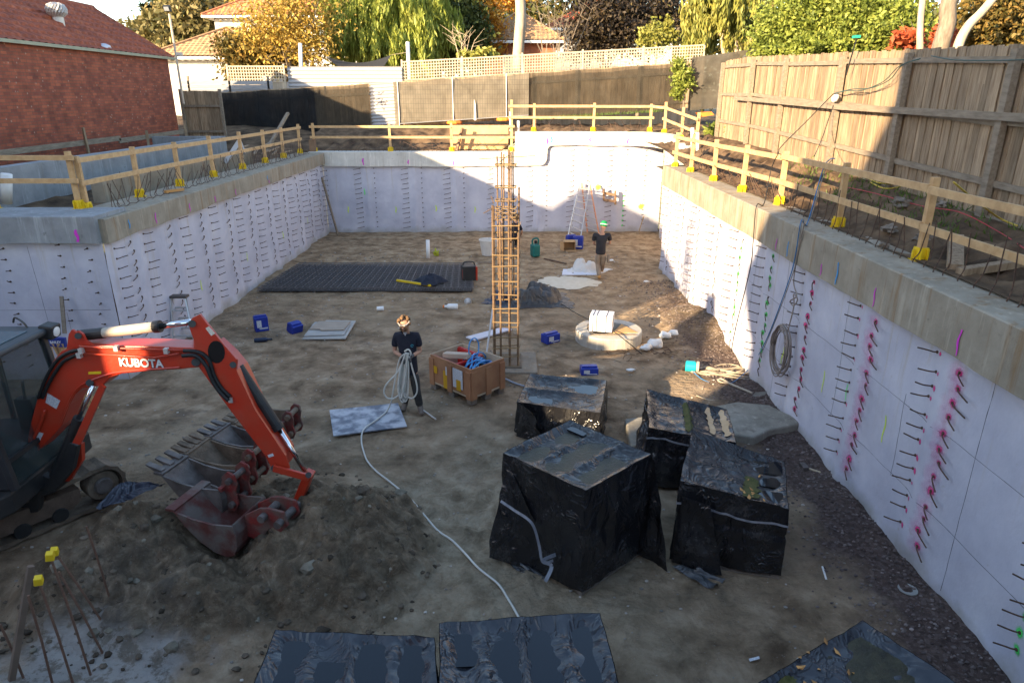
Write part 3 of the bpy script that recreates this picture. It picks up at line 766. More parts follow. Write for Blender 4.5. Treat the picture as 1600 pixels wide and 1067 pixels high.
def lattice(label, x0, x1, y, zb, zt):
    t = thing('lattice_screen', ((x0 + x1) / 2, y, zb(x0)), label, 'lattice screen')
    m = MB(); n = int((x1 - x0) / .125)
    for k in range(n + 1):
        x = x0 + (x1 - x0) * k / n; m.box((x, y, (zb(x) + zt(x)) / 2), (.042, .01, zt(x) - zb(x)))
    q = max(2, int((zt(x0) - zb(x0)) / .125))
    for k in range(q + 1):
        f = k / q; m.bar((x0, y - .012, zb(x0) + (zt(x0) - zb(x0)) * f), (x1, y - .012, zb(x1) + (zt(x1) - zb(x1)) * f), .01, .042)
    m.build('lattice', LATT, t)
    f = MB(); x = x0
    MB().bar((x0, y, zt(x0) + .02), (x1, y, zt(x1) + .02), .05, .05).build('top_rail', LATT, t)
    k = 0
    while x < x1:
        f.box((x, y + .03, (zb(x) + 3.6) / 2), (.14, .014, zb(x) - 3.6 + .04)); x += .135
    f.build('palings', mat('pale paling', (.40, .33, .25), .85, (.52, .44, .34), 4, 4, stretch=(5, 5, .6), isl=.2), t)
    x = x0
    while x <= x1 + .01:
        MB().box((x, y + .02, (zt(x) + 3.6) / 2 + .06), (.08, .09, zt(x) - 3.6 + .12)).build('post', LATT, t); x += (x1 - x0) / max(1, round((x1 - x0) / 2.6))
lattice('short lattice screen on palings, left of the corrugated steel', -13.35, -10.7, 34.4, lambda x: 5.75, lambda x: 6.42)
lattice('long lattice screen on palings climbing to the right behind the shade cloth', -5.2, 9.0, 34.7, lambda x: 5.85 + .052 * (x + 5.2), lambda x: 6.62 + .052 * (x + 5.2))

def cloth_mat(name, col, alpha, grid=False):
    m, t, b = new_mat(name); q = NT(t); vec = q.coord()
    c = q.ramp(q.noise(q.coord((.8, .8, .5)), 2.2, 4, .6, .5), [(.3, tuple(v * .7 for v in col)), (.7, tuple(v * 1.25 for v in col))])
    q.l(c, b.inputs['Base Color']); b.inputs['Roughness'].default_value = .9; b.inputs['Specular IOR Level'].default_value = .1
    if grid:
        sx = q.n('SeparateXYZ'); q.l(vec, sx.inputs[0])
        gx = q.math('LESS_THAN', q.math('FRACT', q.math('MULTIPLY', sx.outputs[0], 9.)), .14)
        gz = q.math('LESS_THAN', q.math('FRACT', q.math('MULTIPLY', sx.outputs[2], 5.)), .08)
        q.l(q.mix(q.math('MULTIPLY', q.math('MAXIMUM', gx, gz), .5), c, (.05, .05, .05)), b.inputs['Base Color'])
    n = q.noise(q.coord((1, 1, 1)), 1.1, 3, .6)
    q.l(q.ramp(n, [(.3, min(1, alpha - .07)), (.7, min(1, alpha + .07))]), b.inputs['Alpha'])
    return m
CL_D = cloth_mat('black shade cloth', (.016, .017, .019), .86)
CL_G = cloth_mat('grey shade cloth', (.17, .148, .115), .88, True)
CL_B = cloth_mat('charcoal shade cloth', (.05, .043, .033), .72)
CL_R = cloth_mat('dense charcoal shade cloth', (.062, .056, .047), .97)
def cloth(label, mt, x0, x1, y, zb, zt, fold=.05, sag=.05, seed=1, y1=None):
    def fn(u, v):
        x = x0 + (x1 - x0) * u; yy = y + ((y1 or y) - y) * u
        z = zb(x) + (zt(x) - sag * math.sin(u * math.pi * max(1, round((x1 - x0) / 2.4))) ** 2 - zb(x)) * v
        f = fold * (fbm(x * 1.2 + z * .5, z * .8 - x * .3, 1.1, 4, seed)) + fold * .5 * math.sin(x * 3.1 + z * 1.7 + seed)
        return (x, yy - abs(f) - .02, z)
    return tag(MB().grid(fn, max(20, int(abs(x1 - x0) * 9)), 22).build('shade_cloth', mt, smooth=True), label, 'shade cloth')
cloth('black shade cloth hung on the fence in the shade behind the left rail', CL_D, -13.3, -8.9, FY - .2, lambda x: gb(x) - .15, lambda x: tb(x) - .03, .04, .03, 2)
cloth('sunlit black shade cloth with paling shadows showing through, left of the graffiti sheet', CL_B, -8.9, -6.46, FY - .2, lambda x: gb(x) - .1, lambda x: tb(x) - .03, .02, .03, 3)  # lit stretch of the same black cloth, painted a paler charcoal
def temp_fence():
    t = thing('temporary_fence', (-2, FY - .3, 3.8), 'grey mesh temporary fence wrapped in cloth on orange feet', 'fence')
    o = cloth('x', CL_G, -5.3, .75, FY - .34, lambda x: gb(x) + .12, lambda x: tb(x) - .02, .04, .07, 4); o.name = 'mesh_cover'; o.parent = t
    o.location = -Vector(t['_w']); del o['label']; del o['category']
    PIPE = mat('galvanised pipe', (.42, .42, .42), .4, (.5, .5, .5), 8, 2, metal=.6)
    for x in (-5.1, -2.65, -.25): MB().tube([(x, FY - .42, gb(x)), (x, FY - .42, tb(x) + .02)], .022, 6).build('upright', PIPE, t)
    for a, b in ((-5.1, -2.65), (-2.65, -.25), (-.25, .75)):
        MB().tube([(a, FY - .42, gb(a) + .14), (b, FY - .42, gb(b) + .14)], .02, 6).build('bottom_tube', PIPE, t)
    ORG = mat('orange plastic', (.80, .22, .03), .5, (.7, .18, .03), 6, 2)
    for x in (-2.6, -.35): MB().lathe((x, FY - .5, gb(x) - .02), [(.34, 0), (.36, .05), (.32, .12), (.2, .15)], 10).build('foot_block', ORG, t)
    MB().prism([(-1.72, FY - .46, 4.1), (-1.62, FY - .46, 4.1), (-1.64, FY - .46, 4.75), (-1.70, FY - .46, 5.0)], (0, -.01, 0)).build('torn_strip', WHITEP, t)
temp_fence()
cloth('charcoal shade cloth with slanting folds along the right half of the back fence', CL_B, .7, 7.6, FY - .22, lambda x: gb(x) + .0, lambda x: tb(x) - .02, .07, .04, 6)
cloth('dense charcoal shade cloth bellied out at the right end beside the small tree', CL_R, 7.4, 10.2, 30.4, lambda x: 4.55 + (x - 7.4) * .12, lambda x: 6.62 + (x - 7.4) * .14, .17, .04, 9, 28.6)
m = MB(); [m.tube([(x, y, 4.2), (x, y, z)], .03, 6) for x, y, z in ((10.2, 28.5, 7.2),)]
tag(m.build('fence_post', mat('galvanised post', (.4, .4, .4), .5)), 'thin grey steel post at the end of the charcoal cloth', 'post')

# paling gate beside the brick house
t = thing('timber_gate', (-12.6, 29.6, 3.4), 'weathered paling gate between the brick house and black cloth', 'gate')
m = MB(); x = -13.45
while x < -11.95: m.box((x, 29.6 + .012 * (int(x * 8) % 2), 4.4), (.142, .014, 1.85 + rnd.uniform(-.02, .02))); x += .135
m.build('palings', OLDW, t)
for z in (3.75, 4.75): MB().bar((-13.5, 29.54, z), (-11.9, 29.54, z), .045, .09).build('rail', OLDR, t)
for x in (-13.5, -11.9): MB().box((x, 29.56, 4.3), (.11, .1, 2.2)).build('post', OLDR, t)
t = thing('slat_fence', (-12.9, 33.8, 4.0), 'grey horizontal board fence behind the paling gate', 'fence')
m = MB()
for k in range(7): m.box((-13.2, 33.8, 4.6 + k * .185), (4.2, .02, .17))
m.build('boards', mat('grey board', (.20, .21, .23), .8, (.28, .29, .31), 5, 3, stretch=(.5, 4, 4), isl=.15), t)
for x in (-15, -13.1, -11.3): MB().box((x, 33.83, 4.9), (.09, .08, 2.2)).build('post', OLDR, t)

# ---- brick house on the left
def brick_mat(name, a, b_, mortar, swap=True, s=1.):
    m, t, b = new_mat(name); q = NT(t); vec = q.coord(); sx = q.n('SeparateXYZ'); q.l(vec, sx.inputs[0])
    cx = q.n('CombineXYZ'); q.l(sx.outputs[1 if swap else 0], cx.inputs[0]); q.l(sx.outputs[2], cx.inputs[1])
    br = q.n('TexBrick'); q.l(cx.outputs[0], br.inputs['Vector']); br.inputs['Scale'].default_value = 1 / s
    for k, v in (('Brick Width', .24), ('Row Height', .086), ('Mortar Size', .007), ('Mortar Smooth', .3), ('Bias', 0)): br.inputs[k].default_value = v
    br.inputs['Color1'].default_value = (*a, 1); br.inputs['Color2'].default_value = (*b_, 1); br.inputs['Mortar'].default_value = (*mortar, 1)
    c = q.mix(1., br.outputs['Color'], q.ramp(q.noise(vec, 2.2, 5, .6), [(.3, .62), (.7, 1.2)]), 'MULTIPLY')
    v = q.n('TexVoronoi'); v.inputs['Scale'].default_value = 5; q.l(cx.outputs[0], v.inputs['Vector'])
    c = q.mix(q.ramp(v.outputs['Distance'], [(.08, .7), (.16, 0.)]), c, (.42, .28, .21))
    q.l(c, b.inputs['Base Color']); b.inputs['Roughness'].default_value = .9
    q.bump(br.outputs['Fac'], -.6, .02, b)
    return m
BRICK = brick_mat('red brick', (.40, .105, .05), (.22, .056, .034), (.14, .08, .055))
def tile_mat(name, cols):
    m, t, b = new_mat(name); q = NT(t); vec = q.coord()
    c = q.ramp(q.noise(vec, 1.6, 5, .65), [(.3, cols[0]), (.55, cols[1]), (.72, cols[2])])
    c = q.mix(1., c, q.ramp(q.noise(q.coord((1, 3.2, 3)), 3.1, 2), [(.35, .7), (.65, 1.15)]), 'MULTIPLY')
    q.l(c, b.inputs['Base Color']); b.inputs['Roughness'].default_value = .75
    q.bump(q.noise(vec, 30, 3), .3, .01, b); return m
TILE_R = tile_mat('dark red roof tile', [(.21, .045, .018), (.31, .072, .028), (.38, .11, .045)])
TILE_O = tile_mat('orange roof tile', [(.34, .12, .05), (.46, .17, .075), (.28, .20, .10)])
TILE_B = tile_mat('mossy roof tile', [(.30, .17, .08), (.38, .22, .11), (.20, .17, .09)])
def tile_plane(o, ru, rv, U, V, cw=.30, ch=.33, nu=6, nv=5, clip=None, amp=.03):
    """tiled plane: o + ru*u (along the eaves) + rv*v (up the slope)"""
    o = Vector(o); ru = Vector(ru).normalized(); rv = Vector(rv).normalized(); nn = ru.cross(rv); nn = nn if nn.z > 0 else -nn
    NU, NV = int(U / cw * nu), int(V / ch * nv); m = MB(); ix = {}
    def pt(i, j):
        u, v = U * i / NU, V * j / NV; c = (j % nv) / nv if j < NV else 0
        h = amp * math.cos(2 * math.pi * u / cw) * .7 + .075 * (1 - c)
        return o + ru * u + rv * v + nn * h
    for j in range(NV + 1):
        for i in range(NU + 1): m.v.append(tuple(pt(i, j)))
    for j in range(NV):
        for i in range(NU):
            if clip and not clip(U * (i + .5) / NU, V * (j + .5) / NV): continue
            m.f.append((j * (NU + 1) + i, j * (NU + 1) + i + 1, (j + 1) * (NU + 1) + i + 1, (j + 1) * (NU + 1) + i))
    return m
HX, HY0, HY1, HZ = -13.5, 9.6, 28.9, 6.55
RX, RZ = -16.25, 8.28                          # ridge
t = thing('brick_house', (HX, 20, 3), 'red brick house with dark red tiled roof and a round roof vent on the left', 'house')
m = MB(); m.box((HX - 2.9, (HY0 + HY1) / 2, 4.6), (5.8, HY1 - HY0, 3.9)); m.prism([(HX, HY1 - .2, HZ), (RX, HY1 - .2, RZ - .12), (2 * RX - HX, HY1 - .2, HZ)], (0, .2, 0)); m.prism([(HX, HY0, HZ), (RX, HY0, RZ - .12), (2 * RX - HX, HY0, HZ)], (0, .2, 0))
m.build('wall', BRICK, t)
sl = Vector((RX - HX, 0, RZ - HZ))
rf = tile_plane((HX + .12, HY0 - .2, HZ - .04), (0, 1, 0), sl, HY1 - HY0 + .55, sl.length + .13, .33, .36, 6, 6).build('roof', TILE_R, t, smooth=False)
m = MB().grid(lambda u, v: (RX + (2 * RX - HX - .3 - RX) * v, HY0 - .2 + (HY1 - HY0 + .55) * u, RZ + (HZ - RZ) * v), 4, 4); b_ = m.build('rear_roof', TILE_R, t)
m = MB().tube([(RX, HY0 - .2, RZ + .05), (RX, HY1 + .35, RZ + .05)], .11, 8); m.build('ridge_cap', TILE_R, t)
m = MB().tube([(HX + .1, HY1 + .34, HZ), (RX, HY1 + .34, RZ + .05)], .07, 6); m.build('verge', TILE_R, t)
MB().box((HX + .10, (HY0 + HY1) / 2 + .1, HZ - .03), (.12, HY1 - HY0 + .5, .09)).build('gutter', mat('cream gutter', (.36, .35, .24), .6, (.3, .3, .22), 3, 2), t)
GALV = mat('galvanised steel', (.50, .46, .42), .45, (.62, .57, .52), 5, 3, metal=.35)
vp = ony(93, 38, 22.0); vp = Vector((-14.9, 0, 0)); 
rv_ = ray(93, 40); k_ = None
for i in range(200):                            # where the ray meets the roof plane
    tt = 10 + i * .1; p = Vector((0, 0, CAMH)) + rv_ * tt
    if p.z < HZ + (HX - p.x) / (HX - RX) * (RZ - HZ): k_ = p; break
k_ = k_ or Vector((-14.6, 21, 7.2))
m = MB(); m.lathe(k_ + Vector((0, 0, -.15)), [(.17, 0), (.16, .42)], 14)
v_ = m.build('roof_vent', GALV, t)
m = MB()
for j in range(18):                             # the turning slats of the vent
    a = 2 * math.pi * j / 18
    pts = [k_ + Vector((math.cos(a + .25 * q) * r_, math.sin(a + .25 * q) * r_, .27 + h)) for q, (r_, h) in enumerate(((.16, 0), (.27, .1), (.29, .2), (.24, .31), (.1, .37)))]
    m.tube(pts, .038, 4)
m.lathe(k_ + Vector((0, 0, .24)), [(.17, 0), (.2, .08), (.2, .28), (.08, .37)], 14)
h_ = m.build('vent_head', GALV, v_); h_['_w'] = tuple(t['_w'])
MB().prism([k_ + Vector(p) for p in ((-.25, -.3, .06), (.35, -.3, -.32), (.35, .35, -.32), (-.25, .35, .06))], (.02, 0, .03)).build('flashing', GALV, t)
q_ = ray(163, 75); p = None
for i in range(300):
    tt = 12 + i * .05; p = Vector((0, 0, CAMH)) + q_ * tt
    if p.z < HZ + (HX - p.x) / (HX - RX) * (RZ - HZ): break
MB().blob(p, .3, 3, 2, .1, (.5, 1.2, .45)).build('roof_patch', mat('silver flashing', (.5, .5, .55), .4, metal=.3), t, smooth=True)
t = thing('floodlight_pole', (-12.95, 28.6, 5.0), 'pale pole with a small black floodlight on the brick house corner', 'floodlight')
MB().tube([(-12.93, 28.45, 4.85), (-12.93, 28.4, 8.05)], .045, 8).build('pole', mat('pale pole', (.55, .45, .36), .6, (.5, .4, .3), 4, 2), t)
MB().box((-12.93, 28.3, 8.22), (.24, .12, .2), (.5, 0, 0)).build('lamp_head', mat('black metal', (.02, .02, .022), .5), t)
MB().box((-12.93, 28.23, 8.20), (.18, .02, .14), (.5, 0, 0)).build('lens', mat('lamp glass', (.3, .32, .35), .15), t)
MB().box((-12.8, 28.45, 6.65), (.2, .16, .12)).build('clamp', GALV, t)
# formwork boards and stakes in front of the brick wall
t = thing('formwork', (-12.9, 22, 3.3), 'rough timber formwork boards on stakes along the brick wall', 'formwork')
for a, b in ((12, 17.5), (17.4, 23.4), (23.3, 28.3)): MB().bar((-12.9, a, 3.78 + rnd.uniform(-.03, .03)), (-12.9, b, 3.83), .04, .15).build('board', OLDR, t)
for y in (21.4, 25.0, 28.0): MB().bar((-12.82, y, 3.0), (-12.84, y + rnd.gauss(0, .04), 4.25 if y != 25 else 4.0), .09, .05).build('stake', OLDW, t)
# concrete upstands beside the left rail
t = thing('concrete_upstand', (-10.4, 18, 3), 'grey concrete upstand in the shade behind the left rail', 'concrete wall')
MB().box((-10.5, 19.2, 3.3), (.3, 13.0, .95)).build('wall', CONC_B, t); MB().box((-11.7, 12.95, 3.3), (2.6, .3, .9)).build('return', CONC_B, t); MB().box((-11.75, 25.5, 3.3), (2.2, .3, .95)).build('return', CONC_B, t)
tag(MB().box((-9.15, 19.9, 3.16), (.28, 9.2, .55)).build('concrete_kerb', CONC, bevel=.02), 'low buff concrete kerb lined by rusty bars behind the left rail', 'kerb')

# ---- houses beyond the fence
def hip_house(label, x0, x1, y0, y1, zb, ze, zr, wallm, tilem, eave=.5, win=None, ch=.36, cw=.32):
    t = thing('house', ((x0 + x1) / 2, y0, zb), label, 'house')
    MB().box(((x0 + x1) / 2, (y0 + y1) / 2, (zb + ze) / 2), (x1 - x0, y1 - y0, ze - zb)).build('wall', wallm, t)
    X0, X1, Y0, Y1 = x0 - eave, x1 + eave, y0 - eave, y1 + eave; hw = min(X1 - X0, Y1 - Y0) / 2; sl = math.hypot(hw, zr - ze)
    def cl(U): return lambda u, v: v / sl * hw < u < U - v / sl * hw
    m = tile_plane((X0, Y0, ze), (1, 0, 0), (0, hw, zr - ze), X1 - X0, sl, cw, ch, 4, 4, cl(X1 - X0))
    for o, ru, rv, U in (((X1, Y0, ze), (0, 1, 0), (-hw, 0, zr - ze), Y1 - Y0), ((X0, Y0, ze), (0, 1, 0), (hw, 0, zr - ze), Y1 - Y0), ((X0, Y1, ze), (1, 0, 0), (0, -hw, zr - ze), X1 - X0)):
        q = tile_plane(o, ru, rv, U, sl, cw, ch, 4, 4, cl(U)); m.add(q.v, q.f)
    m.build('roof', tilem, t)
    c = [Vector((X0, Y0, ze)), Vector((X1, Y0, ze)), Vector((X1, Y1, ze)), Vector((X0, Y1, ze))]
    if X1 - X0 > Y1 - Y0: a, b = Vector((X0 + hw, (Y0 + Y1) / 2, zr)), Vector((X1 - hw, (Y0 + Y1) / 2, zr))
    else: a, b = Vector(((X0 + X1) / 2, Y0 + hw, zr)), Vector(((X0 + X1) / 2, Y1 - hw, zr))
    m = MB(); up = Vector((0, 0, .06))
    if (a - b).length > .1: m.tube([a + up, b + up], .12, 6)
    for p in c:
        e = a if (p - a).length < (p - b).length + .01 else b
        m.tube([p + up, e + up], .11, 6)
    m.build('ridge_cap', tilem, t)
    m = MB()
    for i in range(4): m.bar(c[i] - Vector((0, 0, .08)), c[(i + 1) % 4] - Vector((0, 0, .08)), .12, .16)
    m.build('gutter', WHITEP, t)
    m = MB(); x = x0
    while x < x1: m.box((x, y0 - eave * .5, ze - .14), (.08, eave, .1)); x += .45
    m.build('rafter_ends', WHITEP, t)
    for w in win or ():
        MB().box((w[0], y0 - .02, w[1]), (w[2] + .16, .08, w[3] + .16)).build('window_frame', WHITEP, t)
        MB().box((w[0], y0 - .05, w[1]), (w[2], .06, w[3])).build('window', mat('window glass', (.16, .20, .22), .15), t)
RENDW = mat('white render', (.48, .47, .46), .8, (.54, .53, .51), 1.5, 4)
hip_house('low white rendered house with a mossy tiled hip roof behind the gate', -23.6, -16.2, 49, 56, 3, 7.55, 9.55, RENDW, TILE_B, .55)
hip_house('taller white house with an orange tiled roof, partly behind autumn leaves', -24.6, -12.5, 62, 70, 3, 11.3, 13.9, RENDW, TILE_O, .7, [(-18.5, 9.9, 2.2, 1.5), (-15.4, 9.9, 1.8, 1.5)])
BRICK2 = brick_mat('orange brick', (.42, .13, .06), (.34, .10, .05), (.25, .17, .12), False)
hip_house('orange brick house with a mossy roof behind the tall bare trunk', -1.9, 2.9, 50, 57, 3, 8.6, 10.6, BRICK2, TILE_B, .6, [(.1, 7.0, 1.2, 1.4)])
hip_house('pale brick and render house further back among the dark leaves', 3.4, 13, 60, 69, 3, 10.2, 13.2, RENDW, TILE_R, .7, [(6.0, 8.9, 1.4, 1.4), (10.2, 8.9, 1.4, 1.4)])
hip_house('orange roofed house glimpsed past the brick roof on the far left', -37, -27, 66, 74, 3, 8.0, 10.2, RENDW, TILE_O, .6)

# ---- trees
def leaf_mat(name, cols, rough=.55, trans=.25):
    m, t, b = new_mat(name); q = NT(t)
    g = q.n('NewGeometry'); n = len(cols); at_ = q.n('Attribute', attribute_name='clump')
    c = q.ramp(q.math('ADD', q.math('MULTIPLY', g.outputs['Random Per Island'], .5), q.math('MULTIPLY', at_.outputs['Fac'], .5)), [(k / (n - 1), cc) for k, cc in enumerate(cols)])
    q.l(c, b.inputs['Base Color']); b.inputs['Roughness'].default_value = rough; b.inputs['Specular IOR Level'].default_value = .3
    tr = q.n('BsdfTranslucent'); q.l(c, tr.inputs[0]); mx = q.n('MixShader'); mx.inputs[0].default_value = trans
    o = [k for k in t.nodes if k.type == 'OUTPUT_MATERIAL'][0]
    q.l(b.outputs[0], mx.inputs[1]); q.l(tr.outputs[0], mx.inputs[2]); q.l(mx.outputs[0], o.inputs[0]); return m
def leaves(name, mt, parent, lobes, n, size, seed=1, cl=40, spread=.35, droop=0., asp=1.8, shell=.55):
    """leaf sized faces in clumps spread through ellipsoid lobes (cx,cy,cz,rx,ry,rz)"""
    g = np.random.default_rng(seed); lob = np.array(lobes, float); vol = lob[:, 3] * lob[:, 4] * lob[:, 5]
    nc = max(1, n // cl); li = g.choice(len(lob), nc, p=(vol ** .7) / (vol ** .7).sum())
    d = g.normal(size=(nc, 3)); d /= np.linalg.norm(d, axis=1)[:, None]
    r = shell + (1 - shell) * g.random(nc) ** .6; r *= 1 + .22 * g.normal(size=nc)
    cc = lob[li, :3] + d * r[:, None] * lob[li, 3:]
    k = np.repeat(np.arange(nc), cl); N = len(k)
    sc = lob[li, 3:].min(axis=1)[k] * spread
    off = g.normal(size=(N, 3)) * sc[:, None] * np.array([1, 1, .75])
    if droop: off[:, 2] -= droop * g.random(N) ** 1.0 * 1.0; off[:, :2] *= .42
    P = cc[k] + off
    ax = g.normal(size=(N, 3)); 
    if droop: ax = ax * .3 + np.array([0, 0, -1.])
    ax /= np.linalg.norm(ax, axis=1)[:, None]
    bx = np.cross(ax, g.normal(size=(N, 3))); bx /= np.linalg.norm(bx, axis=1)[:, None]
    s = size * (.6 + .8 * g.random(N)); A = ax * (s * asp / 2)[:, None]; B = bx * (s / 2)[:, None]
    V = np.stack([P - A, P + B * .9, P + A, P - B * .9], 1).reshape(-1, 3)
    if parent is not None and '_w' in parent: V = V - np.array(parent['_w'])
    me = bpy.data.meshes.new(name); me.vertices.add(len(V)); me.vertices.foreach_set('co', V.ravel())
    me.loops.add(4 * N); me.loops.foreach_set('vertex_index', np.arange(4 * N)); me.polygons.add(N)
    me.polygons.foreach_set('loop_start', np.arange(0, 4 * N, 4)); me.polygons.foreach_set('loop_total', np.full(N, 4)); me.update()
    me.attributes.new('clump', 'FLOAT', 'POINT').data.foreach_set('value', np.repeat(g.random(nc)[k], 4).astype(np.float32))
    me.materials.append(mt); o = bpy.data.objects.new(name, me); COL.objects.link(o); o.parent = parent; return o
BARK = mat('grey bark', (.12, .095, .07), .9, (.26, .21, .16), 6, 5, .6, 30, stretch=(3, 3, .7))
BARKP = mat('pale bark', (.34, .26, .18), .85, (.52, .42, .31), 3, 5, .5, 20, stretch=(2, 2, .7))
def trunk(name, parent, base, top, r0, r1, mt=None, limbs=0, seed=1, spread=.6, lr=.45, twig=0):
    g = random.Random(seed); b, tp = Vector(base), Vector(top); L = (tp - b).length
    pts = [b.lerp(tp, k / 6) + Vector((g.gauss(0, .012) * L * (k > 0), g.gauss(0, .012) * L * (k > 0), 0)) for k in range(7)]
    m = MB(); m.tube(spline(pts, 3), [r0 + (r1 - r0) * k / 18 for k in range(19)], 9)
    for j in range(limbs):
        f = g.uniform(.3, .95); o = b.lerp(tp, f); a = g.uniform(0, 6.28); l = L * lr * g.uniform(.6, 1.2)
        e = o + Vector((math.cos(a) * l * spread, math.sin(a) * l * spread, l * g.uniform(.35, 1.)))
        mid = o.lerp(e, .5) + Vector((g.gauss(0, .06) * l, g.gauss(0, .06) * l, -.05 * l)); r = (r0 + (r1 - r0) * f) * .5
        m.tube(spline([o, mid, e], 4), [r * (1 - .8 * k / 8) for k in range(9)], 6)
        for _ in range(twig):
            q = mid.lerp(e, g.random()); e2 = q + Vector((g.gauss(0, .3), g.gauss(0, .3), g.uniform(.1, .5))) * l
            m.tube(spline([q, q.lerp(e2, .5) + Vector((g.gauss(0, .03), 0, 0)) * l, e2], 3), [r * .35 * (1 - .8 * k / 6) for k in range(7)], 4)
    return m.build(name, mt or BARK, parent, smooth=True)
def tree(name, label, cat, base, lobes, n, size, mt, trunk_top=None, r=.2, **kw):
    t = thing(name, base, label, cat)
    tk = {k: kw.pop(k) for k in ('limbs', 'bark', 'twig', 'spread_l') if k in kw}
    trunk('trunk', t, base, trunk_top or (lobes[0][0], lobes[0][1], lobes[0][2]), r, r * .4, tk.get('bark'), tk.get('limbs', 5), kw.get('seed', 1), tk.get('spread_l', .6), .45, tk.get('twig', 0))
    leaves('crown', mt, t, lobes, n, size, **kw); return t
G_OLIVE = leaf_mat('olive leaf', [(.06, .065, .02), (.14, .125, .045), (.22, .18, .07), (.28, .21, .09)])
G_CONIF = leaf_mat('conifer needle', [(.012, .025, .012), (.03, .05, .02), (.05, .075, .03)])
G_BROWN = leaf_mat('brown green leaf', [(.04, .045, .012), (.10, .085, .025), (.20, .13, .03), (.26, .15, .04)])
G_GOLD = leaf_mat('gold leaf', [(.22, .15, .035), (.38, .25, .05), (.48, .32, .07), (.26, .24, .05)])
G_PEP = leaf_mat('pepper leaf', [(.14, .17, .03), (.27, .31, .055), (.38, .42, .085), (.47, .48, .13)], trans=.4)
G_DARK = leaf_mat('dark leaf', [(.03, .04, .012), (.07, .09, .022), (.13, .14, .035)])
G_ORNG = leaf_mat('orange leaf', [(.30, .11, .015), (.48, .20, .02), (.55, .30, .04), (.25, .10, .02)])
G_PLUM = leaf_mat('plum leaf', [(.012, .012, .012), (.03, .024, .022), (.07, .05, .03), (.12, .09, .03)])
G_LIME = leaf_mat('lime leaf', [(.10, .12, .03), (.20, .21, .045), (.30, .285, .06), (.38, .35, .09)], trans=.3)
G_IVY = leaf_mat('ivy leaf', [(.06, .08, .015), (.14, .18, .03), (.24, .28, .05), (.35, .36, .08)])
G_RED = leaf_mat('red leaf', [(.25, .04, .02), (.40, .08, .03), (.30, .12, .04)])
def at(px, py, y): return ony(px, py, y)
def lobe(px, py, y, rx, rz, ry=None):
    p = ony(px, py, y); s = y / ray(px, py).y / FOC; return (p.x, p.y, p.z, rx * s, (ry or rx) * s, rz * s)
tree('olive_tree', 'broad dull olive tree behind the brick roof on the left', 'tree', (-34, 70, 3), [lobe(255, 60, 68, 38, 30), lobe(305, 40, 68, 50, 38), lobe(340, 60, 68, 30, 30), lobe(270, 90, 66, 45, 22)], 22000, .30, G_OLIVE, r=.5, seed=3)
tree('conifer', 'dark conifer with level boughs behind the olive tree', 'tree', (-33.5, 78, 3), [lobe(300, 2, 76, 70, 8), lobe(340, 14, 76, 55, 7), lobe(255, 16, 76, 32, 6), lobe(330, -20, 76, 60, 14)], 9000, .32, G_CONIF, r=.5, seed=4, asp=3)
tree('bushy_tree', 'brown green bushy tree in front of the white house', 'tree', (-15.5, 43, 3.5), [lobe(372, 78, 42, 24, 20), lobe(410, 82, 42, 28, 24), lobe(375, 112, 42, 22, 18), lobe(440, 92, 42, 22, 22)], 16000, .135, G_BROWN, r=.16, seed=5, limbs=6, spread=.42)
tree('autumn_tree', 'thin gold leaved autumn tree with bare twigs showing', 'tree', (-12.6, 41, 3.5), [lobe(455, 20, 41, 52, 48), lobe(420, 60, 41, 34, 34), lobe(480, 70, 41, 30, 36)], 9000, .115, G_GOLD, ony(452, -20, 41), r=.2, seed=6, limbs=16, twig=3, spread=.5, shell=.2)
tree('pepper_tree', 'large light green weeping pepper tree in the middle of the background', 'tree', (-8.3, 46, 3.5), [lobe(560, 0, 45, 55, 45), lobe(620, 10, 45, 60, 45), lobe(540, 45, 44, 32, 32), lobe(600, 60, 44, 45, 26), lobe(655, 62, 44, 30, 26), lobe(680, 20, 45, 35, 40)], 44000, .115, G_PEP, r=.35, seed=7, droop=1.0, asp=4.5, cl=60, spread=.22, shell=.35)
tree('dark_tree', 'dark green tree in half shade right of the pepper tree', 'tree', (-4.2, 49, 3.5), [lobe(700, 20, 48, 40, 40), lobe(725, 60, 48, 30, 30), lobe(690, 75, 47, 22, 22)], 12000, .17, G_DARK, r=.25, seed=8)
tree('orange_tree', 'bright orange autumn tree beside the orange brick house', 'tree', (-2.4, 51, 3.5), [lobe(745, 20, 50, 30, 40), lobe(765, 70, 50, 22, 28), lobe(730, 80, 49, 18, 18), lobe(790, -4, 56, 40, 14)], 11000, .14, G_ORNG, r=.15, seed=9, spread=.45, shell=.2, limbs=8)
t = thing('bare_tree', (.5, 42, 3.5), 'tall pale bare tree trunk in front of the orange brick house', 'tree')
trunk('trunk', t, ony(808, 110, 42), ony(818, -160, 42), .33, .24, BARKP, 0, 2)
m = MB(); g = random.Random(5)
def bare_shrub(label, px, py, y, h, w, n, seed, mt=BARK):
    t = thing('bare_shrub', ony(px, py, y), label, 'shrub'); g = random.Random(seed); m = MB(); b = ony(px, py, y)
    for _ in range(n):
        o = b + Vector((g.uniform(-w, w) * .6, g.uniform(-.4, .4), 0)); e = o + Vector((g.gauss(0, w * .5), g.gauss(0, .4), h * g.uniform(.5, 1.1)))
        md = o.lerp(e, .5) + Vector((g.gauss(0, .12), 0, 0)); m.tube(spline([o, md, e], 4), [.03 * (1 - .8 * k / 8) for k in range(9)], 4)
        for _ in range(4):
            q = md.lerp(e, g.random()); e2 = q + Vector((g.gauss(0, .45), g.gauss(0, .2), g.uniform(.1, .6))); m.tube([q, e2], [.012, .004], 4)
    m.build('branches', mt, t)
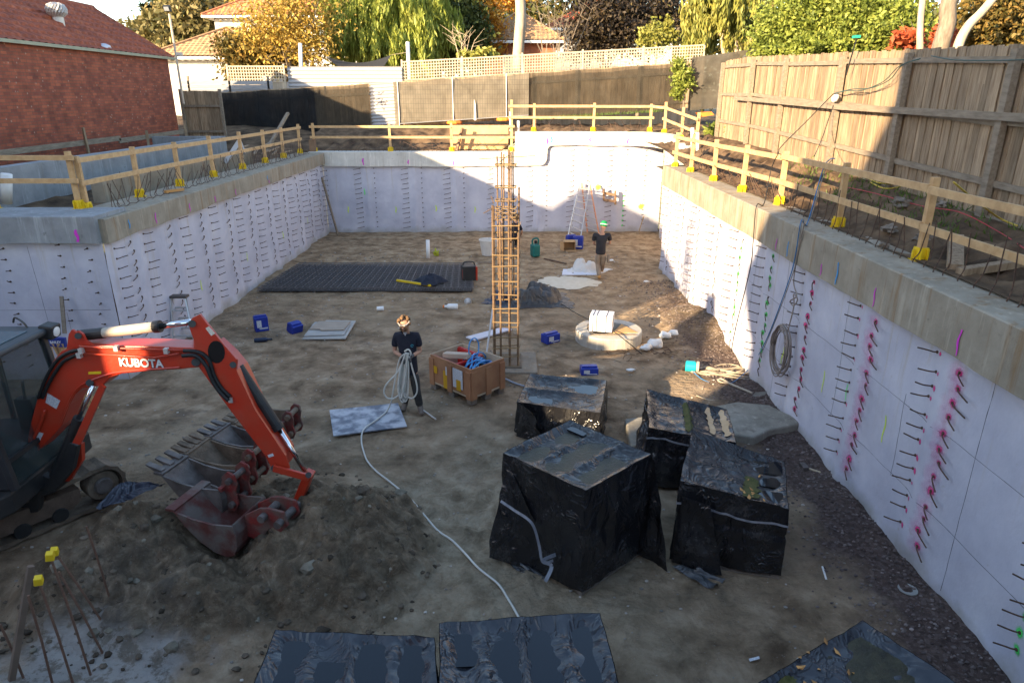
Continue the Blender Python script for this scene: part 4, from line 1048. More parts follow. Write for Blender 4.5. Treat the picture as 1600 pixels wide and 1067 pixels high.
bare_shrub('bare pale twiggy shrub left of the tall trunk', 725, 95, 39, 1.7, .8, 7, 3, BARKP)
bare_shrub('bare grey twiggy shrubs right of the tall trunk', 868, 92, 39, 2.8, 1.8, 20, 4)
tree('lime_shrub', 'low yellow green shrub under the bare twigs', 'shrub', (-2.6, 37, 4), [lobe(735, 88, 38, 30, 7), lobe(760, 82, 38, 18, 7)], 1200, .14, G_LIME, r=.05, seed=10)
tree('plum_tree', 'black leaved plum tree in front of the pale house', 'tree', (5.6, 44, 3.5), [lobe(945, 25, 43, 50, 34), lobe(1000, 10, 44, 50, 30), lobe(925, 60, 43, 36, 26), lobe(985, 55, 43, 40, 24), lobe(1040, 35, 44, 30, 30)], 20000, .13, G_PLUM, r=.16, seed=11, limbs=10, twig=2)
tree('lime_shrub', 'upright yellow green shrub above the right end of the lattice', 'shrub', (7.3, 38, 4), [lobe(1030, 60, 38, 18, 18), lobe(1010, 62, 38, 12, 14), lobe(1048, 45, 38, 8, 18)], 2600, .10, G_LIME, r=.06, seed=12, limbs=6)
t = tree('weeping_tree', 'yellow green weeping tree with pale forked trunks behind the fence corner', 'tree', (11.3, 36, 4), [lobe(1130, 0, 36, 55, 30), lobe(1095, 40, 36, 26, 26), lobe(1160, 30, 36, 35, 30), lobe(1190, 50, 36, 20, 28), lobe(1085, 68, 35.5, 20, 14)], 24000, .095, G_LIME, ony(1150, -10, 36), .14, seed=13, droop=.7, asp=4., cl=50, spread=.25, limbs=4, bark=BARKP, shell=.3)
m = MB()
for pts in ([(1132, 90), (1128, 60), (1140, 30), (1136, -10)], [(1150, 85), (1148, 62), (1116, 52)], [(1155, 85), (1164, 55), (1158, 20), (1160, -20)], [(1160, 62), (1180, 45), (1195, 30)]):
    m.tube(spline([ony(x, y, 35.6) for x, y in pts], 5), .09, 7)
m.build('forked_stems', BARKP, t, smooth=True)
tree('ivy_hedge', 'high sunlit ivy hedge rising behind the right paling fence', 'hedge', (13, 27, 4), [lobe(1225, 45, 28, 40, 40), lobe(1280, 20, 27, 45, 48), lobe(1340, 25, 26, 45, 46), lobe(1400, 40, 25, 40, 40), lobe(1310, 68, 26, 55, 20), lobe(1230, 85, 27, 40, 14)], 42000, .085, G_IVY, r=.1, seed=14, limbs=14, twig=3, shell=.35, spread=.28)
tree('red_shrub', 'rust red shrub between the pale trunks above the fence', 'shrub', (14.6, 22.5, 4), [lobe(1425, 60, 23, 22, 14), lobe(1480, 58, 22, 18, 14)], 1200, .12, G_RED, r=.05, seed=15)
t = thing('gum_tree', (13.9, 21, 4), 'thick grey forked trunk leaning over the right fence', 'tree')
trunk('trunk', t, ony(1465, 110, 21), ony(1490, -40, 21), .24, .20, BARK, 0, 3)
trunk('limb', t, ony(1475, 30, 21), ony(1520, -60, 21), .14, .1, BARK, 0, 4)
t = thing('gum_tree', (13.3, 22, 4), 'slim pale upright trunk left of the thick forked one', 'tree')
trunk('trunk', t, ony(1432, 110, 22), ony(1442, -60, 22), .10, .08, BARKP, 0, 5)
t = thing('gum_tree', (14.6, 20, 4), 'pale trunk bending away to the right above the fence', 'tree')
m = MB().tube(spline([ony(x, y, 20.5) for x, y in ((1490, 110), (1498, 70), (1512, 42), (1535, 18), (1575, -30))], 5), [.14 - .002 * k for k in range(21)], 9); m.build('trunk', BARKP, t, smooth=True)
tree('dark_tree', 'dark brown green tree at the far right edge above the fence', 'tree', (17.5, 23, 4), [lobe(1560, 30, 23, 50, 40), lobe(1600, 55, 23, 40, 30), lobe(1540, 62, 24, 30, 16)], 12000, .085, G_BROWN, ony(1590, 0, 23), r=.14, seed=16, limbs=10, twig=3)
t = tree('small_tree', 'small slim evergreen tree standing in front of the shade cloth corner', 'tree', ony(1068, 172, 30), [lobe(1062, 105, 30, 12, 13), lobe(1066, 128, 30, 13, 15), lobe(1058, 145, 30, 10, 10)], 2200, .085, G_IVY, ony(1064, 95, 30), r=.04, seed=17, limbs=6, shell=.2)
for px, py, y, h, lab in ((1120, 205, 24.5, 14, 'low green weed at the far end of the paling fence'), (1143, 204, 23.5, 9, 'small yellowing weed against the paling fence')):
    p = ony(px, py, y); t = thing('weed', p, lab, 'plant'); s = y / 1066.
    leaves('foliage', G_IVY if h > 10 else G_LIME, t, [(p.x, p.y, p.z, h * s, h * s, h * s * .7)], 350, .10, seed=px, cl=20, shell=.2)
# wood closing the view between the trees
g = np.random.default_rng(4)
lob = [(x, 92 + 10 * g.random(), 6 + 2.5 * g.random() + (4 if x > -15 else 1), 6, 6, 4.5 + 2 * g.random()) for x in np.arange(-22, 75, 5.5)]
o = leaves('distant_trees', leaf_mat('distant leaf', [(.03, .04, .012), (.08, .085, .025), (.15, .12, .03), (.22, .14, .03)]), None, lob, 30000, .5, seed=21, cl=40); tag(o, 'far hedge of mixed trees closing the view behind the houses', 'trees', kind='stuff')
# grass tufts
m = MB()
for k in range(1500):
    x, y = (rnd.uniform(1, 6.5), rnd.gauss(31.2, .5)) if k < 900 else (rnd.uniform(5.9, 6.9), rnd.uniform(9, 16))
    z = (gb(x) - .02 if k < 900 else bank_right(((x - XR - .36) / 14), (y - 1) / 32)[2]); a = rnd.uniform(0, 3.14); h = rnd.uniform(.05, .16)
    m.add([(x - .012 * math.cos(a), y - .012 * math.sin(a), z), (x + .012 * math.cos(a), y + .012 * math.sin(a), z), (x + rnd.gauss(0, .05), y + rnd.gauss(0, .05), z + h)], [(0, 1, 2)])
tag(m.build('grass', leaf_mat('grass blade', [(.05, .09, .015), (.12, .17, .03), (.2, .2, .06)]), fix=False), 'thin grass along the banks under the fences', 'grass', kind='stuff')

# shade sail and posts
SAIL = mat('dark sail', (.02, .02, .022), .85)
p = [ony(507, 88, 38), ony(612, 86, 38.5), ony(600, 104, 36.6), ony(528, 104, 36.6)]
m = MB().grid(lambda u, v: (p[0].lerp(p[1], u)).lerp(p[3].lerp(p[2], u), v) + Vector((0, 0, -.35 * math.sin(u * 3.1416) * (1 - .6 * v))), 12, 6)
tag(m.build('shade_sail', SAIL, smooth=True), 'dark shade sail slung between two white posts', 'shade sail')
for a, b, c, lab in ((470, 68, 108, 'white sail post at the left end of the corrugated fence'), (638, 66, 102, 'white sail post where the corrugated fence meets the long lattice')):
    q1, q0 = ony(a - 1, b, 36), ony(a + 2, c + 40, 36); tag(MB().tube([q0, q1], .09, 10).build('sail_post', WHITEP, smooth=True), lab, 'post')
m = MB(); m.tube([ony(470, 84, 36), p[0]], .012, 4); m.tube([ony(638, 82, 36), p[1]], .012, 4); tag(m.build('sail_rope', OLDR), 'thin ropes holding the dark sail to its posts', 'rope')

# ---- unseen house blocks and a notched panel, outlines shaped to cast the pit's shade
def uvz(p):                                    # across-sun offset and skyline height that just shades p
    p = Vector(p); return ((p.x - p.y) * .70711, p.z + (p.x + p.y) * .70711 * SUNT)
def caster(name, label, prof, d0, depth, mt, base=2.5, cat='house'):
    """prof: (offset across the sun, skyline) pairs"""
    pts = [(u, v - d0 * SUNT) for u, v in prof]
    poly = [(pts[0][0], base)] + pts + [(pts[-1][0], base)]
    P = [((d0 + u) * .70711, (d0 - u) * .70711, z) for u, z in poly]
    o = MB().prism(P, (-depth * .70711, -depth * .70711, depth * SUNT)).build(name, mt); tag(o, label, cat); return o
pk = [uvz(ony(850, 331, YB)), uvz(ony(880, 311, YB)), uvz(ony(910, 292, YB)), uvz(ony(985, 325, YB)), uvz(ony(1015, 340, YB)), uvz(onx(1040, 392, XR)), uvz(onx(1052, 422, XR)), uvz(onx(1064, 446, XR))]
uS = uvz(onz(965, 492))[0]
caster('house_shade_block', 'unseen house block, gable outline shaped to shade the back wall', [(pk[0][0] - 3, pk[0][1] - .6)] + pk + [(uS, pk[-1][1] - .2)], -14, 7, RENDW)
uR = uvz(onz(970, 684))[0]
fl = [(uS, 3.5), (-8.22, 3.5), (-8.2, 2.75), (-7.86, 2.75), (-7.84, 3.6), (-7.95, 4.3), (-7.8, 5.05), (-7.35, 5.05), (-7.25, 4.4), (-6.9, 4.1), (-6.5, 3.7), (-6.45, 2.6), (uR + .16, 2.6)]  # added panel, notched so sun reaches only boom, head and floor strips
caster('sun_blocker', 'unseen, notched sun hoarding behind the viewpoint', fl, -10.4, .3, OLDW, cat='blocker')
rp = [uvz(onx(1167, 540, XR)), uvz(onx(1160, 450, XR)), uvz(onx(1168, 420, XR)), uvz(onx(1190, 372, XR)), uvz(onx(1210, 330, XR)), uvz(onx(1345, 265, FX)), uvz(onx(1400, 165, FX)), uvz(onx(1410, 80, FX))]
caster('house_shade_block', 'unseen house block behind the viewpoint, outline shaped to shade the near right', [(rp[0][0] + .16, rp[0][1]), (rp[1][0] + .08, rp[1][1]), (rp[1][0] + .1, rp[2][1]), (rp[3][0], rp[3][1]), (rp[4][0], rp[4][1]), (rp[5][0], rp[5][1]), (rp[6][0], rp[6][1]), (rp[6][0] + .05, 13.5), (-1, 14.5), (8, 14.5), (14, 13)], -14, 8, BRICK2)
# ================================================================== the excavator and its buckets
RED = mat('orange red paint', (.46, .027, .008), .38, (.40, .05, .022), 5, 7, .12, 30, coat=.2, contrast=.22)
REDW = mat('worn red paint', (.20, .022, .018), .65, (.12, .075, .06), 6, 7, .5, 40, contrast=.12)
MIXED = mat('worn red and bare steel', (.105, .032, .025), .65, (.13, .105, .09), 3.5, 7, .5, 40, contrast=.08)
BLK = mat('black steel', (.018, .018, .019), .5, (.035, .033, .03), 5, 4, .1, 40)
RUB = mat('black hose rubber', (.012, .012, .012), .6)
CHR = mat('chrome rod', (.75, .75, .76), .12, metal=1.)
CREAM = mat('cream cylinder paint', (.45, .40, .32), .55, (.36, .31, .25), 6, 5, .15, 40)
STEEL = mat('worn bucket steel', (.075, .062, .055), .55, (.19, .165, .15), 5, 7, .5, 45, metal=.35, contrast=.16)
MUD = mat('muddy steel', (.10, .074, .05), .9, (.22, .165, .115), 6, 6, .9, 35)
STICK = mat('white sticker', (.62, .62, .62), .5, (.45, .46, .5), 60, 2, contrast=.08)
BP0, BD, BNN = Vector((-5.9, 7.2, 0)), Vector((.9962, -.0872, 0)), Vector((.0872, .9962, 0))
def bp(px, py, o=0.):
    r = ray(px, py); q = BP0 + BNN * o - Vector((0, 0, CAMH)); t = q.dot(BNN) / r.dot(BNN); return Vector((0, 0, CAMH)) + r * t
ex = thing('excavator', (-6.3, 7.6, 0), 'orange red mini excavator with black cab resting its bucket on the spoil heap', 'excavator')
BT = .27                                         # boom width
def plate(pts, o, th, name, m_, bevel=.0, par=None):
    b = MB().prism([bp(x, y, o) for x, y in pts], BNN * th).build(name, m_, par or ex, bevel=bevel)
    if par: b['_w'] = tuple(ex['_w'])
    return b
boom = [(41, 703), (46, 668), (54, 636), (62, 610), (72, 585), (82, 565), (95, 549), (112, 541), (150, 540), (230, 541), (304, 544), (314, 558), (312, 574), (281, 577), (230, 580), (190, 584), (172, 590), (160, 603), (140, 605), (128, 607), (117, 617), (108, 633), (96, 665), (85, 678), (53, 711)]
B = plate(boom, 0, BT, 'boom', RED, .012)
inner = [bp(x, y, -.012) for x, y in ((95, 660), (107, 630), (117, 612), (130, 600), (160, 588), (190, 581), (281, 574))]
m = MB().tube(spline(inner, 4), .012, 5); m.build('weld_seam', RED, B)['_w'] = tuple(ex['_w'])
lug = [(104, 545), (107, 522), (112, 515), (119, 519), (122, 517), (129, 522), (134, 532), (150, 542)]
for o in (.0, BT - .03): plate(lug, o, .03, 'cylinder_lug', RED, .004)
def pin(px, py, o0, o1, r, m_=BLK, name='pin'): return MB().tube([bp(px, py, o0), bp(px, py, o1)], r, 12).build(name, m_, ex, smooth=False)
pin(122, 525, -.03, BT + .03, .035); pin(140, 598, -.04, BT + .04, .04); pin(306, 566, -.07, BT + .07, .045)
stick = [(294, 507), (300, 497), (312, 491), (325, 508), (348, 537), (370, 562), (369, 578), (398, 640), (446, 712), (452, 732), (440, 742), (424, 732), (416, 714), (359, 640), (312, 576), (305, 560), (303, 533)]
plate(stick, -.045, .035, 'stick', RED, .005)
plate(stick, BT + .0, .035, 'stick_side', RED, .005)
core = [(330, 540), (352, 560), (369, 580), (398, 640), (444, 712), (446, 730), (424, 728), (412, 704), (359, 636), (322, 580)]
plate(core, -.01, BT + .01, 'stick_core', RED)
ov = [bp(338 + 12 * math.cos(a) - 6 * math.sin(a), 550 + 9 * math.cos(a) + 17 * math.sin(a) * .9, -.048) for a in np.linspace(0, 6.28, 17)[:-1]]
MB().prism(ov, BNN * .002).build('stick_hole_shade', mat('painted hole shade', (.006, .004, .004), .9), ex)  # dark patch painted for the shaded hole; nothing is cut
for x, y, r in ((300, 506, .04), (364, 570, .035), (428, 731, .035), (312, 562, .03)): pin(x, y, -.075, BT + .06, r)
cyl_o = BT / 2
def cyl(a, b, c, rb, rr, mb_, nm, o=cyl_o):
    """hydraulic cylinder: barrel a-b, rod b-c"""
    q = MB().tube([bp(*a, o), bp(*b, o)], rb, 16).build(nm, mb_, ex, smooth=False)
    m = MB().tube([bp(*b, o), bp(*c, o)], rr, 12).build('piston_rod', CHR, q, smooth=True); m['_w'] = tuple(ex['_w'])
    A, Bq = bp(*a, o), bp(*b, o); d = (Bq - A).normalized()
    g = MB().tube([Bq - d * .05, Bq + d * .02], rb * 1.18, 16).build('gland', BLK, q); g['_w'] = tuple(ex['_w']); return q
q = cyl((128, 524), (248, 510), (298, 503), .058, .033, CREAM, 'arm_cylinder')
m = MB().tube([bp(126, 524, cyl_o), bp(163, 520, cyl_o)], .063, 14).build('barrel_base', BLK, q); m['_w'] = tuple(ex['_w'])
cyl((372, 573), (434, 668), (478, 738), .062, .03, BLK, 'bucket_cylinder', cyl_o)
cyl((84, 742), (122, 655), (146, 602), .048, .028, BLK, 'boom_cylinder', -.02)
plate([(156, 600), (164, 606), (125, 695), (113, 692), (150, 612)], -.10, .03, 'cylinder_guard', RED)
plate([(123, 694), (127, 694), (128, 720), (108, 752), (100, 752), (118, 720)], .1, .06, 'guard_tail', RED)
# links to the bucket
for o in (-.08, BT + .03):
    MB().bar(bp(427, 731, o), bp(482, 746, o), .035, .085).build('tipping_link', RED, ex, bevel=.006)
MB().bar(bp(484, 738, BT / 2), bp(463, 790, BT / 2), .16, .10).build('bucket_link', RED, ex, bevel=.01)
pin(482, 742, -.1, BT + .1, .035)
# swing bracket
plate([(33, 704), (48, 712), (56, 738), (76, 747), (94, 722), (105, 690), (120, 697), (112, 735), (88, 765), (64, 776), (58, 800), (22, 806), (16, 772), (28, 740)], -.06, .09, 'swing_bracket', BLK, .01)
plate([(33, 704), (48, 712), (56, 738), (76, 747), (94, 722), (105, 690), (120, 697), (112, 735), (88, 765), (64, 776), (58, 800), (22, 806), (16, 772), (28, 740)], BT, .09, 'swing_bracket', BLK, .01)
plate([(50, 742), (90, 745), (84, 770), (30, 790)], .0, BT, 'swing_core', BLK)
pin(47, 706, -.1, BT + .1, .045)
# hoses and pipes
HO = [([(60, 622), (72, 590), (90, 562), (112, 549), (128, 547)], .02, RUB), ([(66, 622), (78, 596), (96, 568), (112, 558), (124, 553)], .02, RUB),
      ([(70, 640), (62, 665), (50, 690)], .018, RED)]
def pipe(pts, r, mt, nm='hydraulic_hose'): return MB().tube(pts, r, 8).build(nm, mt, ex, smooth=True)
for pts, r, mm in HO: pipe(spline([bp(x, y, -.03) for x, y in pts], 5), r, mm)
pipe(spline([bp(x, y, -.06) for x, y in ((287, 548), (310, 550), (326, 562), (334, 585), (345, 605), (360, 620))], 5), .022, RUB)
pipe(spline([bp(x, y, -.09) for x, y in ((285, 556), (306, 556), (322, 572), (332, 595), (343, 612), (357, 626))], 5), .022, RUB)
pipe(spline([bp(x, y, .1) for x, y in ((100, 552), (86, 575), (78, 600), (66, 640))], 5), .025, RUB)
pipe([bp(124, 541, -.02), bp(160, 543, -.03), bp(240, 546, -.03), bp(290, 547, -.03)], .012, RED, 'hydraulic_pipe')
pipe([bp(124, 552, -.03), bp(200, 556, -.03), bp(240, 559, -.03), bp(280, 552, -.03)], .012, RED, 'hydraulic_pipe')
pipe([bp(150, 531, BT), bp(304, 537, BT)], .014, RED, 'hydraulic_pipe'); pipe([bp(150, 535, BT * .7), bp(304, 541, BT * .7)], .014, RED, 'hydraulic_pipe')
for k in range(3): pipe([bp(150, 536 + k * 2.2, BT * (.55 - .2 * k)), bp(304, 542 + k, BT * (.55 - .2 * k))], .011, CREAM, 'grey_pipe')
for x, y in ((127, 548), (124, 555), (182, 544), (260, 548), (361, 624)): MB().box(bp(x, y, -.04), (.045, .05, .06)).build('pipe_clamp', GALV, ex)
for pts in ([(74, 614), (94, 626), (88, 639), (71, 629)],): plate(pts, -.003, .002, 'sticker', STICK)
plate([(61, 675), (68, 677), (62, 689), (56, 686)], -.003, .002, 'sticker', STICK)
plate([(138, 581), (158, 580), (158, 584), (138, 585)], -.003, .002, 'warning_label', YEL)
plate([(321, 513), (326, 510), (336, 521), (330, 525)], -.049, .002, 'warning_label', mat('sticker pale', (.5, .45, .3), .5, (.7, .7, .7), 50, 2))
plate([(418, 711), (426, 708), (428, 712), (420, 715)], -.049, .002, 'sticker', STICK)
def text(s, loc, width, m_, name, par, rot, depth=.002, off=0., bold=.012):
    c = bpy.data.curves.new(name, 'FONT'); c.body = s; c.extrude = depth; c.offset = bold; c.align_x = 'LEFT'; c.size = 1
    o = bpy.data.objects.new(name, c); COL.objects.link(o); bpy.context.view_layer.update()
    me = bpy.data.meshes.new_from_object(o.evaluated_get(bpy.context.evaluated_depsgraph_get())); bpy.data.objects.remove(o)
    xs = [v.co.x for v in me.vertices]; k = width / (max(xs) - min(xs)); x0 = min(xs)
    for v in me.vertices: v.co.x = (v.co.x - x0) * k; v.co.y *= k * 1.05; v.co.z *= 1
    me.materials.clear(); me.materials.append(m_)
    o = bpy.data.objects.new(name, me); COL.objects.link(o)
    o.matrix_world = Matrix.Translation(loc) @ rot.to_4x4()
    if par is not None:
        o.parent = par; o.matrix_local = Matrix.Translation(Vector(loc) - Vector(par['_w'])) @ rot.to_4x4()
    return o
tr = Matrix((BD, Vector((0, 0, 1)), -BNN)).transposed()
tw = (bp(257, 575, 0) - bp(187, 572, 0)).length
sl_ = bp(257, 574.5, 0).z - bp(187, 571.5, 0).z
rt = tr @ Euler((0, 0, math.atan2(sl_, tw))).to_matrix()
text('KUBOTA', bp(187, 572, -.004), tw, mat('dark lettering edge', (.03, .03, .035), .5), 'lettering_edge', ex, rt, .001, bold=.06)
text('KUBOTA', bp(187.5, 571.5, -.007), tw * .985, mat('silver lettering', (.62, .62, .62), .4), 'lettering', ex, rt, .001, bold=.032)
# tracks
TD = Vector((.605, .796, 0)); TN = Vector((-.796, .605, 0))
def track(front, L, par):
    """front: centre of the front idler; loop runs back along -TD"""
    f = Vector(front); r = .27; W_ = .36; prof = []
    n = 12
    for k in range(n + 1):
        a = math.pi / 2 - math.pi * k / n; prof.append(f + TD * (r * math.cos(a)) + Vector((0, 0, r * math.sin(a))))
    for k in range(1, 14): prof.append(f - TD * (L * k / 14) - Vector((0, 0, r)))
    for k in range(n + 1):
        a = -math.pi / 2 - math.pi * k / n; prof.append(f - TD * L + TD * (r * .95 * math.cos(a)) + Vector((0, 0, r * .95 * math.sin(a))))
    for k in range(1, 20): prof.append(f - TD * (L * (1 - k / 20)) + Vector((0, 0, r - .05 * math.sin(k / 20 * math.pi) + rnd.gauss(0, .006))))
    m = MB(); N = len(prof); c = f - TD * L / 2
    vs = []
    for i, p in enumerate(prof):
        inn = p + (Vector((f.x, f.y, f.z)) * 0); d = (prof[(i + 1) % N] - prof[i - 1]).normalized(); nr = d.cross(TN).normalized()
        if (p + nr * .05 - c).length < (p - c).length: nr = -nr
        lug_ = .022 if i % 2 else 0.
        for a, b in ((0, lug_), (W_, lug_), (W_, -.04), (0, -.04)): vs.append(p + TN * a + nr * b)
    m.add(vs, [(i * 4 + k, i * 4 + (k + 1) % 4, ((i + 1) % N) * 4 + (k + 1) % 4, ((i + 1) % N) * 4 + k) for i in range(N) for k in range(4)])
    o = m.build('track', MUD, par)
    w = MB().lathe(f - TN * .0, [(.19, .03), (.2, .05), (.2, .25), (.12, .28)], 20, TN).build('idler_wheel', MUD, o); w['_w'] = tuple(par['_w'])
    w = MB().lathe(f - TN * .01, [(.10, 0), (.115, .02), (.115, .1)], 20, TN).build('idler_hub', STEEL, o); w['_w'] = tuple(par['_w'])
    g = MB()
    g.prism([f - TD * .28 + Vector((0, 0, z)) + TN * .02 - TD * x for x, z in ((.0, .10), (.0, -.06), (.12, -.13), (L - .6, -.13), (L - .5, .12))], TN * .3)
    q = g.build('track_frame', mat('muddy brown frame', (.08, .052, .034), .8, (.15, .10, .07), 6, 5, .5, 40), o); q['_w'] = tuple(par['_w'])
    for k in range(4):
        q = MB().lathe(f - TD * (.55 + .42 * k) + Vector((0, 0, -.16)), [(.09, 0), (.1, .02), (.1, .22)], 12, TN).build('track_roller', BLK, o); q['_w'] = tuple(par['_w'])
    s = f - TD * 1.32; q = MB().bar(s - TD * .05 + Vector((0, 0, -.04)) - TN * .0, s + TD * .05 + Vector((0, 0, -.04)) - TN * .0, .01, .055).build('yellow_label', YEL, o); q['_w'] = tuple(par['_w'])
f1 = Vector((-5.36, 7.80, .32))
track(f1, 2.3, ex); track(f1 + TN * 1.35 - TD * .05, 2.3, ex)
MB().box((-6.55, 7.35, .55), (1.0, 1.0, .35), (0, 0, .92)).build('undercarriage', BLK, ex)
MB().prism([(-5.75, 6.2, .72), (-5.6, 6.6, .72), (-5.6, 8.1, .72), (-5.9, 8.25, .72), (-7.7, 8.3, .72), (-8.1, 7.9, .72), (-8.1, 6.2, .72)], (0, 0, .26)).build('turntable_deck', BLK, ex, bevel=.03)
MB().box((-5.72, 6.3, .9), (.14, .34, .12)).build('front_cover', RED, ex, bevel=.02)
MB().prism([(-7.2, 5.9, .98), (-7.2, 8.3, .98), (-8.1, 8.0, .98), (-8.15, 6.2, .98)], (0, 0, .75)).build('engine_cover', RED, ex, bevel=.05)
# cab
GLASS = None
def glass():
    m, t, b = new_mat('cab glass'); b.inputs['Base Color'].default_value = (.05, .07, .068, 1); b.inputs['Roughness'].default_value = .04
    b.inputs['Alpha'].default_value = .32; b.inputs['Specular IOR Level'].default_value = .5; return m
GLASS = glass()
CX, CY0, CY1, CZ0, CZ1 = -5.62, 6.62, 7.82, 1.0, 2.46
DARK = mat('cab plastic', (.02, .021, .022), .55, (.03, .03, .032), 5, 3)
def cpost(a, b, w=.075): return MB().bar(a, b, w, w, (1, 0, 0)).build('pillar', DARK, ex, bevel=.012)
for y in (CY0, CY1):
    cpost((CX + .07, y, CZ0), (CX - .10, y, CZ1)); cpost((CX - 1.25, y, CZ0), (CX - 1.2, y, CZ1)); cpost((CX - .7, y, CZ0), (CX - .7, y, CZ1), .05)
MB().bar((CX + .04, CY0, CZ0 + .34), (CX + .04, CY1, CZ0 + .34), .04, .05).build('sill_bar', DARK, ex)
rf_ = MB(); rf_.prism([(CX - 1.3, CY0 - .05, CZ1 - .02), (CX + .02, CY0 - .05, CZ1 - .02), (CX + .02, CY1 + .05, CZ1 - .02), (CX - 1.3, CY1 + .05, CZ1 - .02)], (0, 0, .08))
rf_.build('cab_roof', mat('roof plastic', (.035, .04, .045), .5, (.05, .055, .06), 4, 3), ex, bevel=.03)
MB().prism([(CX - .62, CY0 + .12, CZ1 + .062), (CX - .12, CY0 + .12, CZ1 + .062), (CX - .12, CY1 - .18, CZ1 + .062), (CX - .62, CY1 - .18, CZ1 + .062)], (0, 0, .008)).build('skylight', mat('skylight glass', (.06, .10, .12), .25, spec=.3), ex)
MB().prism([(CX + .06, CY0 + .04, CZ0 + .02), (CX - .09, CY0 + .04, CZ1 - .02), (CX - .09, CY1 - .04, CZ1 - .02), (CX + .06, CY1 - .04, CZ0 + .02)], (-.008, 0, 0)).build('windscreen', GLASS, ex)
for y in (CY0 + .01, CY1 - .01): MB().prism([(CX - .02, y, CZ0 + .3), (CX - 1.2, y, CZ0 + .3), (CX - 1.2, y, CZ1 - .05), (CX - .12, y, CZ1 - .05)], (0, .006, 0)).build('side_window', GLASS, ex)
MB().box((CX - .6, (CY0 + CY1) / 2, CZ0 + .15), (1.2, CY1 - CY0, .3)).build('cab_base', DARK, ex)
s_ = MB(); s_.box((CX - .85, (CY0 + CY1) / 2, 1.5), (.5, .5, .14)); s_.box((CX - 1.05, (CY0 + CY1) / 2, 1.9), (.13, .48, .75), (0, -.12, 0)); s_.box((CX - 1.1, (CY0 + CY1) / 2, 2.25), (.1, .28, .2)); s_.build('seat', mat('seat fabric', (.03, .032, .035), .9), ex, bevel=.04)
c_ = MB(); c_.box((CX - .3, CY0 + .25, 1.5), (.2, .12, .4)); c_.box((CX - .3, CY1 - .25, 1.5), (.2, .12, .4)); c_.tube([(CX - .3, CY0 + .25, 1.7), (CX - .28, CY0 + .25, 1.92)], .018, 6); c_.tube([(CX - .3, CY1 - .25, 1.7), (CX - .28, CY1 - .25, 1.92)], .018, 6); c_.build('control_levers', BLK, ex)
wl = MB().box((CX - .01, CY1 + .04, CZ1 + .0), (.16, .2, .17), (0, .15, 0)).build('work_light', BLK, ex, bevel=.02)
q = MB().lathe((CX + .065, CY1 + .04, CZ1 - .01), [(.06, 0), (.062, .012), (.03, .02)], 16, (1, 0, -.1)).build('lens', mat('lamp lens', (.75, .74, .70), .15), wl); q['_w'] = tuple(ex['_w'])
m = MB()
for y in (CY1 - .1, CY1 - .65): m.tube(spline([(CX - .55, y + .3, CZ1 + .05), (CX - .5, y + .28, CZ1 + .12), (CX - .3, y + .12, CZ1 + .12), (CX - .22, y + .08, CZ1 + .05)], 4), .012, 6)
m.build('grab_rail', BLK, ex)
# buckets: origin = near top corner where side plate meets back plate
KD, KN = Vector((.966, -.259, 0)), Vector((.259, .966, 0))
def bucket(par, org, w, teeth=4, scale=1., rot=0., tilt=0., m_side=STEEL, m_ear=REDW, ears=True):
    M = Matrix((KD, KN, Vector((0, 0, 1)))).transposed() @ Euler((0, tilt, rot)).to_matrix()
    def P(x, y, z): return Vector(org) + M @ Vector((x * scale, y, z * scale))
    side = [(-.74, .03), (-.60, -.14), (-.44, -.29), (-.27, -.39), (-.12, -.42), (-.02, -.38), (.03, -.27), (.035, -.12), (0, 0), (-.25, -.035), (-.5, -.02)]
    cur = side[:9]
    def bd(o, name, m_, bevel=0):
        q = o.build(name, m_, par, bevel=bevel); return q
    for y in (0., w - .025): bd(MB().prism([P(x, y, z) for x, z in side], M @ Vector((0, .025, 0))), 'side_plate', m_side)
    m = MB(); n = len(cur); th = .02
    vs = []
    for i, (x, z) in enumerate(cur):
        x2, z2 = x * .97 - .012, z * .95 + .012
        for y in (.02, w - .02): vs += [P(x, y, z), P(x2, y, z2)]
    m.add(vs, [(i * 4, i * 4 + 2, i * 4 + 6, i * 4 + 4) for i in range(n - 1)] + [(i * 4 + 1, i * 4 + 5, i * 4 + 7, i * 4 + 3) for i in range(n - 1)] + [(0, 1, 3, 2), (n * 4 - 4, n * 4 - 2, n * 4 - 1, n * 4 - 3)])
    bd(m, 'shell', m_side)
    bd(MB().bar(P(-.78, .0, .04), P(-.78, w, .04), .12 * scale, .03, M @ Vector((0, 0, 1))), 'cutting_edge', m_side)
    for k in range(teeth):
        y = w * (k + .5) / teeth; tt = MB()
        tt.prism([P(-.76, y - .045, .07), P(-.98, y - .03, .10), P(-.98, y - .03, .085), P(-.76, y - .045, .0)], M @ Vector((0, .075, 0))); bd(tt, 'tooth', m_side)
    if ears:
        ear = [(-.03, -.02), (.0, .13), (.07, .2), (.15, .17), (.18, .06), (.15, -.06), (.18, -.2), (.13, -.3), (.03, -.33), (.03, -.15)]
        for y in (w * .5 - .14, w * .5 + .11): bd(MB().prism([P(x, y, z) for x, z in ear], M @ Vector((0, .03, 0))), 'ear', m_ear, .006)
        for x, z in ((.10, .1), (.11, -.2)): bd(MB().tube([P(x, w * .5 - .19, z), P(x, w * .5 + .19, z)], .038, 10), 'ear_pin', m_side)
        bd(MB().bar(P(.015, .01, -.0), P(.015, w - .01, -.0), .05, .05, M @ Vector((0, 0, 1))), 'back_rib', m_ear)
bk = bpy.data.objects.new('bucket', None); COL.objects.link(bk); bk.parent = ex; bk['_w'] = tuple(ex['_w'])
bucket(bk, (-3.06, 6.33, .72), .62, 0, 1.02, 0, .04, MIXED, REDW, False)
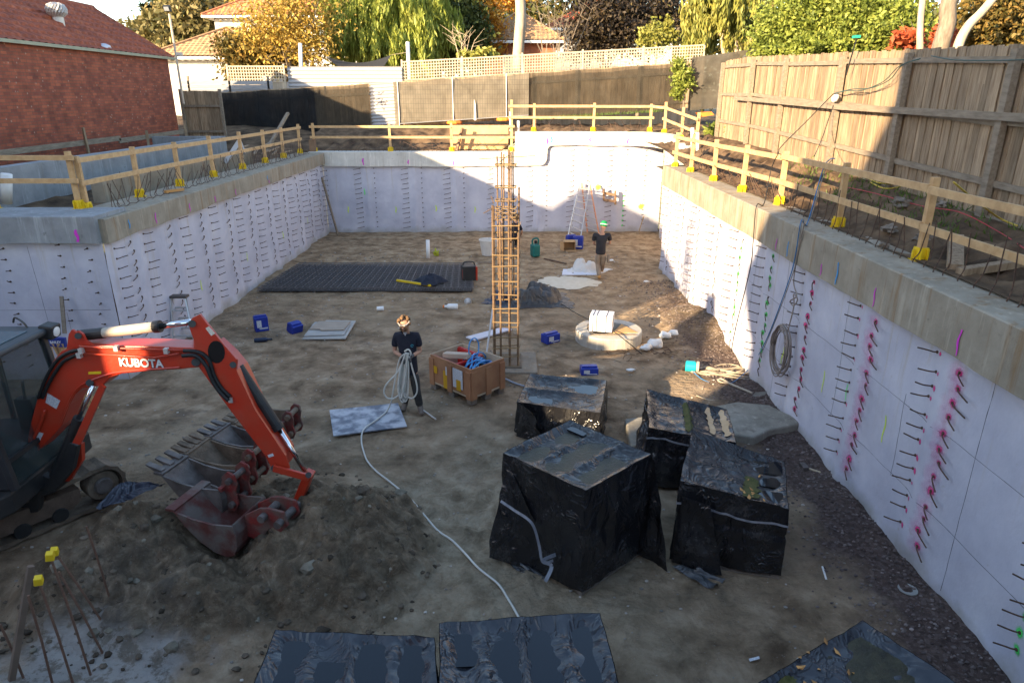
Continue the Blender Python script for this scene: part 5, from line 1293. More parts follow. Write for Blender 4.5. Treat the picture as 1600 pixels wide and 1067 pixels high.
for o in (.20, .44):                              # hanger plates of the bucket on the stick
    b_ = Vector((-3.06, 6.33, .72)) + KN * o
    MB().prism([b_ + KD * x + Vector((0, 0, z)) for x, z in ((.0, -.25), (.02, .02), (.22, .14), (.34, .16), (.52, .14), (.56, -.02), (.46, -.12), (.30, -.12), (.16, -.3))], KN * .035).build('hanger', REDW, bk, bevel=.006)
for x, z in ((.28, .06), (.48, .02)):
    b_ = Vector((-3.06, 6.33, .72)) + KD * x + Vector((0, 0, z)); MB().tube([b_ + KN * .12, b_ + KN * .55], .045, 12).build('hanger_pin', STEEL, bk)
for k, (c, w, tth, sc, rr, lab, ms) in enumerate((((-3.43, 6.90, .82), .46, 3, 1.05, .0, 'digging bucket with grey steel sides right behind the attached one', STEEL),
      ((-3.38, 7.42, .84), .46, 4, 1.0, .03, 'rust streaked digging bucket in the middle of the bucket row', MUD),
      ((-3.34, 7.92, .84), .42, 3, .95, .0, 'narrow digging bucket fourth along the row behind the stick', STEEL),
      ((-3.22, 8.42, .86), .62, 5, .85, .12, 'earth caked bucket with orange lip at the far end of the row', MUD))):
    t = thing('excavator_bucket', c, lab, 'bucket', 'spare excavator buckets on the spoil heap')
    bucket(t, c, w, tth, sc, rr, .06 - .03 * k, ms, REDW)
# ================================================================== things in the pit
def plastic(name, col, rough=.19, dust=(.10, .095, .09)):
    m, t, b = new_mat(name); q = NT(t); vec = q.coord()
    d = q.ramp(q.noise(vec, 2.4, 6, .7), [(.5, 0.), (.72, .30)])
    sp_ = q.ramp(q.noise(vec, 26, 3, .6), [(.70, 0.), (.78, .5)])
    g = q.n('NewGeometry'); sz = q.n('SeparateXYZ'); q.l(g.outputs['Normal'], sz.inputs[0])
    up = q.math('MULTIPLY', q.ramp(sz.outputs[2], [(.72, 0.), (.97, 1.)]), q.ramp(q.noise(vec, 3.1, 5, .65), [(.35, .04), (.7, .32)]))
    d = q.math('MAXIMUM', d, up)
    c = q.mix(d, col, dust); c = q.mix(sp_, c, (.35, .34, .33))
    q.l(c, b.inputs['Base Color']); b.inputs['Specular IOR Level'].default_value = .55
    cr = q.math('ABSOLUTE', q.math('SUBTRACT', q.noise(q.coord((1, 1, .6)), 2.3, 3, .6, 1.5), .5)); cr = q.ramp(cr, [(0., 1.), (.07, 0.)])
    q.l(q.math('ADD', q.math('MULTIPLY', d, .6), rough), b.inputs['Roughness'])
    n0 = q.bump(cr, .5, .03, b); n1 = q.bump(q.noise(q.coord((1, 1, .5)), 3.6, 5, .55, 1.2), .3, .05, b, n0); q.bump(q.noise(vec, 13, 4, .6, .8), .10, .02, b, n1)
    return m
PLAS = plastic('black plastic sheet', (.011, .011, .013))
PLASB = plastic('slate plastic sheet', (.018, .021, .028), .24, (.09, .09, .095))
PUD = mat('standing water', (.008, .011, .016), .03, spec=.42)
PUDM = mat('mossy puddle', (.018, .016, .009), .3, (.055, .048, .024), 9, 5, .5, 40, spec=.25)
LEAFB = mat('fallen leaf', (.38, .17, .05), .8, (.50, .27, .09), 9, 3, isl=.3)
MOSS = mat('moss', (.05, .06, .015), .95, (.11, .10, .03), 12, 4, .8, 50)
PALW = mat('grey pallet wood', (.13, .105, .085), .85, (.24, .20, .165), 5, 5, .4, 50, stretch=(3, 3, 8))
STRAP = mat('grey strap', (.13, .135, .155), .4, (.28, .29, .32), 9, 2)
def wrapped(label, C, zt, slats=4, along=0, flare=.06, depth=.055, seed=1, pl=PLAS, strap=None, gather=.02, pal=True, zb=.07):
    """pallet stack in black plastic. C: plan corners (near, right, far, left), zt: top height at each"""
    C = [Vector(c) for c in C]; cen = sum(C, Vector((0, 0))) / 4 if len(C[0]) == 2 else None
    t = thing('wrapped_pallet', (cen.x, cen.y, 0), label, 'wrapped pallet', 'pallet stacks wrapped in black plastic')
    def tp(u, v): return (C[0].lerp(C[1], u)).lerp(C[3].lerp(C[2], u), v)
    def tz(u, v): return (zt[0] * (1 - u) + zt[1] * u) * (1 - v) + (zt[3] * (1 - u) + zt[2] * u) * v
    def prof(s):                                    # sagging between slats
        k = abs(math.sin(s * math.pi * slats)); return k ** .5
    def wr(x, y, z): return Vector((fbm(x * 2 + z, y * 2, 1.2, 4, seed), fbm(x * 2, y * 2 + z, 1.2, 4, seed + 7), fbm(x * 2.4, y * 2.4, 1.4, 4, seed + 3)))
    def top(u, v):
        p = tp(u, v); s = (u if along else v); e = min(u, 1 - u, v, 1 - v); e = min(1, e / .10)
        z = tz(u, v) - depth * 1.35 * prof(s) * e; w = wr(p.x, p.y, 0)
        a_, b_ = (v, u) if along else (u, v)
        ridge = .006 * math.sin(5 * fbm(u * 3, v * 3, 1, 2, seed) + 16 * a_) * (.3 + .7 * e) + .004 * math.sin(a_ * 60 + 7 * fbm(u * 4, v * 4, 1, 2, seed + 2)) * (1 - prof(b_)) * e + .010 * max(0, fbm(a_ * 3 + b_, b_ * 14, 1., 3, seed + 9)) * (1.3 - e)
        return (p.x + .014 * w.x, p.y + .014 * w.y, z + .020 * w.z * (.35 + .65 * e) + ridge)
    N = 46
    m = MB().grid(top, N, N); m.build('cover', pl, t, smooth=True)
    s_ = MB(); cc = cen
    ring = []
    for a, b in ((0, 1), (1, 2), (2, 3), (3, 0)):
        for k in range(40): ring.append((a, b, k / 40))
    uvmap = {0: (0, 0), 1: (1, 0), 2: (1, 1), 3: (0, 1)}
    K = 22; vs = []
    for j in range(K + 1):
        f = j / K
        for a, b, k in ring:
            u = uvmap[a][0] + (uvmap[b][0] - uvmap[a][0]) * k; v = uvmap[a][1] + (uvmap[b][1] - uvmap[a][1]) * k
            q = Vector(top(u, v)); o = Vector((q.x - cc.x, q.y - cc.y)).normalized()
            zz = q.z + (zb + .05 * fbm(q.x * 2, q.y * 2, 1, 3, seed + 5) - q.z) * f
            cn = 4 * k * (1 - k)
            fold = gather * math.sin(q.x * 21 + q.y * 17 + 5 * fbm(q.x, q.y, 2, 2, seed)) * (1 - cn * .4) * min(1, f * 3)
            bulge = flare * f ** 1.6 + .05 * fbm(q.x * 1.3, q.y * 1.3 + zz * 1.4, 1.1, 4, seed + 1) * min(1, f * 4) + fold
            strp = -.03 * math.exp(-((f - .42) / .04) ** 2) if strap else 0
            vs.append((q.x + o.x * (bulge + strp + .006), q.y + o.y * (bulge + strp + .006), zz))
    n = len(ring); s_.add(vs, [(j * n + i, j * n + (i + 1) % n, (j + 1) * n + (i + 1) % n, (j + 1) * n + i) for j in range(K) for i in range(n)])
    s_.build('skirt', pl, t, smooth=True)
    if pal:
        m = MB()
        def pc(u, v, z): p = cen + (tp(u, v) - cen) * 1.03; return Vector((p.x, p.y, z))
        for v in np.linspace(.04, .96, 7): m.bar(pc(0, v, .125), pc(1, v, .125), .1, .022); m.bar(pc(0, v, .02), pc(1, v, .02), .1, .022)
        for u in (.04, .5, .96): m.bar(pc(u, 0, .07), pc(u, 1, .07), .09, .08)
        m.build('pallet', PALW, t)
    if strap:
        m = MB(); 
        for fr, jj in ((strap, 0),):
            pts = []
            j0 = int(fr * K)
            for i in range(0, n, 2):
                q = Vector(vs[j0 * n + i]); o = Vector((q.x - cc.x, q.y - cc.y)).normalized(); pts.append(Vector((q.x + o.x * .012, q.y + o.y * .012, q.z + .02 * math.sin(i * .2))))
            N2 = len(pts); w = []
            for i, p in enumerate(pts): w += [p + Vector((0, 0, .014)), p - Vector((0, 0, .014))]
            m.add(w, [(2 * i, 2 * i + 1, (2 * i + 3) % (2 * N2), (2 * i + 2) % (2 * N2)) for i in range(N2)])
        m.build('strap', STRAP, t, fix=False)
    return t, top, tp, tz
def patch(t, top, cells, mt, name, lift=.006, seed=1, nx=26, ny=12, flood=.022):
    """wet or mossy patches: a level sheet drowning the low part of a trough; with flood=None a ragged raised patch"""
    for k, (u0, u1, v0, v1) in enumerate(cells):
        m = MB()
        if flood is not None:
            zz = sorted(top(u0 + (u1 - u0) * a, v0 + (v1 - v0) * b)[2] for a in np.linspace(.05, .95, 9) for b in np.linspace(.05, .95, 9))
            z = zz[int(len(zz) * .25)] + flood
            c = [top(a, b) for a, b in ((u0, v0), (u1, v0), (u1, v1), (u0, v1))]; m.add([(p[0], p[1], z) for p in c], [(0, 1, 2, 3)])
        else:
            def ed(u, s): return .5 * max(.15, .72 + .5 * fbm(u * 5 + k * 3 + s, seed, 1.6, 4, seed)) * min(1, 9 * u + .1) ** .5 * min(1, 9 * (1 - u) + .1) ** .5
            for i in range(nx + 1):
                f = i / nx
                for j in range(ny + 1):
                    g = .5 + (j / ny - .5) * 2 * min(.6, ed(f, 0 if j > ny / 2 else 9))
                    u, v = (u0 + (u1 - u0) * f, v0 + (v1 - v0) * g) if abs(u1 - u0) >= abs(v1 - v0) else (u0 + (u1 - u0) * g, v0 + (v1 - v0) * f)
                    p = top(u, v); m.v.append((p[0], p[1], p[2] + lift))
            m.f = [(i * (ny + 1) + j, i * (ny + 1) + j + 1, (i + 1) * (ny + 1) + j + 1, (i + 1) * (ny + 1) + j) for i in range(nx) for j in range(ny)]
        m.build(name, mt, t, smooth=True, fix=False)
def flap(t, pts, pl=PLAS, seed=1, name='loose_flap', n=10):
    """crumpled quad of loose plastic through 4 points"""
    a, b, c, d = [Vector(p) for p in pts]; nn = (b - a).cross(d - a).normalized()
    def f(u, v):
        p = a.lerp(b, u).lerp(d.lerp(c, u), v); return p + nn * .07 * fbm(u * 2, v * 2, 1.2, 3, seed) * min(1, 4 * v + .1)
    return MB().grid(f, n, n).build(name, pl, t, smooth=True)
def litter(t, top, spots, mt, name, r=.05):
    m = MB()
    for k, (u, v) in enumerate(spots):
        p = Vector(top(u, v)) + Vector((0, 0, .012)); a = rnd.uniform(0, 6.28); s = r * rnd.uniform(.6, 1.3); e = Vector((math.cos(a), math.sin(a), .15)) * s; w = Vector((-math.sin(a), math.cos(a), rnd.uniform(-.2, .3))) * s * .55
        m.add([p - e, p + w, p + e + Vector((0, 0, .015)), p - w], [(0, 1, 2, 3)])
    return m.build(name, mt, t, fix=False)
def xy(v): return Vector((v.x, v.y))
# big middle stack
zt = 1.32
C = [xy(onz(915, 766, zt)), xy(onz(1017, 709, zt)), xy(onz(890, 657, zt)), xy(onz(787, 707, zt))]
t, top, tp, tz = wrapped('largest black wrapped pallet in the middle of the group, mossy puddles on top', C, [zt] * 4, 3, 0, .05, .05, 3, gather=.012)
# troughs run from near edge to right edge direction
patch(t, top, [(.06, .75, .03, .30), (.05, .96, .36, .64), (.05, .85, .70, .97)], PUDM, 'puddle', flood=.009)
patch(t, top, [(.87, .97, .72, .97)], PUD, 'clear_puddle')
fl_ = onz(762, 872, .03); 
flap(t, [onz(828, 800, .75), onz(795, 725, 1.2), onz(762, 872, .03), onz(880, 900, .03)], PLAS, 4)
flap(t, [onz(1017, 712, 1.3), onz(1022, 720, 1.28), onz(1045, 893, .04), onz(992, 862, .06)], PLAS, 6)
flap(t, [onz(776, 862, .05), onz(800, 868, .06), onz(860, 902, .02), onz(828, 905, .015)], PLAS, 8)
m = MB(); pts = spline([onz(787, 778, .95), onz(808, 792, .93), onz(835, 812, .85), onz(846, 845, .6), onz(852, 872, .40), onz(868, 870, .38)], 6)
for i, p in enumerate(pts): pts[i] = p + Vector((-.03, -.06, 0))
[m.bar(a, b, .028, .006, (0, -1, .3)) for a, b in zip(pts, pts[1:])]; q_ = spline([onz(868, 866, .4), onz(848, 876, .4), onz(862, 884, .36), onz(852, 908, .26)], 4); [m.bar(a, b, .04, .006, (0, -1, .3)) for a, b in zip(q_, q_[1:])]; m.build('tie', STRAP, t)
# back left stack
z1 = .60
C = [xy(onz(938, 645, z1)), xy(onz(948, 594, z1)), xy(onz(828, 580, z1 + .05)), xy(onz(808, 628, z1))]
t, top, tp, tz = wrapped('black wrapped pallet at the back left of the group with sunlit crumpled top', [C[3], C[0], C[1], C[2]], [z1] * 4, 2, 0, .05, .045, 11, gather=.02)
patch(t, top, [(.1, .4, .1, .45), (.5, .95, .55, .95)], PUD, 'puddle', flood=.004)
flap(t, [onz(812, 630, .60), onz(832, 645, .58), onz(848, 690, .05), onz(806, 682, .05)], PLAS, 9)
# back right stack
z2 = .92
C = [xy(onz(1018, 673, z2)), xy(onz(1093, 700, z2)), xy(onz(1150, 655, z2 - .25)), xy(onz(1011, 609, z2))]
C = [xy(onz(1014, 668, z2)), xy(onz(1150, 692, .74)), xy(onz(1136, 640, .70)), xy(onz(1010, 608, z2))]
t, top, tp, tz = wrapped('black wrapped pallet at the back right of the group, its torn top showing cardboard', C, [z2, .74, .70, z2], 2, 1, .07, .06, 17, strap=.2, gather=.03)
patch(t, top, [(.42, .54, .1, .9)], MOSS, 'moss_patch', .012, 8, flood=None)
patch(t, top, [(.72, .82, .25, .95), (.88, .98, .2, .95)], mat('torn cardboard', (.46, .30, .16), .8, (.60, .42, .25), 6, 4), 'torn_cardboard', .014, 9, flood=None)
flap(t, [onz(1012, 640, .9), onz(1014, 670, .88), onz(1000, 730, .3), onz(992, 690, .5)], PLAS, 10)
# front right stack
C = [xy(onz(1062, 760, 1.02)), xy(onz(1232, 795, .92)), xy(onz(1225, 722, .88)), xy(onz(1082, 676, 1.12))]
t, top, tp, tz = wrapped('black wrapped pallet at the front right of the group with grey strap and leaves', C, [1.10, .92, .88, 1.16], 1, 1, .04, .05, 23, strap=.30, gather=.014)
patch(t, top, [(.56, .76, .05, .5)], MOSS, 'moss_patch', .014, 8, flood=None)
patch(t, top, [(.6, .97, .06, .3), (.6, .97, .4, .6), (.55, .97, .66, .95)], PUD, 'puddle', flood=.01)
litter(t, top, [(.55 + rnd.random() * .3, .03 + rnd.random() * .6) for _ in range(12)], LEAFB, 'leaves', .035)
flap(t, [onz(1066, 775, .95), onz(1110, 790, .9), onz(1128, 900, .06), onz(1050, 880, .06)], PLAS, 12)
flap(t, [onz(1050, 884, .05), onz(1075, 880, .08), onz(1134, 905, .03), onz(1112, 922, .02)], plastic('dusty plastic', (.03, .035, .04), .3, (.4, .4, .4)), 13)
# three stacks in the foreground
z5 = 1.05
C = [xy(onz(372, 1130, z5)), xy(onz(690, 1130, z5)), xy(onz(678, 996, z5)), xy(onz(432, 984, z5))]
t, top, tp, tz = wrapped('black wrapped pallet at the bottom edge left of centre with four long puddles', C, [z5] * 4, 4, 1, .05, .045, 31, PLASB)
patch(t, top, [(.03, .24, .1, .97), (.27, .48, .03, .7), (.52, .74, .05, .98), (.77, .97, .2, .95)], PUD, 'puddle', flood=.014)
z6 = 1.25
C = [xy(onz(688, 1140, z6)), xy(onz(985, 1140, z6)), xy(onz(936, 957, z6)), xy(onz(688, 973, z6))]
t, top, tp, tz = wrapped('black wrapped pallet at the bottom edge centre with broad dark puddles between ridges', C, [z6] * 4, 4, 1, .03, .05, 37, PLASB)
patch(t, top, [(.03, .24, .6, .97), (.27, .49, .1, .97), (.52, .74, .1, .97), (.77, .97, .1, .95)], PUD, 'puddle', flood=.012)
z7 = 1.15
C = [xy(onz(1330, 1190, z7)), xy(onz(1520, 1085, z7)), xy(onz(1348, 968, z7)), xy(onz(1150, 1090, z7))]
t, top, tp, tz = wrapped('black wrapped pallet in the bottom right corner with leaf filled tears', C, [z7] * 4, 2, 1, .03, .04, 41, PLASB)
patch(t, top, [(.53, .96, .3, .98)], PUDM, 'puddle', flood=.012)
patch(t, top, [(.22, .38, .72, .94), (.05, .18, .60, .85)], MOSS, 'moss_patch', .014, 17, flood=None)
litter(t, top, [(.2 + rnd.random() * .5, .5 + rnd.random() * .5) for _ in range(16)], LEAFB, 'leaves', .03)

# tarpaulins
def heap_sheet(name, label, c, rx, ry, h, mt, seed, cat='tarpaulin', amp=.5):
    g = random.Random(seed); bl = [(g.uniform(-.45, .45), g.uniform(-.4, .4), g.uniform(.22, .42), g.uniform(.6, 1.)) for _ in range(6)]; rot = g.uniform(-.5, .5)
    def f(u, v):
        a, b = 2 * u - 1, 2 * v - 1; a += .16 * fbm(b * 1.5, a, 1.4, 3, seed + 1); b += .16 * fbm(a * 1.5, b, 1.4, 3, seed + 6)
        hh = max(w * max(0., 1 - (((a - p) ** 2 + (b - q) ** 2) ** .5 / r) ** 3) ** .6 if (a - p) ** 2 + (b - q) ** 2 < r * r else 0 for p, q, r, w in bl)
        x = c[0] + (a * math.cos(rot) - b * math.sin(rot)) * rx; y = c[1] + (a * math.sin(rot) + b * math.cos(rot)) * ry
        e = min(1, 4 * min(u, 1 - u, v, 1 - v))
        z = h * hh * (.8 + amp * .4 * fbm(x * 2, y * 2, 1, 3, seed + 2)) + .11 * abs(fbm(x * 2.6, y * 2.6, 1.5, 3, seed + 4)) * e
        return (x, y, floor_z(x, y) + .015 + z)
    return tag(MB().grid(f, 64, 54).build(name, mt, smooth=True), label, cat)
TARP = plastic('grey black tarpaulin', (.035, .033, .032), .34, (.16, .15, .14))
p = onz(835, 470); heap_sheet('tarpaulin', 'crumpled black tarpaulin heaped behind the rebar column', (p.x, p.y), .95, .7, .5, TARP, 5, amp=.9)
p = onz(783, 470); heap_sheet('tarpaulin', 'low dark blue tarpaulin bundle left behind the rebar column', (p.x, p.y), .4, .5, .28, plastic('navy tarpaulin', (.03, .035, .06), .4), 6)
p = onz(205, 780, .25)
m = MB().grid(lambda u, v: onz(150 + 95 * u + 14 * v, 795 - 38 * u - (28 - 10 * u) * (1 - v) * math.sin(u * 3.1) , .30 + .18 * u) + Vector((0, 0, .05 * fbm(u * 3, v * 3, 1, 3, 2))), 22, 10)
tag(m.build('plastic_sheet', plastic('blue black sheet', (.03, .034, .055), .3), smooth=True), 'torn blue black plastic sheet between the excavator track and the heap', 'plastic sheet')

# rebar column cage
RUST = mat('rusty reinforcing steel', (.10, .062, .036), .8, (.20, .125, .07), 18, 4, .4, 120)
TIE = mat('sunlit tint tie steel', (.18, .115, .05), .65, (.27, .18, .08), 14, 3, .3, 100)  # yellower than the bars to paint in sunlight on the ties
def cage():
    ctr = onz(791, 568); X0, Y0 = ctr.x, ctr.y
    t = thing('reinforcement_cage', (X0, Y0, 0), 'tall rusty rebar column cage standing on a pad in the middle of the pit', 'rebar cage')
    def top(px, py, y): return ony(px, py, y).z
    wx, dy = .235, .30
    bars = [(-wx, -dy, 3.25), (-.10, -dy, 2.95), (.07, -dy, 3.35), (wx, -dy, 2.75), (-wx, dy, 3.15), (wx, dy, 3.5), (-.06, dy, 4.15), (.06, dy, 4.2), (-.14, .05, 4.1), (.16, 0, 4.22), (-.05, -.08, 4.15), (.05, .12, 4.2), (.1, -.05, 4.18)]
    for k, (x, y, z) in enumerate(bars):
        lx, ly = rnd.gauss(0, .012), rnd.gauss(0, .012); up = z > 4
        z0 = 0 if not up else 1.4
        m = MB().tube([(X0 + x, Y0 + y, z0 - .05), (X0 + x + lx, Y0 + y + ly, (z0 + z) / 2), (X0 + x + lx * 1.5, Y0 + y + ly * 1.5, z)], .019 if k < 6 else .014, 7)
        m.build('vertical_bar', RUST, t)
    for x in (-.11, .08): MB().tube([(X0 + x, Y0 - dy + .03, -.05), (X0 + x, Y0 - dy + .03, 1.5)], .0145, 7).build('vertical_bar', RUST, t)
    def tie(z, a=wx + .02, b=dy + .02, tl=0.):
        P = [(X0 - a, Y0 - b, z), (X0 + a, Y0 - b, z + tl), (X0 + a, Y0 + b, z + tl), (X0 - a, Y0 + b, z)]
        m = MB(); [m.tube([P[i], P[(i + 1) % 4]], .0125, 5) for i in range(4)]; m.tube([P[0], (X0 - a + .06, Y0 - b + .08, z - .03)], .007, 4); m.tube([P[1], (X0 + a + .03, Y0 - b + .05, z + .07)], .007, 4)
        m.build('tie', TIE, t)
    for z in (.06, .25, .45, .68, 1.0, 1.28, 1.54, 1.8, 2.08, 2.34, 2.62, 2.88): tie(z + rnd.uniform(-.02, .02), tl=rnd.uniform(-.03, .03))
    for z in (3.0, 3.08, 3.16, 3.3, 3.55, 3.95): tie(z, .19, .13)
    m = MB(); m.tube([(X0 - .5, Y0, 4.05), (X0 + .55, Y0 + .1, 4.1)], .007, 5); m.tube([(X0 - .1, Y0 - .6, 4.05), (X0 + .1, Y0 + .4, 4.12)], .007, 5)
    for p0, p1 in (((-wx, -dy, 3.2), (-wx - .17, -dy - .1, 3.12)), ((-wx + .02, -dy, 3.28), (-wx - .03, -dy, 3.42)), ((.0, -dy, 3.1), (.2, -dy - .05, 2.95)), ((-.05, -dy, 3.2), (-.2, -dy, 2.98))):
        m.tube([(X0 + p0[0], Y0 + p0[1], p0[2]), (X0 + p1[0], Y0 + p1[1], p1[2])], .009, 5)
    m.build('loose_bar', RUST, t)
    MB().box((X0, Y0, .0), (1.25, 1.15, .09)).build('blinding_pad', concrete('pad concrete', (.17, .135, .10), (.28, .235, .18)), t, bevel=.02)
    MB().box((X0, Y0 + .0, .045), (.62, .74, .05)).build('muddy_starter', MUD, t)
cage()
p = onz(755, 600); tag(MB().tube([onz(754, 598, .02), ony(770, 482, onz(786, 520).y - .6)], .02, 6).build('prop_pole', mat('grey pole', (.42, .42, .42), .5)), 'thin grey pole leaning against the rebar column', 'pole')
q0, q1, q2, q3 = onz(728, 528, .02), onz(742, 533, .02), onz(800, 516, .02), onz(784, 513, .02)
tag(MB().prism([q0, q1, q2, q3], (0, 0, .03)).build('white_board', mat('pale melamine', (.55, .54, .60), .5)), 'narrow pale board lying on the floor left of the column foot', 'board')

# stack of mesh sheets
q = [onz(404, 454, .06), onz(738, 454, .06), onz(736, 415, .06), onz(468, 415, .06)]
t = thing('mesh_sheets', q[0].lerp(q[2], .5), 'flat stack of black steel reinforcing mesh sheets on the floor', 'steel mesh')
MESH = mat('black mesh steel', (.08, .075, .078), .5, (.19, .18, .18), 20, 3)
for L in range(4):
    m = MB(); dz = .03 * L; ox = Vector((rnd.uniform(-.05, .05), rnd.uniform(-.05, .05), dz))
    nu, nv = 30, 13
    for i in range(nu + 1): m.tube([q[0].lerp(q[1], i / nu) + ox, q[3].lerp(q[2], i / nu) + ox], .009, 4)
    for j in range(nv + 1): m.tube([q[0].lerp(q[3], j / nv) + ox + Vector((0, 0, .012)), q[1].lerp(q[2], j / nv) + ox + Vector((0, 0, .012))], .009, 4)
    m.build('sheet', MESH, t)
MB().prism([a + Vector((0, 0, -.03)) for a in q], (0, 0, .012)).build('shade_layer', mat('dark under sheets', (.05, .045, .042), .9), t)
zt_ = .19
tag(MB().bar(onz(620, 438, zt_), onz(673, 446, zt_), .06, .05).build('spirit_level', YEL), 'yellow spirit level lying on the black mesh sheets', 'level')
p = onz(672, 441, zt_); heap = MB()
def jk(u, v): 
    a = 6.283 * u; return (p.x + .42 * v * math.cos(a) * (1 + .3 * math.sin(3 * a)), p.y + .35 * v * math.sin(a), zt_ + .22 * (1 - v ** 2) * (1 + .5 * fbm(u * 3, v * 3, 1.3, 3, 3)))
tag(MB().grid(jk, 30, 10).build('jacket', mat('navy cloth', (.012, .017, .03), .9, (.025, .03, .045), 9, 3, .4, 40), smooth=True), 'navy jacket dropped on the black mesh sheets', 'jacket')
p = onz(733, 437, .12)
t = thing('welder', p, 'red and black portable welding machine on the corner of the mesh sheets', 'machine')
MB().box(p + Vector((0, 0, .22)), (.42, .35, .42), (0, 0, .2)).build('case', BLK, t, bevel=.02)
MB().box(p + Vector((.2, -.0, .22)), (.05, .36, .4), (0, 0, .2)).build('end_panel', RED, t, bevel=.01); MB().box(p + Vector((-.06, -.17, .2)), (.26, .03, .28), (0, 0, .2)).build('side_panel', REDW, t)
MB().tube(spline([p + Vector(k) for k in ((-.17, 0, .43), (-.12, 0, .52), (.12, .02, .52), (.17, .03, .43))], 4), .018, 6).build('handle', BLK, t)
MB().box(p + Vector((.235, -.02, .28)), (.012, .12, .16), (0, 0, .2)).build('white_label', STICK, t)

# crate with hose and red tub
def crate():
    A, Bc, D = onz(737, 634, 0), onz(788, 613, 0), onz(679, 603, 0)
    u = (Bc - A); v = (D - A); w, l = u.length, v.length; u.normalize(); v = (v - u * v.dot(u)).normalized(); l *= .98; H_ = .62
    ply = mat('brown plywood', (.27, .12, .06), .65, (.36, .18, .09), 4, 5, .15, 30); plyi = mat('pale plywood', (.40, .30, .20), .8, (.50, .40, .28), 3, 4)
    t = thing('crate', A.lerp(Bc + v * l, .5), 'open brown plywood crate of hoses in front of the rebar column', 'crate')
    M = Matrix((u, v, Vector((0, 0, 1)))).transposed()
    def bx(c, d): return A + u * c[0] + v * c[1] + Vector((0, 0, c[2])), d
    def put(name, c, d, mt, bev=.0): return MB().box(*bx(c, d), M).build(name, mt, t, bevel=bev)
    put('end_panel', (w / 2, .012, .16 + H_ / 2 - .05), (w, .024, H_ - .1), ply); put('end_panel', (w / 2, l - .012, .16 + H_ / 2 - .05), (w, .024, H_ - .1), plyi)
    put('side_panel', (.012, l / 2, .16 + H_ / 2 - .05), (.024, l - .05, H_ - .1), ply); put('side_panel', (w - .012, l / 2, .16 + H_ / 2 - .05), (.024, l - .05, H_ - .1), plyi)
    put('floor_panel', (w / 2, l / 2, .14), (w, l, .03), plyi)
    for a in (.06, w / 2, w - .06): put('batten', (a, -.012, .36), (.12, .024, .52), ply)
    for b in (.06, l / 2, l - .06): put('batten', (-.012, b, .36), (.024, .12, .52), ply)
    for a in (.07, w / 2, w - .07):
        for b in (.07, l / 2, l - .07): put('foot', (a, b, .055), (.13, .13, .11), PALW)
    put('shipping_label', (-.016, l * .30, .42), (.006, .26, .36), STICK); put('shipping_label', (-.016, l * .52, .48), (.006, .16, .16), STICK)
    tape = mat('yellow tape', (.55, .30, .01), .6)
    for b, z, q_ in ((l * .28, .3, .2), (l * .6, .30, .34), (l * .85, .42, .14)): put('yellow_tape', (-.0135 - .006 * (b < l * .4), b, z), (.005, .09 if b > .9 else .12, q_), tape)
    # red tub
    tub = mat('red tub', (.42, .018, .015), .45, (.5, .03, .02), 4, 2); tt = thing('plastic_tub', A + u * w * .45 + v * l * .72, 'red plastic tub inside the brown crate', 'tub')
    m = MB()
    for c, d in (((w * .12, l * .72, .42), (.03, .62, .42)), ((w * .82, l * .72, .42), (.03, .62, .42)), ((w * .47, l * .72 - .31, .42), (w * .7, .03, .42)), ((w * .47, l * .72 + .31, .42), (w * .7, .03, .42)), ((w * .47, l * .72, .23), (w * .7, .62, .03))): m.box(*bx(c, d), M)
    m.build('body', tub, tt); 
    m = MB(); m.box(*bx((w * .47, l * .72 + .34, .63), (w * .8, .05, .03)), M); m.box(*bx((w * .47, l * .72 - .34, .63), (w * .8, .05, .03)), M); m.box(*bx((w * .08, l * .72, .63), (.05, .66, .03)), M); m.box(*bx((w * .86, l * .72, .63), (.05, .66, .03)), M); m.build('rim', tub, tt)
    m = MB(); 
    c0 = A + u * w * .38 + v * l * .64 + Vector((0, 0, .68)); m.box(c0, (.14, .55, .08), M @ Euler((-.14, 0, .25)).to_matrix())
    o = m.build('timber_block', mat('raw timber', (.42, .32, .24), .8, (.5, .4, .3), 5, 3)); tag(o, 'short pale timber offcut laid across the red tub', 'timber')
    hose = mat('blue air hose', (.03, .20, .52), .4, (.10, .34, .62), 8, 2); m = MB(); g = random.Random(3)
    for k in range(15):
        r = g.uniform(.19, .30); c = A + u * (w * .58 + g.gauss(0, .05)) + v * (l * .30 + .02 * k - .12) + Vector((0, 0, .44 + g.gauss(0, .03)))
        ax = Euler((g.gauss(0, .25), g.gauss(0, .2), g.gauss(0, .35))).to_matrix(); m.tube([c + ax @ (u * r * math.cos(a) + Vector((0, 0, 1)) * r * math.sin(a) * .85) for a in np.linspace(0, 6.28, 22)], .013, 6)
    c = A + u * w * .62 + v * l * .42 + Vector((0, 0, .84)); m.tube(spline([c + u * a + Vector((0, 0, b)) for a, b in ((-.10, -.3), (-.12, 0), (-.07, .15), (.04, .17), (.12, .05), (.1, -.15), (-.02, -.25))], 5), .013, 6)
    for k in range(7): m.tube(spline([A + u * (w * .6 + .06 * k * .5) + v * (l * .2) + Vector((0, 0, .5)), A + u * (w * .75 + .03 * k) + v * (l * .12 - .0) + Vector((0, 0, .62 - .01 * k)), A + u * (w * .85) + v * (l * .25 + .04 * k) + Vector((0, 0, .45))], 5), .013, 6)
    tag(m.build('hose_coil', hose, smooth=True), 'blue air hose coiled inside the brown crate', 'hose')
crate()

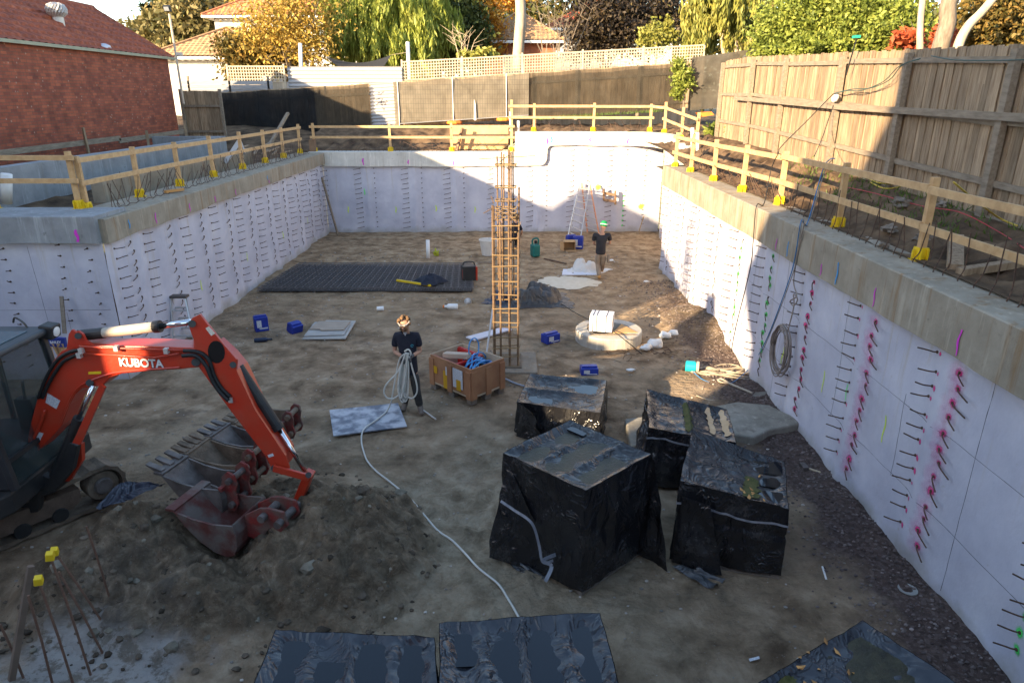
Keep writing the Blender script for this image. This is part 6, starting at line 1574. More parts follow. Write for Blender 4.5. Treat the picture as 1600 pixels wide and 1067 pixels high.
# sheets and boards
def slab(name, label, px, z, th, mt, cat, bevel=0):
    return tag(MB().prism([onz(x, y, z) for x, y in px], (0, 0, th)).build(name, mt, bevel=bevel), label, cat)
BLUEB = mat('slurry stained formply', (.13, .145, .18), .6, (.42, .43, .46), 4, 7, .1, 20, contrast=.09)
slab('formply_board', 'blue grey formwork board with white slurry stains by the worker with the hose', [(521, 682), (636, 667), (622, 631), (515, 642)], .045, .02, BLUEB, 'board')
slab('board', 'long grey board lowest in the small pile left of the worker', [(472, 531), (540, 530), (556, 503), (510, 502)], .03, .03, mat('cement dust', (.33, .32, .30), .9, (.42, .41, .38), 5, 4), 'board')
slab('board', 'dark edged board in the middle of the small pile left of the worker', [(475, 526), (538, 524), (548, 505), (492, 504)], .07, .02, mat('pale board', (.40, .385, .36), .8, (.30, .285, .26), 4, 5), 'board')
slab('board', 'ragged tan board on top of the small pile left of the worker', [(483, 515), (500, 515), (502, 517), (537, 516), (548, 503), (498, 503)], .10, .02, mat('tan board', (.38, .31, .24), .8, (.30, .25, .2), 5, 4), 'board')
# concrete slab edge at right
t = tag(MB().prism([onz(x, y, .0) for x, y in ((985, 712), (1060, 708), (1150, 694), (1176, 698), (1200, 686), (1246, 676), (1252, 664), (1228, 660), (1200, 646), (1150, 641), (1080, 655), (975, 668))], (0, 0, .17)).build('concrete_slab', concrete('dusty slab', (.17, .155, .125), (.30, .28, .235), (.12, .10, .08), .6), bevel=.03), 'rough broken concrete slab running from the pallets to the right wall', 'concrete slab')

# manhole ring with box
c = onz(951, 533); RR = 1.0
t = thing('manhole_ring', (c.x, c.y, 0), 'low round concrete manhole ring half in sun right of the column', 'manhole ring')
Yc = (onz(951, 543).y + onz(951, 502, .28).y) / 2; Rr = (onz(1004, 520, .28).x - onz(898, 517, .28).x) / 2
m = MB().lathe((c.x, Yc, -.02), [(Rr, 0), (Rr, .27), (Rr - .02, .29), (Rr * .66, .29), (Rr * .65, .26), (Rr * .65, .0)], 48, cap=False); m.build('ring', concrete('ring concrete', (.34, .32, .28), (.46, .44, .39), k=.25), t)
MB().lathe((c.x, Yc, .10), [(Rr * .66, 0), (Rr * .66, .02)], 32).build('soil_fill', BANK, t)
m = MB(); m.box((c.x + .05, Yc - .42, .25), (1.0, .08, .06)); m.box((c.x - .42, Yc - .05, .25), (.08, .7, .06)); m.build('timber_frame', OLDR, t)
MB().prism([(c.x + .05, Yc - .30, .26), (c.x + .6, Yc - .30, .26), (c.x + .32, Yc + .25, .28)], (0, 0, .02)).build('ply_cover', mat('orange ply', (.42, .24, .09), .7, (.5, .32, .15), 5, 4), t)
b = Vector((c.x - .17, Yc - .05, .28)); t = thing('white_box', b, 'white carton printed with dark bands on the manhole ring', 'box')
WB = mat('white carton', (.74, .74, .76), .6); WR = Euler((0, 0, -.25)).to_matrix()
MB().box(b + Vector((0, 0, .18)), (.5, .42, .36), WR).build('carton', WB, t, bevel=.008)
m = MB()
for k in (-.17, -.09, .12): m.box(b + WR @ Vector((k, 0, .18)), (.022, .426, .366), WR)
m.build('printed_bands', mat('dark print', (.06, .06, .10), .6), t)
m = MB(); m.box(b + WR @ Vector((.252, -.05, .2)), (.004, .07, .13), WR); m.build('printed_mark', mat('dark print', (.06, .06, .10), .6), t)
FOAM = mat('white foam', (.72, .72, .70), .8, (.8, .8, .78), 8, 3, .4, 30)
for k, (x, y, r, lab) in enumerate(((1022, 537, .17, 'largest white foam lump beside the manhole ring'), (1010, 543, .11, 'small white foam lump nearest the manhole ring'), (1040, 524, .14, 'white foam lump in the sun on the gravel beyond the ring'), (1052, 521, .11, 'small white foam lump at the far end of the foam scraps'))):
    p = onz(x, y, .1); tag(MB().blob(p, r, k + 3, 2, .9, (1, .8, .6)).build('foam_lump', FOAM, smooth=True), lab, 'foam', 'white foam scraps')
# wire tangle
m = MB(); g = random.Random(8); c2 = onz(1005, 552)
for k in range(14):
    r = g.uniform(.15, .5); o = c2 + Vector((g.gauss(0, .5), g.gauss(0, .2), .04)); a0 = g.uniform(0, 6.28)
    m.tube([o + Vector((r * math.cos(a0 + a), r * .6 * math.sin(a0 + a), .03 * math.sin(a * 3))) for a in np.linspace(0, g.uniform(2, 6), 14)], .006, 4)
tag(m.build('wire_tangle', IRON), 'tangle of thin rusty wire in front of the manhole ring', 'wire')
tag(MB().tube(spline([onz(874, 473, .05), onz(905, 492, .05), onz(952, 514, .32), onz(975, 530, .3), onz(1003, 553, .05)], 5), .01, 5).build('black_cable', RUB), 'thin black cable crossing the manhole ring', 'cable')

# packets, boxes, bottles
BLUE = mat('blue packaging', (.012, .025, .22), .45, (.02, .045, .32), 6, 3)
def pack(label, px, py, w, d, h, rz, group='blue packets lying about the pit', rx=0., mt=BLUE, stripe=True, z=0., name='blue_packet', cat='packet', words=None):
    p = onz(px, py, z); t = thing(name, p, label, cat, group); M = Euler((rx, 0, rz)).to_matrix()
    MB().box(p + M @ Vector((0, 0, h / 2)), (w, d, h), M).build('packet', mt, t, bevel=.012)
    if stripe:
        MB().box(p + M @ Vector((-w * .18, -d / 2 - .002, h * .55)), (w * .34, .004, h * .5), M).build('white_panel', STICK, t)
        MB().box(p + M @ Vector((w * .12, -d / 2 - .002, h * .22)), (w * .62, .004, h * .1), M).build('white_stripe', STICK, t)
    MB().box(p + M @ Vector((0, 0, h + .015)), (w * .9, d * .45, .03), M).build('folded_top', mt, t)
    return t
pack('upright blue packet with white print nearest the left wall', 409, 516, .30, .22, .34, .5)
pack('blue packet slumped open beside the brown scrap', 460, 518, .28, .24, .22, .9, rx=.35, stripe=False)
pack('blue packet lying left of the manhole ring', 860, 534, .36, .24, .20, .6)
pack('blue packet lying flat behind the back left wrapped pallet', 920, 583, .34, .25, .14, .05)
pack('blue bag standing at the back of the group by the ladder', 892, 386, .34, .26, .42, .3, stripe=False)
pack('blue tub with white print at the right of the group by the ladder', 903, 388, .36, .3, .42, -.2)
p = onz(889, 391); t = thing('cardboard_box', p, 'open brown cardboard box on its side by the ladder', 'box'); m = MB()
CARD = mat('cardboard', (.40, .25, .12), .8, (.48, .31, .16), 4, 3)
for c_, d_ in (((-.2, 0, .17), (.02, .4, .34)), ((.2, 0, .17), (.02, .4, .34)), ((0, 0, .01), (.4, .4, .02)), ((0, 0, .33), (.4, .4, .02)), ((0, .19, .17), (.4, .02, .34)), ((-.27, -.24, .2), (.12, .02, .3)), ((.06, -.26, .02), (.36, .12, .02))): m.box(p + Vector(c_), d_)
m.build('carton', CARD, t)
GREEN = mat('green gas bottle', (.01, .13, .11), .45); p = onz(836, 401); t = thing('jerry_can', p, 'dark green fuel can standing right of the rebar column', 'can')
MB().box(p + Vector((0, 0, .22)), (.26, .34, .42), (0, 0, .35)).build('body', GREEN, t, bevel=.05)
MB().tube(spline([p + Vector(k) for k in ((-.08, 0, .42), (-.1, 0, .55), (-.02, 0, .62), (.1, .02, .6), (.1, .03, .42))], 4), .03, 8).build('handle', GREEN, t); MB().lathe(p + Vector((.02, .1, .42)), [(.05, 0), (.05, .1), (.03, .12)], 12).build('cap', BLK, t)
p = onz(764, 398); t = thing('bucket', p, 'dirty white plastic bucket left of the rebar column', 'bucket'); MB().lathe(p, [(.24, 0), (.32, .5), (.345, .5), (.345, .53), (.31, .53), (.22, .04)], 22, cap=False).build('body', mat('dirty white plastic', (.55, .52, .47), .6, (.66, .63, .58), 4, 4), t, smooth=False); MB().lathe(p, [(.22, .03), (.22, .05)], 20).build('base', PVC, t)
def bottle(label, px, py, L, r, mt, capm, ang, name='bottle', cat='bottle'):
    p = onz(px, py, r); d = Vector((math.cos(ang), math.sin(ang), 0)); t = thing(name, p, label, cat)
    MB().lathe(p - d * L / 2, [(r * .9, 0), (r, .02), (r, L * .72), (r * .45, L * .86), (r * .45, L)], 14, d).build('body', mt, t, smooth=False); MB().lathe(p + d * L / 2, [(r * .5, 0), (r * .5, L * .12)], 12, d).build('cap', capm, t)
bottle('milky bottle with an orange cap lying right of the worker with the hose', 705, 479, .34, .075, PVC, mat('orange cap', (.7, .2, .03), .5), 3.1)
bottle('dark blue bottle lying below the upright blue packet', 410, 531, .34, .05, mat('navy bottle', (.01, .02, .05), .3), BLK, .25)
p = onz(594, 486); tag(MB().lathe(p + Vector((-.08, 0, .06)), [(.055, 0), (.06, .17), (.05, .17), (.048, .01)], 14, (1, .15, 0)).build('white_cup', WHITEP), 'small white cup lying above the board pile', 'cup')
p = onz(731, 474); tag(MB().blob(p + Vector((0, 0, .05)), .1, 3, 2, .2).build('tape_roll', mat('grey tape', (.12, .13, .12), .5, (.5, .5, .5), 9, 2)), 'small grey roll lying left of the rebar column', 'roll')
p = onz(1417, 926); m = MB().lathe(p, [(.05, .03), (.05, .05), (.10, .055), (.10, .0), (.05, .0)], 20, cap=False); tag(m.build('wire_reel', mat('pale reel', (.26, .26, .24), .7)), 'pale round reel lying on the dark gravel at the right', 'reel')
tag(MB().prism([onz(x, y, .03) for x, y in ((1170, 1029), (1186, 1025), (1187, 1029), (1172, 1033))], (0, 0, .004)).build('paper_slip', STICK), 'small white printed slip on the floor at the bottom right', 'paper')
tag(MB().tube([onz(1285, 885, .02), onz(1291, 905, .02)], .012, 6).build('white_stick', WHITEP), 'short white stick on the floor right of the pallets', 'stick')
t = thing('hammer', onz(1262, 730), 'small hammer with a pale handle on the gravel by the right wall', 'hammer'); MB().tube([onz(1254, 729, .05), onz(1282, 738, .05)], .018, 6).build('handle', mat('pale handle', (.45, .36, .24), .6), t); MB().box(onz(1256, 729, .06), (.08, .16, .06)).build('head', STEEL, t)
# pipe stub with yellow flower tape
p = onz(669, 404); tag(MB().tube([p - Vector((0, 0, .1)), p + Vector((.01, .02, .62))], .065, 16).build('pipe_stub', PVC, smooth=True), 'white plastic pipe standing up from the pale clay near the back wall', 'pipe')
p = onz(682, 400); tag(MB().blob(p + Vector((0, 0, .08)), .09, 2, 3, 1.3, (.8, .5, 1.2)).build('yellow_tape', mat('lime tape', (.42, .44, .03), .6), smooth=True), 'lime yellow marker tape bunched beside the white pipe stub', 'tape')
# white sack on a board, spilled powder
slab('white_sheet', 'pale blue white sheet flat under the white sack', [(878, 430), (932, 430), (932, 424), (880, 421)], .03, .015, mat('pale sheet', (.60, .62, .68), .6), 'sheet')
p = onz(917, 424); heap_sheet('white_sack', 'slumped white sack behind the second worker', (p.x, p.y), .62, .42, .40, mat('white woven sack', (.55, .53, .50), .8, (.64, .62, .58), 5, 3, .4, 30), 12, 'sack', .3)
tag(MB().grid(lambda u, v: ((lambda a, r: (onz(886, 441).x + .85 * r * math.cos(a), onz(886, 441).y + .75 * r * math.sin(a), floor_z(onz(886, 441).x, onz(886, 441).y) + .02 + .03 * (1 - r)))(6.283 * u, v * (1 + .5 * fbm(math.cos(6.283 * u) * 1.5, math.sin(6.283 * u) * 1.5, 1.5, 3, 4)))), 50, 6).build('spilled_powder', mat('cream powder', (.55, .48, .36), .95, (.62, .56, .45), 6, 4), smooth=True), 'cream patch of spilled powder in front of the second worker', 'powder')
for k, (x, y, r, lab) in enumerate(((955, 407, .07, 'small white crumpled bag right of the second worker'), (1010, 440, .06, 'pale crumpled scrap by the foot of the right wall'), (985, 578, .055, 'white paper scrap between the ring and the pallets'))):
    tag(MB().blob(onz(x, y, .05), r, k + 9, 2, .7, (1.5, .7, .5)).build('crumpled_scrap', FOAM, smooth=True), lab, 'scrap')
# dark bar on the floor
tag(MB().bar(onz(850, 404, .03), onz(885, 412, .03), .05, .03).build('steel_bar', IRON), 'dark steel bar lying on the floor below the fuel can', 'bar')
tag(MB().bar(onz(745, 410, .03), onz(772, 410, .03), .03, .02).build('pale_rod', PALW), 'thin pale rod lying in front of the white bucket', 'rod')
tag(MB().bar(onz(657, 638, .02), onz(681, 655, .02), .02, .02).build('steel_bar', GALV), 'thin steel rod on the floor behind the worker with the hose', 'bar')
tag(MB().tube(spline([onz(790, 592, .02), onz(808, 600, .02), onz(835, 607, .03)], 4), .02, 6).build('grey_conduit', mat('blue grey conduit', (.3, .33, .38), .5)), 'grey blue conduit on the floor right of the crate', 'conduit')

# ladders
ALU = mat('aluminium', (.52, .51, .50), .4, (.6, .59, .57), 9, 2, metal=.5); ORGL = mat('orange fibreglass', (.62, .22, .10), .5, (.55, .35, .25), 5, 3)
def rail_pair(t, foot_a, foot_b, top_a, top_b, n, railm, w=.06, rungs=True):
    fa, fb, ta, tb_ = map(Vector, (foot_a, foot_b, top_a, top_b))
    for f, p_ in ((fa, ta), (fb, tb_)): MB().bar(f, p_, .03, w).build('stile', railm, t)
    for k in range(1, n + 1):
        q_ = k / (n + 1); MB().bar(fa.lerp(ta, q_), fb.lerp(tb_, q_), .06, .028).build('rung', ALU, t)
def aladder(label, fl, fr, bl, br, top, n, topw, m1, m2, name='step_ladder'):
    """A-frame: front feet, back feet, top centre height and cap width"""
    t = thing(name, fl, label, 'ladder'); c = (Vector(fl) + Vector(fr) + Vector(bl) + Vector(br)) / 4; d = (Vector(fr) - Vector(fl)).normalized()
    ta, tb_ = c - d * topw / 2 + Vector((0, 0, top)), c + d * topw / 2 + Vector((0, 0, top))
    rail_pair(t, fl, fr, ta, tb_, n, m1); o = Vector((0, .06, 0)); rail_pair(t, bl, br, ta + o, tb_ + o, n, m2)
    MB().box(c + Vector((0, .03, top + .02)), (topw + .1, .18, .05)).build('top_cap', mat('dark cap', (.1, .08, .07), .6), t); return t
# tall double extension ladder: two leaning sides seen edge to edge
L0, L1 = onz(888, 373), onz(904, 384); L2, L3 = onz(918, 362), onz(937, 372)
yl = (L0.y + L2.y) / 2
t = thing('folding_ladder', onz(912, 372), 'tall aluminium and orange A-frame ladder standing at the back wall', 'ladder')
T0, T1, T2, T3 = ony(907, 284, yl + .2), ony(921, 290, yl - .2), ony(911, 284, yl + .3), ony(923, 284, yl)
rail_pair(t, onz(887, 372), onz(905, 384), ony(906, 286, yl + .1), ony(922, 286, yl - .2), 8, ALU); rail_pair(t, onz(918, 364), onz(937, 372), ony(909, 286, yl + .5), ony(921, 284, yl + .2), 8, ORGL)
# step ladder beyond the excavator's boom, trestle with a blue board
a = onz(274, 538); aladder('short grey step ladder against the left wall behind the boom', onz(272, 545), onz(306, 545), onz(281, 528), onz(301, 528), 1.05, 3, .30, ALU, ALU)
t = thing('step_ladder', (-6.9, 10.6, 0), 'timber coloured step ladder with a blue lettered top behind the cab', 'ladder')
yt = 10.6; k0, k1 = ony(74, 533, yt), ony(103, 535, yt)
tb1 = MB().bar(k0, k1, .05, .16).build('top_board', mat('blue paint', (.02, .04, .22), .5), t)
tx = text('BAILEY', k0 + Vector((.06, -.03, -.03)), (k1 - k0).length * .6, WHITEP, 'lettering', t, Matrix(((1, 0, 0), (0, 0, -1), (0, 1, 0))), .001)
for px, dx in ((76, -.1), (84, .12), (99, .14), (92, -.05)): p = ony(px, 536, yt); MB().bar(p, (p.x + dx, yt + rnd.uniform(-.1, .4), 0), .05, .07).build('leg', PINE, t)
# steel legged props leaning on walls
def lean(label, a, b, w, mt, name='timber_prop', cat='prop'): return tag(MB().bar(a, b, w, w * .7).build(name, mt), label, cat)
lean('grey timber leaning on the left wall near the far corner', onz(528, 367), onx(503, 278, XL + .18) , .08, OLDR)
lean('short dark batten leaning on the shaded wall behind the cab', ony(101, 521, YF - .35), ony(96, 463, YF - .12), .06, OLDR)
lean('thin pale rod leaning in the far right corner', onz(997, 366), ony(1006, 338, YB - .2), .04, OLDW)
# two brown uprights and two crossbars just off the back wall
t = thing('wall_frame', ony(953, 300, YB - .3), 'small brown post and rail shape standing just off the back wall', 'post and rail shape')
FRM = mat('brown timber', (.17, .10, .06), .8, (.24, .15, .09), 5, 3)
for x, y0, y1 in ((943.5, 295, 313), (961.5, 298, 320)): MB().bar(ony(x, y1, YB - .28), ony(x, y0, YB - .28), .08, .06, (0, 1, 0)).build('post', FRM, t)
for y0, y1 in ((302, 305), (312.5, 315)): MB().bar(ony(943, y0, YB - .33), ony(962, y1, YB - .33), .04, .10).build('rail', FRM, t)

# shovel, pump, cables at right
t = thing('shovel', onz(1170, 610), 'long handled shovel lying on the gravel near the right wall', 'shovel')
hand = mat('ash handle', (.34, .29, .22), .7, (.42, .36, .28), 6, 3)
MB().tube([onz(1137, 598, .1), onz(1175, 614, .08)], .02, 7).build('shaft', hand, t)
MB().tube(spline([onz(1137, 598, .1), onz(1127, 597, .1), onz(1122, 594, .1), onz(1127, 592, .12), onz(1137, 597, .1)], 4), .018, 6).build('grip', hand, t)
bl = [onz(1170, 619, .07), onz(1180, 613, .12), onz(1199, 611, .12), onz(1190, 620, .05)]
MB().grid(lambda u, v: bl[0].lerp(bl[1], v).lerp(bl[3].lerp(bl[2], v), u) + Vector((0, 0, -.03 * math.sin(v * 3.14))), 8, 6).build('blade', mat('dull steel', (.22, .22, .20), .5, (.3, .3, .27), 6, 3, metal=.3), t)
p = onz(1076, 581); t = thing('pump', p, 'turquoise submersible pump lying at the edge of the gravel', 'pump'); d = Vector((.95, -.25, 0))
MB().lathe(p + Vector((-.07, .02, .12)), [(.10, 0), (.115, .02), (.115, .19), (.10, .21)], 18, d).build('body', mat('turquoise paint', (.01, .30, .38), .4), t); MB().lathe(p + Vector((.13, -.04, .12)), [(.12, 0), (.12, .05)], 16, d).build('end_cap', CREAM, t); MB().lathe(p + Vector((-.12, .04, .12)), [(.12, 0), (.12, .04)], 16, d).build('end_cap', BLK, t)
MB().tube(spline([p + Vector(k) for k in ((-.1, 0, .23), (-.05, 0, .3), (.08, -.03, .3), (.12, -.04, .22))], 4), .014, 6).build('handle', BLK, t)
BLC = mat('blue cable', (.03, .16, .36), .5); GRC = mat('grey cable', (.20, .18, .16), .6); BKC = mat('black cable', (.015, .015, .016), .6)
xr = XR - .13
def cable(label, pts, r, mt, name='cable', k=6): return tag(MB().tube(spline(pts, k), r, 6).build(name, mt, smooth=True), label, 'cable')
cable('blue cable hanging from the right rail down to the turquoise pump', [onz(1083, 581, .1), onz(1100, 594, .04), onz(1128, 602, .04), onz(1150, 594, .06), onz(1175, 570, .2), onx(1200, 525, xr - .03), onx(1232, 440, xr - .03), onx(1243, 398, xr), onx(1252, 345, XR - .16), Vector((XR + .05, onx(1260, 325, XR).y, 3.24)), onx(1285, 268, XR + .4), onx(1296, 250, XR + .42), onx(1305, 248, XR + .48)], .0085, BLC)
cable('grey cable hanging beside the blue one on the right wall', [onz(1163, 602, .04), onz(1178, 578, .2), onx(1208, 510, xr - .02), onx(1238, 430, xr - .02), onx(1246, 398, xr), onx(1254, 345, XR - .16), Vector((XR + .05, onx(1262, 326, XR).y, 3.24)), onx(1288, 270, XR + .4), onx(1300, 250, XR + .44)], .007, GRC)
cy = onx(1222, 545, XR - .16); m = MB(); g = random.Random(12)
for k in range(9):
    a, b = .14 + g.uniform(-.03, .03), .40 + g.uniform(-.06, .05); tl = g.uniform(-.06, .06)
    m.tube([Vector((XR - .15 - .02 * k * .5, cy.y + a * 2.5 * math.cos(q_) + tl * math.sin(q_), cy.z + b * math.sin(q_) - .02 * (k % 3))) for q_ in np.linspace(0, 6.28, 26)], .011, 5)
m.tube(spline([cy + Vector((0, -.12, .35)), onx(1240, 480, xr - .02), onx(1240, 460, xr - .02), onx(1246, 468, xr - .03), onx(1240, 478, xr - .02), onx(1235, 470, xr - .02), onx(1245, 462, xr - .02), onx(1240, 440, xr), onx(1246, 398, xr), onx(1258, 345, XR - .16)], 5), .011, 5)
tag(m.build('cable_coil', mat('brown grey cable', (.20, .16, .13), .6, (.28, .23, .2), 9, 2), smooth=True), 'coil of brown grey cable hanging on the right wall', 'cable')
cable('long black cable hanging down the right wall from the beam joint', [onz(1142, 553, .05), onx(1150, 510, xr - .02), onx(1172, 420, xr - .02), onx(1177, 375, XR - .16), onx(1182, 322, XR - .15), Vector((XR + .1, onx(1186, 315, XR).y, 3.24)), onx(1205, 265, XR + .3), onx(1216, 240, XR + .25), onx(1222, 228, XR + .8), onx(1260, 190, XR + 1.6), onx(1302, 147, FX - .1)], .009, BKC)
m = MB()
for q_ in ([(1302, 147), (1330, 140), (1360, 138), (1390, 125), (1410, 102), (1438, 92)], [(1302, 147), (1325, 142), (1345, 142), (1380, 128), (1405, 104), (1436, 93)], [(1455, 88), (1490, 94), (1540, 95), (1600, 94)]): m.tube(spline([onx(x, y, FX - .18) for x, y in q_], 6), .009, 5)
tag(m.build('cable', mat('green cable', (.03, .07, .06), .5), smooth=True), 'dark green cable looped along the right paling fence', 'cable')
t = thing('garden_tap', onx(1330, 90, FX - .2), 'thin riser pipe with a green sprinkler head on the right fence', 'pipe')
MB().tube([onx(1322, 118, FX - .2), onx(1338, 62, FX - .2)], .014, 6).build('riser', BKC, t); MB().box(onx(1338, 58, FX - .2), (.1, .16, .05)).build('head', mat('green plastic', (.02, .3, .22), .4), t)
cable('thin black line from the fence lamp down to the right rail', [onx(1302, 165, FX - .2), onx(1285, 215, FX - .6), onx(1272, 245, XR + .5)], .007, BKC)
p = onx(1304, 155, FX - .22); tag(MB().lathe(p, [(.03, -.06), (.07, -.02), (.06, .06), (.02, .1)], 10, (.5, -.3, 1)).build('lamp_bulb', WHITEP), 'small white fitting hanging on the right fence', 'fitting')
m = MB(); g = random.Random(4)
for k in range(9):
    c_ = onz(1118 + 4 * k, 578 + g.uniform(-5, 6), .05); a = g.uniform(.35, .75); m.tube([c_ + Vector((a * math.cos(q_) , .35 * a * math.sin(q_) + .1 * math.sin(2 * q_), .02 * math.sin(3 * q_ + k))) for q_ in np.linspace(g.uniform(0, 2), g.uniform(4.5, 6.2), 20)], .017, 6)
tag(m.build('hose_tangle', mat('dirty cream hose', (.30, .25, .18), .7, (.38, .32, .24), 8, 3), smooth=True), 'tangled dirty cream hose on the gravel at the foot of the right wall', 'hose')
cable('thin straw coloured cord trailing from the shovel towards the pallets', [onz(1088, 618, .05), onz(1110, 625, .04), onz(1135, 625, .04), onz(1160, 612, .04), onz(1180, 590, .05)], .01, hand)
# cords on the right bank
YC = mat('yellow cord', (.55, .40, .06), .6); RC = mat('red line', (.45, .05, .06), .6)
def onbank(px, py, lift=.03):
    r = ray(px, py)
    for k in range(400):
        tt = 5 + k * .04; p = Vector((0, 0, CAMH)) + r * tt; u = (p.x - XR - .36) / 14; v = (p.y - 1) / 32
        if u > 0 and p.z < bank_right(u, v)[2] + lift: return p
    return Vector((0, 0, CAMH)) + r * 9
cable('yellow cord looping over the soil bank at the right', [onbank(x, y, .05) for x, y in ((1350, 275), (1370, 285), (1395, 288), (1420, 288), (1385, 295), (1360, 285))], .012, YC)
cable('yellow cord running down to the right edge over the bank', [onx(1490, 285, XR + .5), onx(1520, 310, XR + 1.1), onbank(1560, 340, .08), onbank(1590, 353, .05)], .012, YC)
cable('thin red string line along the right soil bank', [onbank(1320, 292, .12), onbank(1370, 303, .12), onbank(1440, 322, .1), onbank(1500, 332, .1), onbank(1560, 362, .1), onbank(1600, 388, .08)], .007, RC)
for x, y, r, lab in ((1445, 372, .16, 'pale grey rock on the right bank behind the starter bars'), (1408, 318, .17, 'brown clod topped rock on the right bank'), (1380, 386, .09, 'white chalky stone by the beam at the right'), (1472, 320, .10, 'small white stone under the fence plinth at the right'), (1390, 358, .12, 'pale stone half buried in the right bank')):
    p = onbank(x, y, .03); tag(MB().blob(p, r * .75, x, 3, 1.1, (1, .8, .6)).build('rock', mat('bank rock', (.12, .095, .07), .9, (.24, .205, .17), 4, 5, .5, 20)), lab, 'rock', 'rocks on the right bank')
lean('short weathered board lying flat on the bank behind the yellow bracket', onbank(1500, 425, .04), onbank(1600, 410, .04), .12, OLDW, 'board', 'board')
lean('stub of pale board standing behind the starter bars', onbank(1492, 420, .02), onbank(1494, 388, .1) + Vector((0, .05, .12)), .16, OLDW, 'board', 'board')
# white pipes standing at far right, left
for px, y0, y1, yy, lab in ((1082, 200, 248, 22.6, 'taller white plastic pipe standing at the far right corner'), (1090, 207, 246, 22.2, 'shorter white plastic pipe standing at the far right corner'), (798, 175, 205, YB + .45, 'white plastic pipe standing at the step of the back rail'), (810, 189, 206, YB + .5, 'short white pipe stub on the raised back beam'), (10, 272, 318, 13.6, 'white pipe standing by the rail post at the far left')):
    tag(MB().tube([ony(px, y1, yy), ony(px, y0, yy)], .055 if px > 20 else .1, 12).build('standing_pipe', PVC, smooth=True), lab, 'pipe', 'white standing pipes')
# orange barrier by far corner, ply panel on the back bank
t = thing('orange_barrier', ony(1097, 180, 28.5), 'flat orange plastic barrier foot beyond the far right corner', 'barrier'); MB().prism([ony(x, y, 28.5) for x, y in ((1092, 177), (1112, 175), (1116, 180), (1098, 183))], (0, .6, 0)).build('slab', mat('orange plastic', (.80, .22, .03), .5), t)
p0, p1 = ony(703, 236, YB + .9), ony(794, 236, YB + .9)
tag(MB().prism([(p0.x, YB + .95, 3.12), (p1.x, YB + .95, 3.12), (p1.x, YB + 1.25, 4.02), (p0.x, YB + 1.25, 4.02)], (0, .03, .01)).build('plywood_panel', mat('orange tan ply', (.52, .30, .12), .7, (.60, .38, .18), 2, 4)), 'orange tan plywood panel leaning behind the back rail', 'plywood')
lean('short board leaning across the plywood panel', ony(714, 236, YB + .75), ony(722, 200, YB + 1.1), .1, FRM, 'board', 'board')
# timber props behind left rail
wpl = mat('white timber', (.55, .56, .58), .6)
t = thing('trestle_prop', ony(370, 222, 22), 'white inverted V of two boards behind the left rail', 'prop'); MB().bar(ony(352, 254, 22), ony(374, 221, 22), .05, .13).build('board', wpl, t); MB().bar(ony(382, 238, 22.6), ony(375, 221, 22), .05, .13).build('board', wpl, t)
lean('long grey plank leaning up behind the left rail before the black cloth', ony(419, 231, 25), ony(450, 177, 26.4), .11, OLDR, 'plank', 'plank')
g = random.Random(2)
for k in range(9):
    x, y = -8.8 + g.uniform(-.5, .5), 24.6 + g.uniform(-1, 1.2); a = g.uniform(.8, 2.2); L_ = g.uniform(.7, 1.3); d = Vector((math.cos(a), math.sin(a), 0)) * L_ / 2; c_ = Vector((x, y, 3.15 + .045 * k))
    tag(MB().bar(c_ - d, c_ + d + Vector((0, 0, .1)), .09, .035).build('timber_offcut', OLDW), 'weathered offcut in the loose timber pile behind the left rail', 'offcut', 'timber offcuts piled behind the left rail')
lean('orange brown board upright behind the far end of the left rail', ony(490, 238, 27.6), ony(488, 218, 27.6), .3, FRM, 'board', 'board')
lean('raw timber lying on the left beam by a yellow bracket', onz(258, 300, 3.13), onz(286, 296, 3.13), .08, mat('bright timber', (.5, .25, .08), .7), 'timber', 'timber')
# rebar stakes with yellow caps at the lower left
def stake(label, px0, py0, px1, py1, cap, yd=None, r=.011, name='rebar_stake'):
    b = onz(px0, py0, .03); tpp = ony(px1, py1, b.y + (yd or 0)); t = thing(name, b, label, 'stake', 'rebar stakes at the lower left')
    MB().tube([b - (tpp - b).normalized() * .15, b.lerp(tpp, .5) + Vector((.01, 0, 0)), tpp], r, 7).build('bar', mat('brown rusty bar', (.13, .07, .045), .8, (.20, .11, .07), 20, 3, .3, 80), t)
    if cap: MB().box(tpp, (.07, .07, .075), (.2, .1, .4), .85).build('cap', YEL, t, bevel=.008)
stake('rebar stake with the highest yellow cap of the close pair', 169, 986, 85, 861, True, -.05)
stake('rebar stake with the lower yellow cap of the close pair', 140, 1050, 78, 868, True)
stake('rebar stake with a yellow cap standing apart from the pair', 116, 1075, 60, 906, True)
stake('thin bare rebar stake leaning against the yellow capped pair', 160, 1020, 92, 893, False)
stake('bare rebar stake standing alone on the side of the heap', 178, 958, 135, 822, False, -.1)
stake('bare rebar stake left of the yellow capped ones', 82, 1070, 44, 930, False)
stake('bare rebar stake at the very bottom left corner', 35, 1056, 0, 975, False)
tag(MB().bar(onz(18, 1062, .1), ony(48, 884, onz(20, 1050).y + .1), .05, .05).build('timber_stake', mat('brown stake', (.13, .09, .06), .8, (.2, .14, .1), 5, 3)), 'square brown timber stake leaning right at the bottom left', 'stake')
p = onz(2, 1067, .2); tag(MB().tube([(p.x - .05, p.y - .1, -.1), (p.x - .05, p.y - .1, .62)], .09, 16).build('pipe_stub', PVC, smooth=True), 'grey white pipe stub cut by the bottom left corner', 'pipe')
# hose running from the worker to the foreground
HOSE = mat('cream hose', (.52, .50, .44), .55, (.60, .58, .52), 9, 3)
